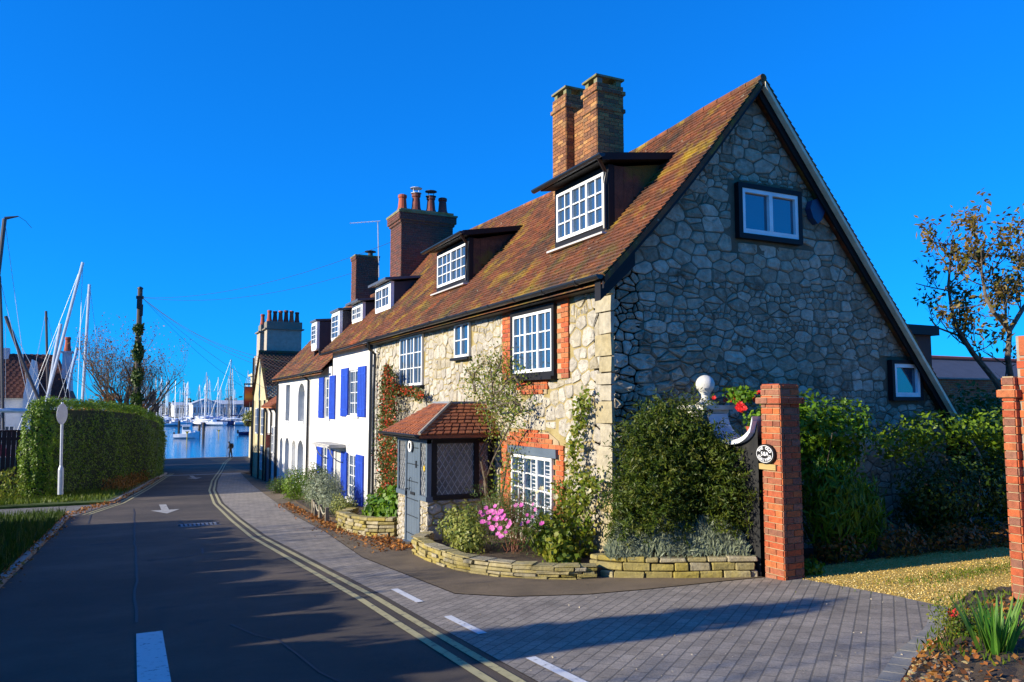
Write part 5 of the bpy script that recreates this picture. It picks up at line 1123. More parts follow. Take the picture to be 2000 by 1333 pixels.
# boatyard boats with masts, on the hard beyond the fence
def yardboat(Y, px, label, pole, mat, rad=.07, hull=True, cover=None, extra=None, hx=0):
    a = onY(pole[0][0], pole[0][1], Y); t = thing('yard_boat', (a.x, Y, g(Y)), label, 'boat', 'boats laid up behind the fence')
    m = MB(); m.tube([onY(x, y, Y) for x, y in pole], rad, 8); b = onY(pole[-1][0], pole[-1][1], Y); a0 = onY(pole[0][0], pole[0][1], Y)
    m.build('mast', mat, t)
    m = MB(); tz = g(Y) + .9; m.tube([b, (a0.x + 1.8, Y - .5, tz)], .012, 4); m.tube([b, (a0.x - 1.6, Y + .5, tz)], .012, 4); m.build('rigging', galv, t)
    L = 5.2; st = [(-1, .35, .9), (-.6, .8, .95), (0, 1., 1.), (.5, .8, 1.05), (.85, .35, 1.15), (1, .03, 1.2)]; V = []
    for (f, bm_, sz) in st:
        x = a0.x + hx + f * L / 2
        for (yy, zz) in ((-1, 1), (-.75, .45), (0, 0), (.75, .45), (1, 1)): V.append((x, Y + yy * bm_ * .85, g(Y) + .5 + zz * sz * .8))
    h = MB(); fs = [(i * 5 + k, i * 5 + k + 1, (i + 1) * 5 + k + 1, (i + 1) * 5 + k) for i in range(5) for k in range(4)] + [(i * 5 + 4, i * 5, (i + 1) * 5, (i + 1) * 5 + 4) for i in range(5)] + [(0, 1, 2, 3, 4)]
    h.add(V, fs, .5); h.build('hull', hullw, t)
    c = MB()
    for dx in (-1.4, 1.2): c.box((a0.x + hx + dx, Y - .7, g(Y) - .05), (a0.x + hx + dx + .12, Y + .7, g(Y) + .55))
    c.build('cradle', iron, t)
    if cover:
        c = MB(); V = []
        for f in (-.9, -.3, .4, .9): x = a0.x + hx + f * L / 2; V += [(x, Y - .8, g(Y) + 1.25), (x, Y - .4, g(Y) + 1.55 + .2 * (1 - f * f)), (x, Y, g(Y) + 1.7 + .25 * (1 - f * f)), (x, Y + .8, g(Y) + 1.25)]
        c.add(V, [(i * 4 + k, i * 4 + k + 1, (i + 1) * 4 + k + 1, (i + 1) * 4 + k) for i in range(3) for k in range(3)], .5); c.build('cover', cover, t)
    if extra: extra(t, Y)
    return t
stripe = bpy.data.materials.new('striped_cover'); stripe.use_nodes = True; nt = stripe.node_tree; wv = nd(nt, 'ShaderNodeTexWave'); wv.inputs['Scale'].default_value = 1.3; tc = nd(nt, 'ShaderNodeTexCoord'); nt.links.new(tc.outputs['Object'], wv.inputs[0]); nt.links.new(ramp(nt, [(.45, .05, .08), (.6, .5, .5)], wv.outputs[0], [.45, .55]), nt.nodes['Principled BSDF'].inputs[0])
darkmast = M('dark_mast', (.07, .06, .06), 3, .5)
def ex1(t, Y):
    m = MB(); a = onY(9, 427, Y); b = onY(36, 423, Y); m.tube([a, b], [.09, .03], 6); m.tube([onY(-2, 498, Y), onY(6, 494, Y)], .03, 4); m.tube([b, onY(50, 432, Y), onY(62, 446, Y)], .01, 4); m.build('mast_head', darkmast, t)
def exb(t, Y):
    m = MB(); m.tube([onY(-30, 802, Y), onY(54, 803, Y)], .12, 8); m.build('boom', alum, t)
yardboat(46, 0, 'boat at the far left edge whose dark bent mast carries an arm at its head', [(-3, 840), (-6, 560), (9, 428)], darkmast, .1, extra=ex1, hx=-1.5)
yardboat(44, 0, 'boat with a white boom at the left edge and an upright dark mast', [(6, 840), (3, 640), (-1, 540)], darkmast, .07, extra=exb, hx=-.5)
yardboat(45, 0, 'boat under a red striped cover below the slanting dark spar', [(87, 806), (48, 716), (11, 618)], darkmast, .08, cover=stripe, hx=-3.0)
yardboat(50, 0, 'boat with the tallest pale mast leaning right beside the hedge', [(78, 830), (120, 672), (162, 513)], alum, .08, hx=-1.)
yardboat(52, 0, 'boat with a pale mast leaning close along the tallest pale one', [(86, 830), (106, 700), (119, 633)], alum, .09, hx=-1.2)
yardboat(54, 0, 'boat with a thin dark upright mast in front of the red roof', [(95, 830), (92, 700), (90, 608)], darkmast, .07, hx=-.5)
yardboat(57, 0, 'boat with a tall slim white upright mast left of the bare tree', [(160, 800), (167, 690), (175, 556)], alum, .09, hx=.2)
yardboat(55, 0, 'boat with a short blue and white leaning mast left of the bare tree', [(133, 760), (141, 720), (151, 680)], M('blue_white_mast', (.35, .5, .7), 3, .4), .08, hx=-.3)

# ================================================================ WATER AND HARBOUR
def plane(name, x0, x1, y0, y1, z, mat): m = MB(); m.add([(x0, y0, z), (x1, y0, z), (x1, y1, z), (x0, y1, z)], [(0, 1, 2, 3)]); return tag(m.build(name, mat), kind='structure')
wm = bpy.data.materials.new('harbour_water'); wm.use_nodes = True; nt = wm.node_tree; b = nt.nodes['Principled BSDF']; b.inputs['Base Color'].default_value = (.02, .12, .26, 1); b.inputs['Roughness'].default_value = .08; b.inputs['IOR'].default_value = 1.33
gm = nd(nt, 'ShaderNodeNewGeometry'); mp = nd(nt, 'ShaderNodeMapping'); mp.inputs['Scale'].default_value = (.35, 1.3, 1); nt.links.new(gm.outputs['Position'], mp.inputs[0]); bp = nd(nt, 'ShaderNodeBump'); bp.inputs['Strength'].default_value = .16; bp.inputs['Distance'].default_value = .12; nt.links.new(noise(nt, mp.outputs[0], 1.6, 4), bp.inputs['Height']); nt.links.new(bp.outputs[0], b.inputs['Normal'])
plane('water', -300, 500, 80.5, 420, WZ, wm)
m = MB(); m.box((-70, 80.6, -6), (60, 81.3, -3.6)); m.build('quay_wall', kerbM)['kind'] = 'structure'
plane('far_shore', -900, 1100, 330, 1500, WZ + .5, M('far_shore_ground', [(.08, .09, .06), (.14, .13, .1)], .02, 1.))
def ysail(kind):
    """one moored yacht about 11 m long at the origin, bow towards +x"""
    t = thing('yacht', (0, 0, 0), '', 'yacht'); L = 11.; hb = 1.75
    st = [(-1, .62, 1.0), (-.6, .9, 1.0), (-.1, 1., 1.05), (.4, .82, 1.15), (.8, .38, 1.3), (1, .02, 1.42)]; V = []
    for (f, bm_, sz) in st:
        for (yy, zz) in ((-1, 1), (-.85, .35), (0, -.3), (.85, .35), (1, 1)): V.append((f * L / 2, yy * bm_ * hb, zz * sz))
    m = MB(); m.add(V, [(i * 5 + k, i * 5 + k + 1, (i + 1) * 5 + k + 1, (i + 1) * 5 + k) for i in range(5) for k in range(4)] + [(i * 5 + 4, i * 5, (i + 1) * 5, (i + 1) * 5 + 4) for i in range(5)] + [(0, 1, 2, 3, 4)], .5)
    m.build('hull', [hullw, M('navy_hull', (.02, .04, .15), 3, .3), hullw][kind], t)
    m = MB(); V = []
    for (x, w_, z) in ((-2.2, .95, 1.45), (-.5, 1.05, 1.65), (1.4, .85, 1.6), (2.8, .45, 1.25)): V += [(x, -w_, 1.0), (x, -w_ * .75, z), (x, w_ * .75, z), (x, w_, 1.0)]
    m.add(V, [(i * 4 + k, i * 4 + k + 1, i * 4 + k + 5, i * 4 + k + 4) for i in range(3) for k in range(3)] + [(0, 1, 2, 3), (15, 14, 13, 12)], .5); m.build('cabin', hullw, t)
    m = MB(); m.box((-1.8, -1.03, 1.2), (1.2, -1.0, 1.38)); m.box((-1.8, 1.0, 1.2), (1.2, 1.03, 1.38)); m.build('cabin_window', glass, t)
    H = (14.2, 15.4, 13.)[kind]
    m = MB(); m.tube([(.9, 0, 1), (.85, 0, H)], [.12, .085], 6); 
    for z in (.42, .7): m.tube([(.88, -1.0, H * z), (.88, 1., H * z)], .04, 4)
    m.build('mast', [alum, darkmast, alum][kind], t)
    m = MB(); m.tube([(.8, 0, 2.2), (-3.6, 0, 2.1)], [.2, .13], 6); m.build('boom', [M('blue_sail_cover', (.03, .08, .3), 3, .7), M('navy_sail_cover', (.02, .03, .08), 3, .7), M('grey_sail_cover', (.3, .32, .34), 3, .7)][kind], t)
    m = MB(); m.tube([(.86, 0, H), (5.3, 0, 1.4)], .035, 4); m.tube([(.86, 0, H), (-5.4, 0, 1.1)], .02, 4)
    for s in (-1, 1): m.tube([(.87, s * 1.0, H * .42), (.87, s * 1.6, 1.1)], .018, 4); m.tube([(.87, 0, H * .95), (.87, s * 1.0, H * .7)], .018, 4)
    m.build('rigging', galv, t); return t
protos = [ysail(k) for k in range(3)]
spec = ['white hulled yacht with a blue sail cover in the crowded marina', 'navy hulled yacht with a dark mast in the crowded marina', 'white hulled yacht with a grey sail cover in the crowded marina']
grp = ['blue covered marina yachts', 'navy marina yachts', 'grey covered marina yachts']
random.seed(4); used = [0, 0, 0]; rows = [(232, 5.8), (250, 5.4), (268, 5.4), (288, 5.8), (306, 6.5)]
random.seed(4)
special = [(230, 10.5, 0, .1, .75, 'white yacht lying broadside at the left end of the nearest marina row'), (228, 30.5, 2, .02, .95, 'long low white yacht lying broadside nearest the pub sign'), (233, 25.5, 1, 2.9, 1.22, 'largest yacht, with the tallest dark mast rising over the marina'), (231, 18.5, 0, 2.4, 1.05, 'white yacht in the nearest row just left of the tallest dark mast')]
pos = [(y, x, k, a, s, l) for (y, x, k, a, s, l) in special]
for (y, st) in rows:
    x = 1.0 + random.uniform(0, 3)
    while x < y * .155: 
        pos.append((y + random.uniform(-1.5, 1.5) + 3, x, random.choice((0, 0, 1, 2, 2)), random.choice((1.45, 1.6, -1.5, 1.2, -1.3)) + random.uniform(-.15, .15), random.uniform(.82, 1.12), None)); x += st * random.uniform(.55, 1.2)
for (y, x, k, a, s, l) in pos:
    o = protos[k] if not used[k] else copy_tree(protos[k]); used[k] += 1
    o.location = (x, y, WZ); o.rotation_euler = (random.uniform(-.02, .02), 0, a); o.scale = (s,) * 3
    tag(o, l or spec[k], 'yacht', grp[k])
m = MB()
for (y, a, b) in ((246, -6, 44), (282, -6, 50)): m.box((a, y, WZ + .1), (b, y + 1.6, WZ + .55))
o = m.build('pontoon', kerbM); tag(o, 'long low grey walkways floating between the rows of marina yachts', 'pontoon')
# small motor boat with cabin
bp_ = onZ(365, 857, WZ); MBt = thing('motor_boat', (bp_.x, bp_.y, WZ), 'small white cabin motor boat moored on the open blue water', 'motor boat')
sc = 45 / 1500 * bp_.length / 5.6; ca, sa = math.cos(-.35), math.sin(-.35)
TM = lambda x, y, z: (bp_.x + (x * ca - y * sa) * sc, bp_.y + (x * sa + y * ca) * sc, WZ + z * sc * 1.55)
V = []
for (f, b_, s) in ((-1, .85, .85), (-.5, 1, .9), (.1, 1., 1.0), (.6, .7, 1.2), (1, .05, 1.45)):
    for (yy, zz) in ((-1, 1), (-.85, .3), (0, -.25), (.85, .3), (1, 1)): V.append(TM(f * 2.7, yy * b_ * 1.05, zz * s * .75))
m = MB(); m.add(V, [(i * 5 + k, i * 5 + k + 1, (i + 1) * 5 + k + 1, (i + 1) * 5 + k) for i in range(4) for k in range(4)] + [(i * 5 + 4, i * 5, (i + 1) * 5, (i + 1) * 5 + 4) for i in range(4)] + [(0, 1, 2, 3, 4)], .5); m.build('hull', hullw, MBt)
def cabin(x0, x1, w, z0, z1, rake):
    V = [TM(x0, -w, z0), TM(x1, -w, z0), TM(x1, w, z0), TM(x0, w, z0), TM(x0, -w * .85, z1), TM(x1 - rake, -w * .85, z1), TM(x1 - rake, w * .85, z1), TM(x0, w * .85, z1)]; m.add(V, [(0, 3, 2, 1), (4, 5, 6, 7), (0, 1, 5, 4), (1, 2, 6, 5), (2, 3, 7, 6), (3, 0, 4, 7)], .5)
m = MB(); cabin(-.9, 1.1, .75, .7, 1.9, .35); cabin(1.1, 2.1, .6, .75, 1.1, .3); m.box((-1.2, -.8, 1.88), (.9, .8, 1.96), T=TM); m.build('cabin', hullw, MBt)
m = MB(); m.box((-.75, -.80, 1.3), (-.1, -.68, 1.72), T=TM); m.box((.02, -.80, 1.3), (.6, -.68, 1.72), T=TM); m.build('cabin_window', glass, MBt)
m = MB(); m.tube([TM(-2, 0, .7), TM(-2, 0, 2.4)], .03, 5); m.tube([TM(0, 0, 1.9), TM(0, 0, 2.9)], .025, 5); m.box((-2.9, -.25, .1), (-2.65, .25, .9), T=TM); m.build('rail', iron, MBt)
for (x, y0, y1, lb) in ((397, 858, 826, 'thick dark mooring pile just right of the motor boat'), (389, 852, 830, 'dark mooring pile touching the motor boat stern'), (349, 848, 822, 'left mooring pile behind the bow of the motor boat')):
    a = onZ(x, y0, WZ); zt_ = onY(x, y1, a.y).z; m = MB(); m.tube([(a.x, a.y, WZ - 1), (a.x, a.y, zt_)], .22, 8); o = m.build('mooring_pile', wood_pole); tag(o, lb, 'mooring pile', 'mooring piles'); recenter(o, a)
ym = M('yellow_marker', (.6, .42, .02), 3, .5)
for (x, y0, y1, lb) in ((365, 864, 843, 'yellow marker post in front of the motor boat'), (427, 851, 840, 'yellow topped marker post out on the open water')):
    a = onZ(x, y0, WZ); zt_ = onY(x, y1, a.y).z; m = MB(); m.tube([(a.x, a.y, WZ - .5), (a.x, a.y, zt_)], .07, 6); m.add([(a.x - .3, a.y, zt_), (a.x + .3, a.y, zt_), (a.x, a.y, zt_ - .5), (a.x - .3, a.y + .06, zt_), (a.x + .3, a.y + .06, zt_), (a.x, a.y + .06, zt_ - .5)], [(0, 2, 1), (3, 4, 5), (0, 1, 4, 3), (1, 2, 5, 4), (2, 0, 3, 5)]); o = m.build('channel_marker', ym); tag(o, lb, 'marker'); recenter(o, a)
a = onZ(484, 850, WZ); t = thing('dinghy', (a.x, a.y, WZ), 'small dark open dinghy moored beside the right hand buildings', 'dinghy')
V = []
for (f, b_, s) in ((-1, .7, .6), (0, 1, .62), (.6, .7, .75), (1, .05, .95)):
    for (yy, zz) in ((-1, 1), (0, -.2), (1, 1)): V.append((a.x + f * 1.7, a.y + yy * b_ * .7, WZ + zz * s))
m = MB(); m.add(V, [(i * 3 + k, i * 3 + k + 1, (i + 1) * 3 + k + 1, (i + 1) * 3 + k) for i in range(3) for k in range(2)] + [(0, 1, 2)], .5); m.build('hull', M('navy_hull', (.02, .04, .15), 3, .3), t); m = MB(); m.box((a.x - 2., a.y - .15, WZ + .3), (a.x - 1.7, a.y + .15, WZ + 1.)); m.build('outboard', iron, t)
# sheds across the harbour
def shed(x0, x1, ytop, yev, Y, label, depth=25, gable=True, mat=None):
    a = onY(x0, 790, Y); b = onY(x1, 790, Y); zt_ = onY(x0, ytop, Y).z; ze_ = onY(x0, yev, Y).z; t = thing('boat_shed', ((a.x + b.x) / 2, Y, WZ + .5), label, 'shed', 'sheds across the harbour')
    m = MB(); c = (a.x + b.x) / 2
    if gable: m.prism([(a.x, WZ), (b.x, WZ), (b.x, ze_), (c, zt_), (a.x, ze_)], lambda u, v, d: (u, Y - d, v), -depth, 0)
    else: m.box((a.x, Y, WZ), (b.x, Y + depth, ze_))
    m.build('wall', mat or M('pale_shed_wall', [(.62, .62, .6), (.72, .72, .7)], .3, .8), t)
    m = MB(); rm = M('pale_shed_roof', (.42, .46, .5), .3, .7)
    if gable:
        for s, e in ((a.x - .4, 1), (b.x + .4, -1)): m.add([(s, Y - .5, ze_ - .1), (c, Y - .5, zt_ + .1), (c, Y + depth + .5, zt_ + .1), (s, Y + depth + .5, ze_ - .1), (s, Y - .5, ze_ + .3), (c, Y - .5, zt_ + .5), (c, Y + depth + .5, zt_ + .5), (s, Y + depth + .5, ze_ + .3)], [(4, 5, 6, 7), (0, 3, 2, 1), (0, 1, 5, 4), (3, 0, 4, 7)])
    else: m.add([(a.x - .4, Y - .5, ze_), (b.x + .4, Y - .5, ze_), (b.x + .4, Y + depth * .5, zt_), (a.x - .4, Y + depth * .5, zt_), (a.x - .4, Y + depth, ze_), (b.x + .4, Y + depth, ze_)], [(0, 1, 2, 3), (3, 2, 5, 4), (0, 3, 4), (1, 5, 2)])
    m.build('roof', rm, t)
    m = MB(); n = 6
    for i in range(n): x = a.x + (b.x - a.x) * (i + .25) / n; m.box((x, Y - .12, ze_ - 3.4), (x + (b.x - a.x) / n * .5, Y - .02, ze_ - 1.2))
    m.build('window', M('dark_shed_opening', (.06, .08, .11), 3, .3), t)
shed(377, 427, 781, 790, 335, 'white gabled boat shed across the harbour, left of the long shed')
shed(423, 488, 782, 790, 342, 'long pale boat shed with a row of dark openings across the harbour', gable=False, mat=M('grey_blue_shed', (.35, .4, .45), .3, .8))
t = thing('boat_store', (-10, 74, g(74)), 'dark boarded boat store behind the trees and hedge beside the quay', 'shed')  # made-up shed, mostly hidden, added so its shadow covers the quay
m = MB(); m.box((-15, 66.5, -3.8), (-5.4, 80, .9)); m.build('wall', M('dark_brown_boards', (.045, .022, .016), 3, .8), t)
m = MB(); m.prism([(-15.4, .9), (-5.0, .9), (-10.2, 3.4)], lambda u, v, d: (u, 66.2 + d, v), 0, 14.2); m.build('roof', M('grey_slate_roof', (.06, .065, .08), 2, .7, .3, 15), t)
shed(340, 372, 786, 792, 360, 'smaller pale shed far behind the masts on the left', gable=False)
x = np.linspace(-350, 500, 60); bl = [(a_, 420 + 30 * math.sin(a_ * .05), WZ + 2.5 + 1.2 * math.sin(a_ * .13), 16, 12, 5.5 + 1.6 * math.sin(a_ * .37)) for a_ in x]
P, Nn = blobpts(bl, 16000, lump=.25); o = leafmesh('far_woodland', P, Nn, 2.2, M('far_tree_foliage', [(.035, .05, .045), (.06, .075, .06), (.10, .08, .06)], .1, 1, attr=.7), None, asp=.8); tag(o, 'low line of distant woodland across the harbour', 'woodland', kind='stuff')
# ---------------------------------------------------------------- person walking to the water with a stick
pf = onY(450, 893, 76); PZ = g(76); PX_ = pf.x
pe = thing('person', (PX_, 76, PZ), 'stooped person in dark clothes with a backpack and walking stick near the water', 'person')
def skin(name, joints, bones, mat, parent):
    me = bpy.data.meshes.new(name); off = WO[parent.name]; me.from_pydata([tuple(Vector(j[:3]) ) for j in joints], bones, []); o = bpy.data.objects.new(name, me); COL.objects.link(o); md = o.modifiers.new('s', 'SKIN')
    for i, j in enumerate(joints): me.skin_vertices[0].data[i].radius = (j[3], j[3] * (j[4] if len(j) > 4 else 1)); me.skin_vertices[0].data[i].use_root = (i == 0)
    sb = o.modifiers.new('u', 'SUBSURF'); sb.levels = sb.render_levels = 2
    dg = bpy.context.evaluated_depsgraph_get(); nm = bpy.data.meshes.new_from_object(o.evaluated_get(dg)); bpy.data.objects.remove(o)
    o = bpy.data.objects.new(name, nm); COL.objects.link(o); nm.materials.clear(); nm.materials.append(mat); nm.polygons.foreach_set('use_smooth', [True] * len(nm.polygons)); o.parent = parent; WO[o.name] = WO[parent.name]; return o
cloth = M('dark_clothing', (.012, .013, .018), 4, .9)
J = [(0, 0, .86, .15, .8), (0, -.02, 1.0, .15, .8), (-.04, -.02, 1.18, .17, .8), (-.09, -.02, 1.33, .14, .8), (-.13, -.02, 1.41, .055), (-.17, -.02, 1.50, .09), (-.19, -.02, 1.58, .085),
     (-.09, .14, 1.33, .06), (-.13, .19, 1.08, .05), (-.24, .2, .92, .04), (-.27, .2, .88, .035), (-.09, -.18, 1.33, .06), (-.14, -.23, 1.08, .05), (-.28, -.22, .95, .04), (-.32, -.22, .92, .035),
     (.03, .09, .80, .09), (.10, .10, .46, .065), (.16, .10, .10, .05), (.09, .10, .035, .04), (-.03, -.09, .80, .09), (-.12, -.10, .46, .065), (-.10, -.10, .10, .05), (-.18, -.10, .035, .04)]
Bn = [(0, 1), (1, 2), (2, 3), (3, 4), (4, 5), (5, 6), (3, 7), (7, 8), (8, 9), (9, 10), (3, 11), (11, 12), (12, 13), (13, 14), (0, 15), (15, 16), (16, 17), (17, 18), (0, 19), (19, 20), (20, 21), (21, 22)]
skin('body', J, Bn, cloth, pe)
m = MB(); m.lathe((.06, -.02, .92), [(.06, 0), (.15, .06), (.17, .22), (.14, .4), (.05, .48)], 12); m.tube([(-.1, .1, 1.4), (-.17, .1, 1.15), (0, .12, 1.0)], .02, 5); 
m.v = [(PX_ + v[0] + .04, 76 + v[1], PZ + v[2]) for v in m.v]; m.build('backpack', M('black_backpack', (.012, .012, .015), 4, .8), pe)
m = MB(); m.tube([(PX_ - .31, 75.78, PZ + .95), (PX_ - .38, 75.78, PZ + .0)], .012, 6); m.build('walking_stick', bark, pe)

# ================================================================ PLANTS ROUND THE COTTAGE
def plant(name, loc, label, cat='shrub', group=None): return thing(name, loc, label, cat, group)
def stemset(t, base, n, h, spread, mat=None, rad=.012, depth=1, seed=3, seg=3):
    random.seed(seed); m = MB(); tips = []
    for k in range(n): branches(m, Vector(base) + Vector((random.uniform(-spread, spread) * .3, random.uniform(-spread, spread) * .3, 0)), (random.uniform(-spread, spread), random.uniform(-spread, spread), 1), h * random.uniform(.7, 1), rad, depth, .4, .2, tips, seg)
    m.build('stems', mat or bark, t); return tips
# yew bush
YB = plant('yew_bush', (6.25, 7.98, g(8)), 'large dark green feathery bush against the shaded gable corner')
P, Nn = blobpts([(6.2, 8.0, .55, .78, .42, .95), (5.85, 8.02, .35, .55, .40, .75), (6.62, 7.95, .45, .42, .42, .75), (6.35, 8.0, 1.08, .52, .38, .58), (6.05, 8.1, 1.05, .45, .35, .5), (6.75, 7.7, .35, .3, .35, .7), (6.55, 7.75, .75, .4, .35, .5), (6.6, 7.5, .4, .22, .3, .75)], 5200, shell=.55)
k_ = P[:, 2] > .0 + .08 * np.sin(P[:, 0] * 9)
P, Nn = P[k_], Nn[k_]
# sprays: short feathery shoots of needles
n = 15
d = Nn / np.linalg.norm(Nn, axis=1, keepdims=True) + rng.normal(size=Nn.shape) * .45; d[:, 2] += .25; d /= np.linalg.norm(d, axis=1, keepdims=True)
tt = rng.random((len(P), n)); PP = (P[:, None, :] + d[:, None, :] * tt[:, :, None] * .17).reshape(-1, 3); DD = np.repeat(d, n, 0) + rng.normal(size=(len(P) * n, 3)) * .6
leafmesh('foliage', PP, DD, .055, lf_yew, YB, asp=.28, jitter=.8, r=np.clip(np.repeat(rng.random(len(P)), n) + rng.normal(size=len(P) * n) * .12, 0, 1))
m = MB(); random.seed(2)
for k in range(5): branches(m, (6.15 + k * .06, 8.0, g(8)), (random.uniform(-.4, .4), random.uniform(.0, .2), 1), .7, .04, 1)
m.build('stems', bark, YB)
# lavender hedge
LV = plant('lavender_hedge', (6.1, 7.85, g(8)), 'low grey green lavender clump above the right hand stone bed wall')
n = 19000; s = rng.random(n); a0 = np.array([5.38, 8.25]); a1 = np.array([6.8, 7.38]); dd = (a1 - a0) / np.linalg.norm(a1 - a0); nn = np.array([-dd[1], dd[0]])
w = rng.uniform(-1, 1, n); pr_ = np.sqrt(np.clip(1 - w ** 2, 0, 1)); P = np.zeros((n, 3)); P[:, :2] = a0 + (a1 - a0) * s[:, None] + nn * (w * .24)[:, None]
hh = pr_ * (.44 + .05 * np.sin(s * 19) + .03 * np.sin(s * 47)) * np.minimum(1, np.minimum(s, 1 - s) * 9 + .3); P[:, 2] = np.array([g(y) for y in P[:, 1]]) + .2 + hh * rng.uniform(.35, 1, n)
leafmesh('foliage', P, np.concatenate([nn[None, :].repeat(n, 0) * w[:, None], np.ones((n, 1)) * .3], 1), .085, lf_lav, LV, asp=.14, jitter=.45, updir=(0, 0, 1.))
# cosmos and companions in the main bed
CS_ = plant('cosmos_clump', (4.9, 9.9, g(10)), 'feathery flowering clump with pink blooms below the lower window', 'flowering plant')
P, Nn = blobpts([(4.75, 10.1, .02, .42, .75, .48), (4.95, 9.5, -.02, .36, .6, .42), (5.1, 10.6, -.1, .3, .5, .4)], 5200, shell=.8); leafmesh('foliage', P, Nn, .075, lf_fern, CS_, asp=.12, jitter=.9)
tp = stemset(CS_, (4.9, 9.9, g(10) + .15), 26, .75, .5, M('reddish_stem', (.2, .07, .04), 4, .7), .006, 1, 8)
def blooms(name, C, parent, mat, r=.035, np_=6):
    for c in C:
        m = MB(); c = Vector(c); nrm = Vector((-.7 + random.uniform(-.4, .3), -.45 + random.uniform(-.4, .4), .5 + random.uniform(-.2, .4))).normalized(); a = nrm.cross(Vector((0, 0, 1))).normalized(); b = nrm.cross(a); q = random.random(); rr = r * random.uniform(.7, 1.15)
        for k in range(np_):
            t = 2 * math.pi * k / np_; d = a * math.cos(t) + b * math.sin(t); e = a * -math.sin(t) + b * math.cos(t)
            m.add([c, c + d * rr * .6 + e * rr * .38 + nrm * rr * .1, c + d * rr + nrm * rr * .3, c + d * rr * .6 - e * rr * .38 + nrm * rr * .1], [(0, 1, 2, 3)], min(1, max(0, q + random.uniform(-.2, .2))))
        m.build(name, mat, parent)
random.seed(12)
C = [onX(random.gauss(962, 13), random.gauss(1003, 15), 4.45 + random.uniform(-.1, .1)) for _ in range(34)] + [onX(random.gauss(985, 16), random.gauss(1032, 7), 4.4) for _ in range(9)] + [onX(random.uniform(985, 1065), random.uniform(975, 1025), 4.7) for _ in range(10)]
blooms('flower', C, CS_, pinkf, .038)
VS = plant('variegated_shrub', (4.5, 10.9, g(11)), 'small yellow and green variegated shrub at the porch end of the flower bed')
P, Nn = blobpts([(4.5, 10.9, -.25, .33, .42, .36), (4.42, 10.4, -.35, .25, .3, .26)], 2600, shell=.5); leafmesh('foliage', P, Nn, .055, lf_var, VS, asp=.65); stemset(VS, (4.5, 10.8, g(11) + .1), 8, .35, .5)
# hollyhocks / yellow leaved climber by the corner
HY = plant('climbing_plant', (5.35, 9.4, g(9)), 'sparse yellow green climber reaching up the wall near the cottage corner', 'climber')
m = MB(); random.seed(21); path = []
for (pts) in ([(1095, 1110), (1100, 1040), (1110, 980), (1122, 930), (1118, 880), (1128, 835), (1136, 800), (1145, 770)], [(1120, 1105), (1128, 1040), (1118, 980), (1150, 935), (1165, 950)], [(1085, 1110), (1088, 1050), (1098, 985), (1090, 940)], [(1140, 1100), (1150, 1040), (1140, 985), (1158, 945)], [(1070, 1110), (1075, 1060), (1080, 1010)]):
    W_ = [onX(x, y, 5.45 + random.uniform(-.05, .12)) for x, y in pts]; m.tube(W_, .008, 5); path += [W_[i].lerp(W_[i + 1], t) for i in range(len(W_) - 1) for t in (0, .25, .5, .75)]
m.build('stems', M('green_stem', (.1, .11, .03), 4, .7), HY)
pa = np.array([tuple(p) for p in path]); i = rng.integers(0, len(pa), 2400); P = pa[i] + rng.normal(size=(2400, 3)) * np.array([.04, .09, .07]); P[:, 0] = np.minimum(P[:, 0], 5.64); leafmesh('foliage', P, rng.normal(size=(2400, 3)) * .7 + np.array([-.8, -.3, .3]), .06, lf_rose, HY, asp=.75)
P, Nn = blobpts([(5.2, 9.3, -.25, .3, .5, .4), (5.0, 8.75, -.35, .25, .25, .25)], 1300, shell=.8); leafmesh('leaf', P, Nn, .085, lf_rose, HY, asp=.8)
blooms('flower', [onX(1058, 955, 5.35), onX(1085, 972, 5.35), onX(1050, 962, 5.3), onX(1096, 1060, 5.2), onX(1150, 960, 5.4)], HY, creamf, .05)
# climbing rose beside the porch
CRs = plant('climbing_rose', (5.35, 12.0, g(12)), 'climbing rose with twisting bare stems rising beside the porch', 'climber')
m = MB(); random.seed(31); path = []; skel = [[(955, 1000), (945, 930), (938, 890), (958, 850), (965, 790), (960, 740), (955, 700)], [(960, 1000), (948, 945), (965, 895), (985, 855), (1000, 820), (1010, 790)], [(955, 990), (940, 900), (960, 855), (950, 800), (925, 760), (915, 720)], [(975, 1000), (985, 950), (990, 910), (1000, 880)], [(965, 790), (985, 750), (1005, 735), (1020, 760)], [(930, 770), (925, 730), (945, 705)], [(960, 740), (975, 710), (980, 695)], [(950, 800), (980, 790), (1005, 785), (1022, 800)]]
for k, pts in enumerate(skel):
    W_ = [onX(x + random.uniform(-2, 2), y, 5.42 + random.uniform(-.12, .1)) for x, y in pts]; m.tube(W_, [.02 - .012 * j / len(W_) for j in range(len(W_))], 6)
    path += [W_[i].lerp(W_[i + 1], t) for i in range(len(W_) - 1) for t in (0, .25, .5, .75) if (W_[i].z > .95 or k == 3)]
for p in random.sample(path, 60): branches(m, p, (random.uniform(-.5, .1), random.uniform(-1, 1), random.uniform(-.2, 1)), .35, .005, 1, .6, 0, None, 2)
m.build('stems', bark, CRs)
pa = np.array([tuple(p) for p in path]); n = 2500; i = rng.integers(0, len(pa), n); P = pa[i] + rng.normal(size=(n, 3)) * np.array([.09, .2, .13]); P[:, 0] = np.minimum(P[:, 0], 5.64); leafmesh('foliage', P, rng.normal(size=(n, 3)) * .7 + np.array([-.8, -.3, .3]), .05, lf_rose, CRs, asp=.6)
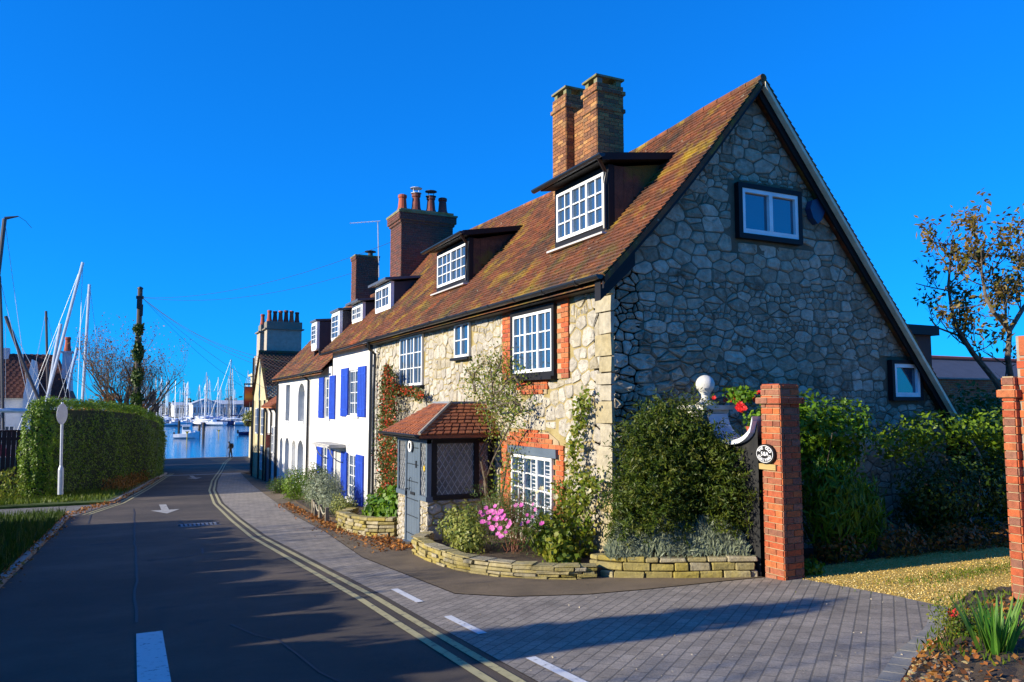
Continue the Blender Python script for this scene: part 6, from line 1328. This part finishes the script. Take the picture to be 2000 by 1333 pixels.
# berried climber left of the porch
PC = plant('berried_climber', (5.4, 17.8, g(18)), 'tall climber thick with red berries between the white wall and the porch', 'climber')
def wallband(poly, n, X0, X1):
    out = []
    while len(out) < n:
        k = random.randrange(len(poly) - 1); (x0, y0, w0), (x1, y1, w1) = poly[k], poly[k + 1]; t = random.random(); w_ = w0 + (w1 - w0) * t
        out.append(tuple(onX(x0 + (x1 - x0) * t + random.gauss(0, w_ * .5), y0 + (y1 - y0) * t + random.gauss(0, 4), random.uniform(X0, X1))))
    return np.array(out)
random.seed(8); band = [(757, 720, 6), (757, 760, 13), (755, 820, 17), (756, 880, 18), (758, 940, 18), (756, 990, 16)]; b2 = [(765, 765, 8), (785, 762, 6), (810, 768, 7), (824, 775, 5)]
P = np.concatenate([wallband(band, 8200, 5.2, 5.62), wallband(b2, 1100, 5.4, 5.62)]); n = len(P); leafmesh('foliage', P, rng.normal(size=(n, 3)) * .7 + np.array([-.8, -.3, .3]), .07, lf_pyra, PC, asp=.6)
P = np.concatenate([wallband(band, 1500, 5.15, 5.4), wallband(b2, 260, 5.35, 5.5)]); n = len(P); leafmesh('berry', P, rng.normal(size=(n, 3)), .045, berry, PC, asp=1.)
m = MB()
for k in range(5): m.tube([onX(748 + k * 4 + random.uniform(-3, 3), y, 5.5) for y in (1010, 960, 900, 840, 780, 735)], .014, 5)
m.build('stems', bark, PC)
LG = plant('broad_leaf_plant', (4.9, 15.2, g(15)), 'bright green broad leaved plant in the bed under the berried climber', 'plant')
P, Nn = blobpts([(4.9, 15.3, -.55, .38, .7, .5), (4.7, 16.0, -.65, .3, .5, .38), (4.8, 14.8, -.5, .3, .35, .45)], 2800, shell=.6); leafmesh('foliage', P, Nn, .12, lf_green, LG, asp=.75); stemset(LG, (4.9, 15.3, g(15)), 10, .5, .5)
# shrubs in front of the white houses
for (x, y, r1, r2, h, mt, lb, n) in ((4.75, 21.4, .55, 1.0, 1.0, lf_lav, 'largest rounded grey green shrub in front of the white cottages', 5200), (5.0, 23.6, .5, 1.0, 1.2, lf_fern, 'taller dark green shrub against the far white wall', 3800), (4.75, 25.6, .55, .9, 1.05, lf_hedge, 'dark leafy shrub at the far end of the cottage beds', 2600), (4.9, 29.5, .45, 1.0, .55, lf_dark, 'low dark shrub in shade below the arched windows', 2000)):
    t = plant('shrub', (x, y, g(y)), lb, 'shrub', 'shrubs before the white cottages'); P, Nn = blobpts([(x, y, g(y) + h * .45, r1, r2 * .8, h * .55), (x + .15, y + .5, g(y) + h * .5, r1 * .8, r2 * .6, h * .5), (x - .05, y - .5, g(y) + h * .35, r1 * .8, r2 * .5, h * .42)], n, shell=.5); leafmesh('foliage', P, Nn, .075, mt, t, asp=.4); stemset(t, (x, y, g(y)), 8, h * .7, .5)
for (x, y, lb) in ((4.55, 18.4, 'small golden shrub behind the rope fence'), (4.5, 19.6, 'small grey shrub behind the rope fence nearer the big rounded shrub')):
    t = plant('shrub', (x, y, g(y)), lb, 'shrub', 'shrubs before the white cottages'); P, Nn = blobpts([(x, y, g(y) + .28, .32, .55, .32)], 1300, shell=.6); leafmesh('foliage', P, Nn, .06, lf_var if y < 19 else lf_lav, t, asp=.4); stemset(t, (x, y, g(y)), 6, .3, .5)
RF = thing('rope_fence', (4.05, 19, g(19)), 'low rope fence on short wooden posts along the planted strip', 'fence')
pp = [(3.98, 17.6), (4.05, 18.6), (4.15, 19.6), (4.3, 20.6)]
for (x, y) in pp: m = MB(); m.box((x - .035, y - .035, g(y)), (x + .035, y + .035, g(y) + .36), j=.006); m.build('post', M('grey_fence_wood', (.26, .22, .15), 6, .9, .4, 30), RF)
m = MB()
for a, b in zip(pp, pp[1:]): m.tube([Vector((a[0], a[1], g(a[1]) + .32)).lerp(Vector((b[0], b[1], g(b[1]) + .32)), t) - Vector((0, 0, .14 * 4 * t * (1 - t))) for t in np.linspace(0, 1, 8)], .014, 5)
m.build('rope', M('pale_rope', (.45, .4, .28), 8, .9), RF)
# geranium on the dipped wall
GRn = plant('red_geranium', (7.0, 7.55, 1.3), 'red geranium flowering in the dip of the white coped wall', 'flowering plant')
P, Nn = blobpts([(7.2, 7.45, 1.38, .22, .25, .22), (7.15, 7.75, 1.72, .2, .3, .12)], 900, shell=.8); leafmesh('foliage', P, Nn, .06, lf_green, GRn, asp=.8); random.seed(3)
blooms('flower', [onX(random.gauss(1448, 4), random.gauss(798, 4), 7.0) for _ in range(16)] + [onX(random.gauss(1452, 16), random.gauss(778, 5), 7.2) for _ in range(26)], GRn, redf, .04)
m = MB(); m.lathe((7.1, 7.45, 1.12), [(.08, 0), (.12, .18), (.13, .2)], 12); m.build('plant_pot', terracotta, GRn)
# shrubs in the garden beyond the drive
GS = 'garden shrubs along the gable'
def gshrub(name, blobs, n, size, mt, lb, asp=.5, seed=1, up=None, shell=.5):
    b = blobs[0]; t = plant(name, (b[0], b[1], g(b[1])), lb, 'shrub', GS); P, Nn = blobpts(blobs, n, shell=shell); leafmesh('foliage', P, Nn, size, mt, t, asp=asp, jitter=.5, updir=up); stemset(t, (b[0], b[1], g(b[1])), 7, (max(q[2] + q[5] for q in blobs) + .5) * .5, .35, seed=seed, rad=.02, depth=1)
gshrub('glossy_shrub', [(8.75, 7.95, .75, .62, .35, .75), (9.1, 7.85, 1.2, .55, .35, .5), (8.4, 7.85, 1.25, .4, .3, .5)], 4200, .085, lf_green, 'glossy leaved shrub directly right of the brick pillar catching the sun on top')
gshrub('narrow_leaf_shrub', [(8.6, 7.55, .1, .5, .35, .7), (9.1, 7.6, .0, .4, .3, .5)], 3000, .16, lf_green, 'willow leaved shrub in deep shade right of the pillar', asp=.16, up=(0, 0, .8), seed=4)
gshrub('climbing_shrub', [(11.4, 7.85, 1.18, 1.15, .34, .30), (12.4, 7.7, 1.15, .8, .34, .38), (10.5, 7.95, 1.0, .6, .3, .33), (13.0, 7.7, .95, .5, .35, .35)], 3400, .085, lf_hedge, 'spreading leafy climber under the small gable window', seed=5)
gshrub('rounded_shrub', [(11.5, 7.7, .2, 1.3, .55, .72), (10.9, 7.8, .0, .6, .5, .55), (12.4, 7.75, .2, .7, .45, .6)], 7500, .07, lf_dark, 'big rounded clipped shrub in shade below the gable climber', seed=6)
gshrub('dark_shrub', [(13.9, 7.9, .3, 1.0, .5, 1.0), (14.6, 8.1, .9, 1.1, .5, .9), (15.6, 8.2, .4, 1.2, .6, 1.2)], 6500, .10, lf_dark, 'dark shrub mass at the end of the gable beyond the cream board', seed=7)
gshrub('low_shrub', [(8.5, 7.4, -.35, .5, .2, .22), (9.6, 7.3, -.35, .6, .22, .28), (10.7, 7.2, -.35, .7, .25, .28), (11.9, 7.1, -.35, .8, .25, .26), (13.2, 7.1, -.3, .9, .3, .34)], 4600, .07, autumn, 'low bronze tinted shrub at the foot of the rounded one', seed=8)
gshrub('background_shrub', [(17.6, 11.5, .9, 1.8, 1., 1.0), (19.8, 12., .9, 1.8, 1., 1.2)], 5200, .14, lf_pyra, 'yellowing shrubs behind the gable below the low brick wall', seed=9)
t = plant('herb_clump', (7.35, 6.95, g(7)), 'small bright green clump at the foot of the gate pillar', 'plant'); P, Nn = blobpts([(7.4, 6.95, g(7) + .05, .22, .14, .12)], 700, shell=.8); leafmesh('foliage', P, Nn, .05, lf_green, t, asp=.8)
# low building and wall behind, at the right
a = onY(1840, 708, 24); b = onY(1990, 700, 24); LB = thing('low_outbuilding', (a.x, 24, g(24)), 'low building with a long red tiled roof behind the garden at the right', 'outbuilding')
zr = onY(1900, 704, 26).z; m = MB(); m.box((a.x - 2, 23.2, -1.5), (b.x + 14, 29, zr - 1.3)); m.build('wall', M('grey_slate_wall', (.14, .15, .17), 2, .8, .3, 15), LB)
m = MB(); sl = zr - 1.3; m.add([(a.x - 2.3, 23, sl), (b.x + 14, 23, sl), (b.x + 14, 26, zr), (a.x - 2.3, 26, zr), (a.x - 2.3, 29.2, sl), (b.x + 14, 29.2, sl)], [(0, 1, 2, 3), (3, 2, 5, 4)], .4); m.build('roof', M('grey_slate_roof', (.06, .065, .08), 2, .7, .3, 15), LB)
m = MB(); m.tube([(a.x - 2.3, 26, zr + .03), (b.x + 14, 26, zr + .03)], .14, 8); m.build('ridge_tile', terracotta, LB)
bw = onY(1860, 760, 17); LW = thing('garden_brick_wall', (bw.x, 17, g(17)), 'red brick garden wall with tiled top behind the yellowing shrubs', 'wall')
zt = onY(1900, 742, 17).z; brick_stack(LW, 'brickwork', '', bw.x - 1.5, bw.x + 4.5, 17, 17.25, .2, zt, brickO, mortD); m = MB(); m.box((bw.x - 1.6, 16.9, zt), (bw.x + 4.6, 17.35, zt + .05)); m.build('cap', kerbM, LW)
m = MB(); m.box((bw.x - 1.4, 17.02, -1.6), (bw.x + 4.4, 17.2, .2)); m.build('footing', brickO, LW)
# magnolia at the right
random.seed(77); MG = thing('magnolia_tree', (18.3, 12.5, g(12)), 'half bare tree with big bronze and green leaves rising over the right brick wall', 'tree')
m = MB(); tips = []; Ym = 11.5
def limb(pts, r0, r1, kids=5, L=1.1, dp=2):
    r0 *= .72; r1 *= .7; L *= .92
    W_ = [onY(x, y, Ym + dy) for x, y, dy in pts]; m.tube(W_, [r0 + (r1 - r0) * j / (len(W_) - 1) for j in range(len(W_))], 8)
    for k in range(kids):
        j = random.randint(1, len(W_) - 1); p = W_[j - 1].lerp(W_[j], random.random()); branches(m, p, (random.uniform(-1, 1), random.uniform(-.5, .5), random.uniform(.0, 1.1)), L * random.uniform(.6, 1), r1 * .8, dp, .5, .15, tips)
limb([(1990, 830, 0), (1945, 745, 0), (1900, 690, .1), (1868, 640, .2), (1858, 600, .2), (1852, 560, .2), (1860, 470, 0)], .11, .03, 14, 1.0)
limb([(1985, 800, 0), (1968, 700, -.3), (1972, 645, -.4), (1940, 610, -.5), (1925, 580, -.4), (1915, 520, -.3), (1925, 460, -.2)], .10, .03, 14, 1.0)
limb([(1972, 645, -.4), (2000, 600, -.2), (2030, 560, 0), (2040, 500, .2), (2070, 440, .2)], .08, .03, 14, 1.1)
limb([(1900, 690, .1), (1870, 655, .3), (1830, 640, .4), (1815, 620, .5)], .05, .02, 5, .7)
m.build('trunk', bark, MG); T = np.array([tuple(p) for p in tips]); n = 4200
wgt = np.clip((T[:, 2] - 2.2) / 2.5, .03, 1.2) * np.clip((T[:, 0] - 15.2) / 2.2, .2, 1.4); wgt /= wgt.sum(); i = rng.choice(len(T), n, p=wgt); P = T[i] + rng.normal(size=(n, 3)) * .07; leafmesh('crown', P, rng.normal(size=(n, 3)), .14, leaf_mag, MG, asp=.42, droop=.3)
# rose, iris and stony bed at the lower right
m = MB(); V = []; nx, ny = 26, 30
for j in range(ny + 1):
    y = 1.2 + (4.84 - 1.2) * j / ny; xl = max(3.35, lerp(PR, y) + .03)
    for i in range(nx + 1):
        f = i / nx; x = xl + (8.5 - xl) * f; V.append((x, y, g(y) + .0 + .10 * min(1, f * 6) + random.uniform(0, .03) * (f > 0)))
m.add(V, [(j * (nx + 1) + i, j * (nx + 1) + i + 1, (j + 1) * (nx + 1) + i + 1, (j + 1) * (nx + 1) + i) for j in range(ny) for i in range(nx)]); tag(m.build('bed_soil', soil), kind='structure')
m = MB(); random.seed(5)
stM = M('mixed_flint_stones', [(.12, .08, .05), (.4, .33, .22), (.45, .16, .05), (.5, .4, .15), (.2, .12, .08)], 6, .85, .5, 30, attr=.9)
for k in range(1300):
    y = random.uniform(2.4, 4.4); x = lerp(PR, y) + abs(random.gauss(0, .45)) + .03; s = random.uniform(.008, .026) * (1.5 if random.random() < .08 else 1); c = Vector((x, y, g(y) + .09 * min(1, (x - lerp(PR, y)) * 1.5) + s * .4))
    ring = [(math.cos(t) * random.uniform(.7, 1.2), math.sin(t) * random.uniform(.6, 1.)) for t in np.linspace(0, 2 * math.pi, 7)[:-1]]
    m.add([c + Vector((a * s, b * s, -s * .5)) for a, b in ring] + [c + Vector((a * s * .8, b * s * .8, s * .35)) for a, b in ring] + [c + Vector((0, 0, s * .55))], [(i, (i + 1) % 6, 6 + (i + 1) % 6, 6 + i) for i in range(6)] + [(6 + i, 6 + (i + 1) % 6, 12) for i in range(6)], random.random())
n = 900; yy = rng.uniform(2.4, 4.5, n); xx = np.array([lerp(PR, a) for a in yy]) + .03 + np.abs(rng.normal(size=n)) * .6
o = leafmesh('fallen_leaves', np.stack([xx, yy, np.array([g(a) for a in yy]) + .1 * np.minimum(1, (xx - np.array([lerp(PR, a) for a in yy])) * 1.5) + .02], 1), np.array([0, 0, 1.]) + rng.normal(size=(n, 3)) * .5, .05, deadleaf, None, asp=.7); tag(o, 'orange dead leaves and bark on the lower right corner bed', 'fallen leaves', kind='stuff')
n = 1500; xx = rng.uniform(5., 7.6, n); yy = rng.uniform(3.2, 4.9, n); ok = xx > np.array([lerp(PR, a) for a in yy]); xx, yy = xx[ok], yy[ok]; n = len(xx); o = leafmesh('grass', np.stack([xx, yy, np.array([g(a) for a in yy]) + .09], 1), rng.normal(size=(n, 3)), .07, blade, None, asp=.2, jitter=.4, updir=(0, 0, 1.)); tag(o, 'short weeds and grass in the lower right corner bed', 'weeds', kind='stuff')
tag(m.build('bed_stones', stM), 'small mixed stones and bark scattered on the corner bed', 'stones', kind='stuff')
ib = onG(1945, 1308); IR = plant('iris_clump', ib, 'upright clump of sword shaped green leaves in the lower right corner bed', 'plant')
m = MB(); random.seed(9)
def sword(m, base, d, L, w, bend):
    d = Vector(d).normalized(); s = d.cross(Vector((0, 0, 1)));
    s = (s if s.length > .05 else Vector((1, 0, 0))).normalized(); s = (s + Vector((.5, -.6, 0)) * .8).normalized(); V = []; p = Vector(base); n = 6; q = random.random()
    for i in range(n + 1):
        t = i / n; ww = w * (1 - t ** 2.2) * (.75 + .5 * min(1, t * 3)); V += [p - s * ww, p + s * ww]
        d2 = (d + Vector((d.x, d.y, -.25)) * bend * t).normalized(); p = p + d2 * L / n
    m.add(V, [(2 * i, 2 * i + 1, 2 * i + 3, 2 * i + 2) for i in range(n)], q)
for k in range(46): a = random.uniform(0, 6.28); r = random.uniform(0, .09); sword(m, ib + Vector((r * math.cos(a), r * math.sin(a), .03)), (math.cos(a) * random.uniform(.05, .45), math.sin(a) * random.uniform(.05, .4), 1), random.uniform(.3, .52), random.uniform(.009, .016), random.uniform(.0, .8))
for k in range(24): a = random.uniform(0, 6.28); r = random.uniform(0, .06); sword(m, ib + Vector((.22 + r * math.cos(a), .1 + r * math.sin(a), .03)), (math.cos(a) * .35, math.sin(a) * .3, 1), random.uniform(.3, .5), random.uniform(.008, .013), random.uniform(.0, .9))
m.build('leaf_blades', irisL, IR)
m = MB()
for k in range(26): a = random.uniform(0, 6.28); sword(m, ib + Vector((.15 + random.uniform(-.12, .25), random.uniform(-.1, .1), .03)), (math.cos(a), math.sin(a), random.uniform(.2, .9)), random.uniform(.15, .32), .004, 1.2)
m.build('dry_leaves', straw, IR)
rb = onG(1878, 1268); RS = plant('rose_bush', rb, 'small straggly bush with a single red flower beside the sword leaved clump')
tp = stemset(RS, rb, 10, .30, .45, M('green_stem', (.1, .11, .03), 4, .7), .005, 1, 14); T = np.array([tuple(p) for p in tp] or [tuple(rb)]); n = 900; i = rng.integers(0, len(T), n); P = T[i] + rng.normal(size=(n, 3)) * np.array([.03, .03, .03]); leafmesh('foliage', P, rng.normal(size=(n, 3)) + np.array([0, 0, .5]), .022, lf_rose, RS, asp=.65)
P, Nn = blobpts([(rb.x + .3, rb.y - .25, rb.z + .05, .35, .3, .12), (rb.x + .1, rb.y - .05, rb.z + .1, .22, .2, .16)], 1700, shell=.9); leafmesh('leaf', P, Nn, .035, lf_green, RS, asp=.7)
fc = onG(1862, 1262) + Vector((0, 0, 0)); fl = onY(1861, 1197, rb.y); random.seed(4); m = MB(); m.tube([rb, rb.lerp(fl, .5) + Vector((.02, 0, 0)), fl], .004, 5); m.build('stems', lf_green, RS); blooms('flower', [fl], RS, redf, .045, 9)
# ---------------------------------------------------------------- grass, weeds, fallen leaves
def tufts(name, pts, h, mat, label, cat, w=.006):
    P = np.array(pts); n = len(P); up = rng.normal(size=(n, 3)) * .35; up[:, 2] = 1
    o = leafmesh(name, P, rng.normal(size=(n, 3)) * np.array([1, 1, .05]), h, mat, None, asp=w / h * 2, jitter=.32, updir=(0, 0, 1.)); return tag(o, label, cat, kind='stuff')
n = 9000; y = rng.uniform(9, 24.1, n); x = -1.55 - np.abs(rng.normal(size=n)) * 1.5; tufts('grass', np.stack([x, y, np.array([g(a) for a in y]) + .04], 1), .22, lf_dark, 'long uncut grass straggling over the near left verge', 'grass', .008)  # dark leaf colour carries the shade on this verge
n = 20000; y = rng.uniform(8, 23.9, n); x = -1.58 - np.abs(rng.normal(size=n)) * 1.3; tufts('grass', np.stack([x, y, np.array([g(a) for a in y]) + .05], 1), .10, lf_dark, 'shaded green grass on the near left verge', 'grass', .007)  # same darkened leaf colour puts the verge's shade into the blades
n = 9000; y = rng.uniform(28.5, 34.5, n); e = np.array([lerp(RL, a) for a in y]); x = e - .2 - rng.random(n) ** .7 * 5.; tufts('grass', np.stack([x, y, np.array([g(a) for a in y]) + .06], 1), .15, blade, 'rough green grass around the grey sign post', 'grass', .012)
n = 3800; y = rng.uniform(29.5, 33, n); x = -3.2 - rng.random(n) * 3.4; z = np.array([g(a) for a in y]) + rng.random(n) ** 1.5 * 1.15 * (.6 + .4 * np.sin(x * 3)); o = leafmesh('weeds', np.stack([x, y, z], 1), rng.normal(size=(n, 3)), .12, lf_rose, None, asp=.35, updir=(0, 0, .9), jitter=.5); tag(o, 'tall yellowing weeds in front of the dark red fence', 'weeds', kind='stuff')
n = 2600; y = rng.uniform(33.5, 43, n); e = np.array([lerp(RL, a) for a in y]); x = e - .25 - rng.random(n) * .9; z = np.array([g(a) for a in y]) + .07 + rng.random(n) ** 2 * .45; o = leafmesh('undergrowth', np.stack([x, y, z], 1), rng.normal(size=(n, 3)), .11, autumn, None, asp=.4, updir=(0, 0, .9), jitter=.5); tag(o, 'brown undergrowth along the foot of the long hedge', 'undergrowth', kind='stuff')
n = 2600; k = rng.random(n); y = np.where(k < .5, rng.uniform(15, 24, n), rng.uniform(12, 17, n)); x = np.where(k < .5, 4.05 + .012 * (y - 15) - np.abs(rng.normal(size=n)) * .17 + np.clip((y - 17.5), 0, 9) * .02, 4.3 - np.abs(rng.normal(size=n)) * .35 - np.clip(14 - y, 0, 3) * .05)
o = leafmesh('fallen_leaves', np.stack([x, y, np.array([g(a) for a in y]) + .022 + rng.random(n) * .03], 1), np.array([0, 0, 1.]) + rng.normal(size=(n, 3)) * .35, .055, deadleaf, None, asp=.7); tag(o, 'orange fallen leaves drifted along the right footpath edge', 'fallen leaves', kind='stuff')
n = 2400; y = rng.uniform(9, 44, n); e = np.array([lerp(RL, a) for a in y]); x = e + rng.normal(size=n) * .12 - .12; o = leafmesh('fallen_leaves', np.stack([x, y, np.array([g(a) for a in y]) + .07], 1), np.array([0, 0, 1.]) + rng.normal(size=(n, 3)) * .4, .06, deadleaf, None, asp=.7); tag(o, 'brown fallen leaves along the left kerb and verge', 'fallen leaves', kind='stuff')
n = 200; x = rng.uniform(2.6, 6.8, n); y = rng.uniform(3.5, 7.2, n); ok = np.array([x[i] < lerp(PR, y[i]) for i in range(n)]); x, y = x[ok], y[ok]; n = len(x); o = leafmesh('grit', np.stack([x, y, np.array([g(a) for a in y]) + .008], 1), np.array([0, 0, 1.]) + rng.normal(size=(n, 3)) * .3, .015, M('pale_gravel_chip', (.45, .38, .26), 4, .9), None, asp=1); tag(o, 'pale gravel chips scattered over the block paving', 'gravel chips', kind='stuff')
# raised pebbles of the gravel drive
n = 26000; x = 7.05 + rng.random(n) ** 1.3 * 6; y = rng.uniform(4.6, 7.34, n); o = leafmesh('gravel', np.stack([x, y, np.array([g(a) for a in y]) + .003], 1), np.array([0, 0, 1.]) + rng.normal(size=(n, 3)) * .35, .014, M('gravel_pebble', [(.26, .15, .02), (.52, .34, .06), (.66, .48, .14), (.8, .66, .34)], 4, .9, 0, 20, attr=1.), None, asp=.9, jitter=.6); tag(o, 'golden pebbles covering the drive', 'gravel', kind='stuff')
n = 1500; x = rng.normal(size=n) * .8 + 9.0; y = rng.normal(size=n) * .16 + 5.9 - (x - 9) * .02; tufts('grass', np.stack([x, y, np.array([g(a) for a in y])], 1), .03, blade, 'thin green grass streak growing through the gravel drive', 'grass', .005)
# ---------------------------------------------------------------- trees and hedge to the left, outside the picture, that shade the lane
random.seed(50)
OH = thing('tall_hedge', (-6.5, 8, g(8)), 'tall field hedge left of the near verge', 'hedge')
bl = []
for yy in np.arange(-9, 21.6, 1.15): bl.append((-6.6 + random.uniform(-.3, .3), yy, g(yy) + 1.35, 1.1, 1.0, 1.85 + random.uniform(-.16, .22) + (.0 if yy > 2 else .5)))
P, Nn = blobpts(bl, 26000, shell=.5, lump=.12); leafmesh('foliage', P, Nn, .15, lf_hedge, OH, asp=.6)
m = MB(); 
for b in bl: m.lathe((b[0], b[1], g(b[1])), [(.55, 0), (.75, .8), (.8, 2.1), (.5, 2.8)], 8, .5)
m.build('twigs', MATS['dark_hedge_twigs'], OH)  # solid dark cores under the leaves
t = thing('domed_tree', (-6.2, 7.0, g(7)), 'clipped dome shaped evergreen standing in the tall field hedge', 'tree'); P, Nn = blobpts([(-6.0, 6.6, g(7) + 2.55, .75, .5, 1.75)], 5200, shell=.3, lump=.06); leafmesh('crown', P, Nn, .14, lf_hedge, t, asp=.7); m = MB(); m.tube([(-6., 7.0, g(7) - .1), (-6., 6.6, 2.6)], [.12, .05], 8); m.lathe((-6, 6.6, g(7) + 1.2), [(.2, 0), (.45, .8), (.45, 2.0), (.15, 2.8)], 8); m.build('trunk', bark, t)  # unseen tree, shaped to cast the pointed shadow on the paving
for (x, y, h, sd) in ((-9.5, 11.5, 5.6, 3), (-10.5, 16.5, 6.2, 9), (-9, 3.5, 6.4, 12)): tree((x, y, g(y)), h, {3: 'middle bare tree behind the field hedge', 9: 'bare branched tree behind the field hedge, nearest the sign post', 12: 'bare tree behind the field hedge nearest the viewpoint'}[sd], seed=sd, n=500, depth=4, rad=.14, forks=5)

# ================================================================ LIGHT, SKY, CAMERA
EL, AZd = R(19.0), (-math.cos(R(4.5)), math.sin(R(4.5)))   # direction towards the sun: left, very slightly ahead
sun = bpy.data.lights.new('sun', 'SUN'); sun.energy = 5.; sun.angle = R(.5); sun.color = (1., .90, .72); so = bpy.data.objects.new('sun', sun); COL.objects.link(so)
sd = Vector((AZd[0] * math.cos(EL), AZd[1] * math.cos(EL), math.sin(EL))); so.rotation_euler = sd.to_track_quat('Z', 'Y').to_euler(); so.location = (-20, 5, 20)
w = bpy.data.worlds.new('World'); scene.world = w; w.use_nodes = True; nt = w.node_tree; bg = nt.nodes['Background']
sk = nd(nt, 'ShaderNodeTexSky', sky_type='NISHITA'); sk.sun_disc = False; sk.sun_elevation = EL; sk.sun_rotation = math.atan2(AZd[0], AZd[1]); sk.air_density = 1.; sk.dust_density = 0.; sk.ozone_density = 4.
bg.inputs['Strength'].default_value = .088; gmn = nd(nt, 'ShaderNodeGamma'); gmn.inputs[1].default_value = .68; nt.links.new(sk.outputs[0], gmn.inputs[0]); nt.links.new(mix(nt, gmn.outputs[0], SKYM, 1., 'MULTIPLY'), bg.inputs['Color'])
cam = bpy.data.cameras.new('camera'); cam.sensor_width = 36; cam.lens = F / 2000 * 36; cam.clip_end = 5000; cam.clip_start = .05
co = bpy.data.objects.new('camera', cam); COL.objects.link(co); co.location = (0, 0, CZ); co.rotation_euler = (math.pi / 2 + PIT, 0, -YAW); scene.camera = co
scene.view_settings.view_transform = 'Standard'; scene.view_settings.look = 'None'; scene.view_settings.exposure = 0.75; scene.view_settings.gamma = 1
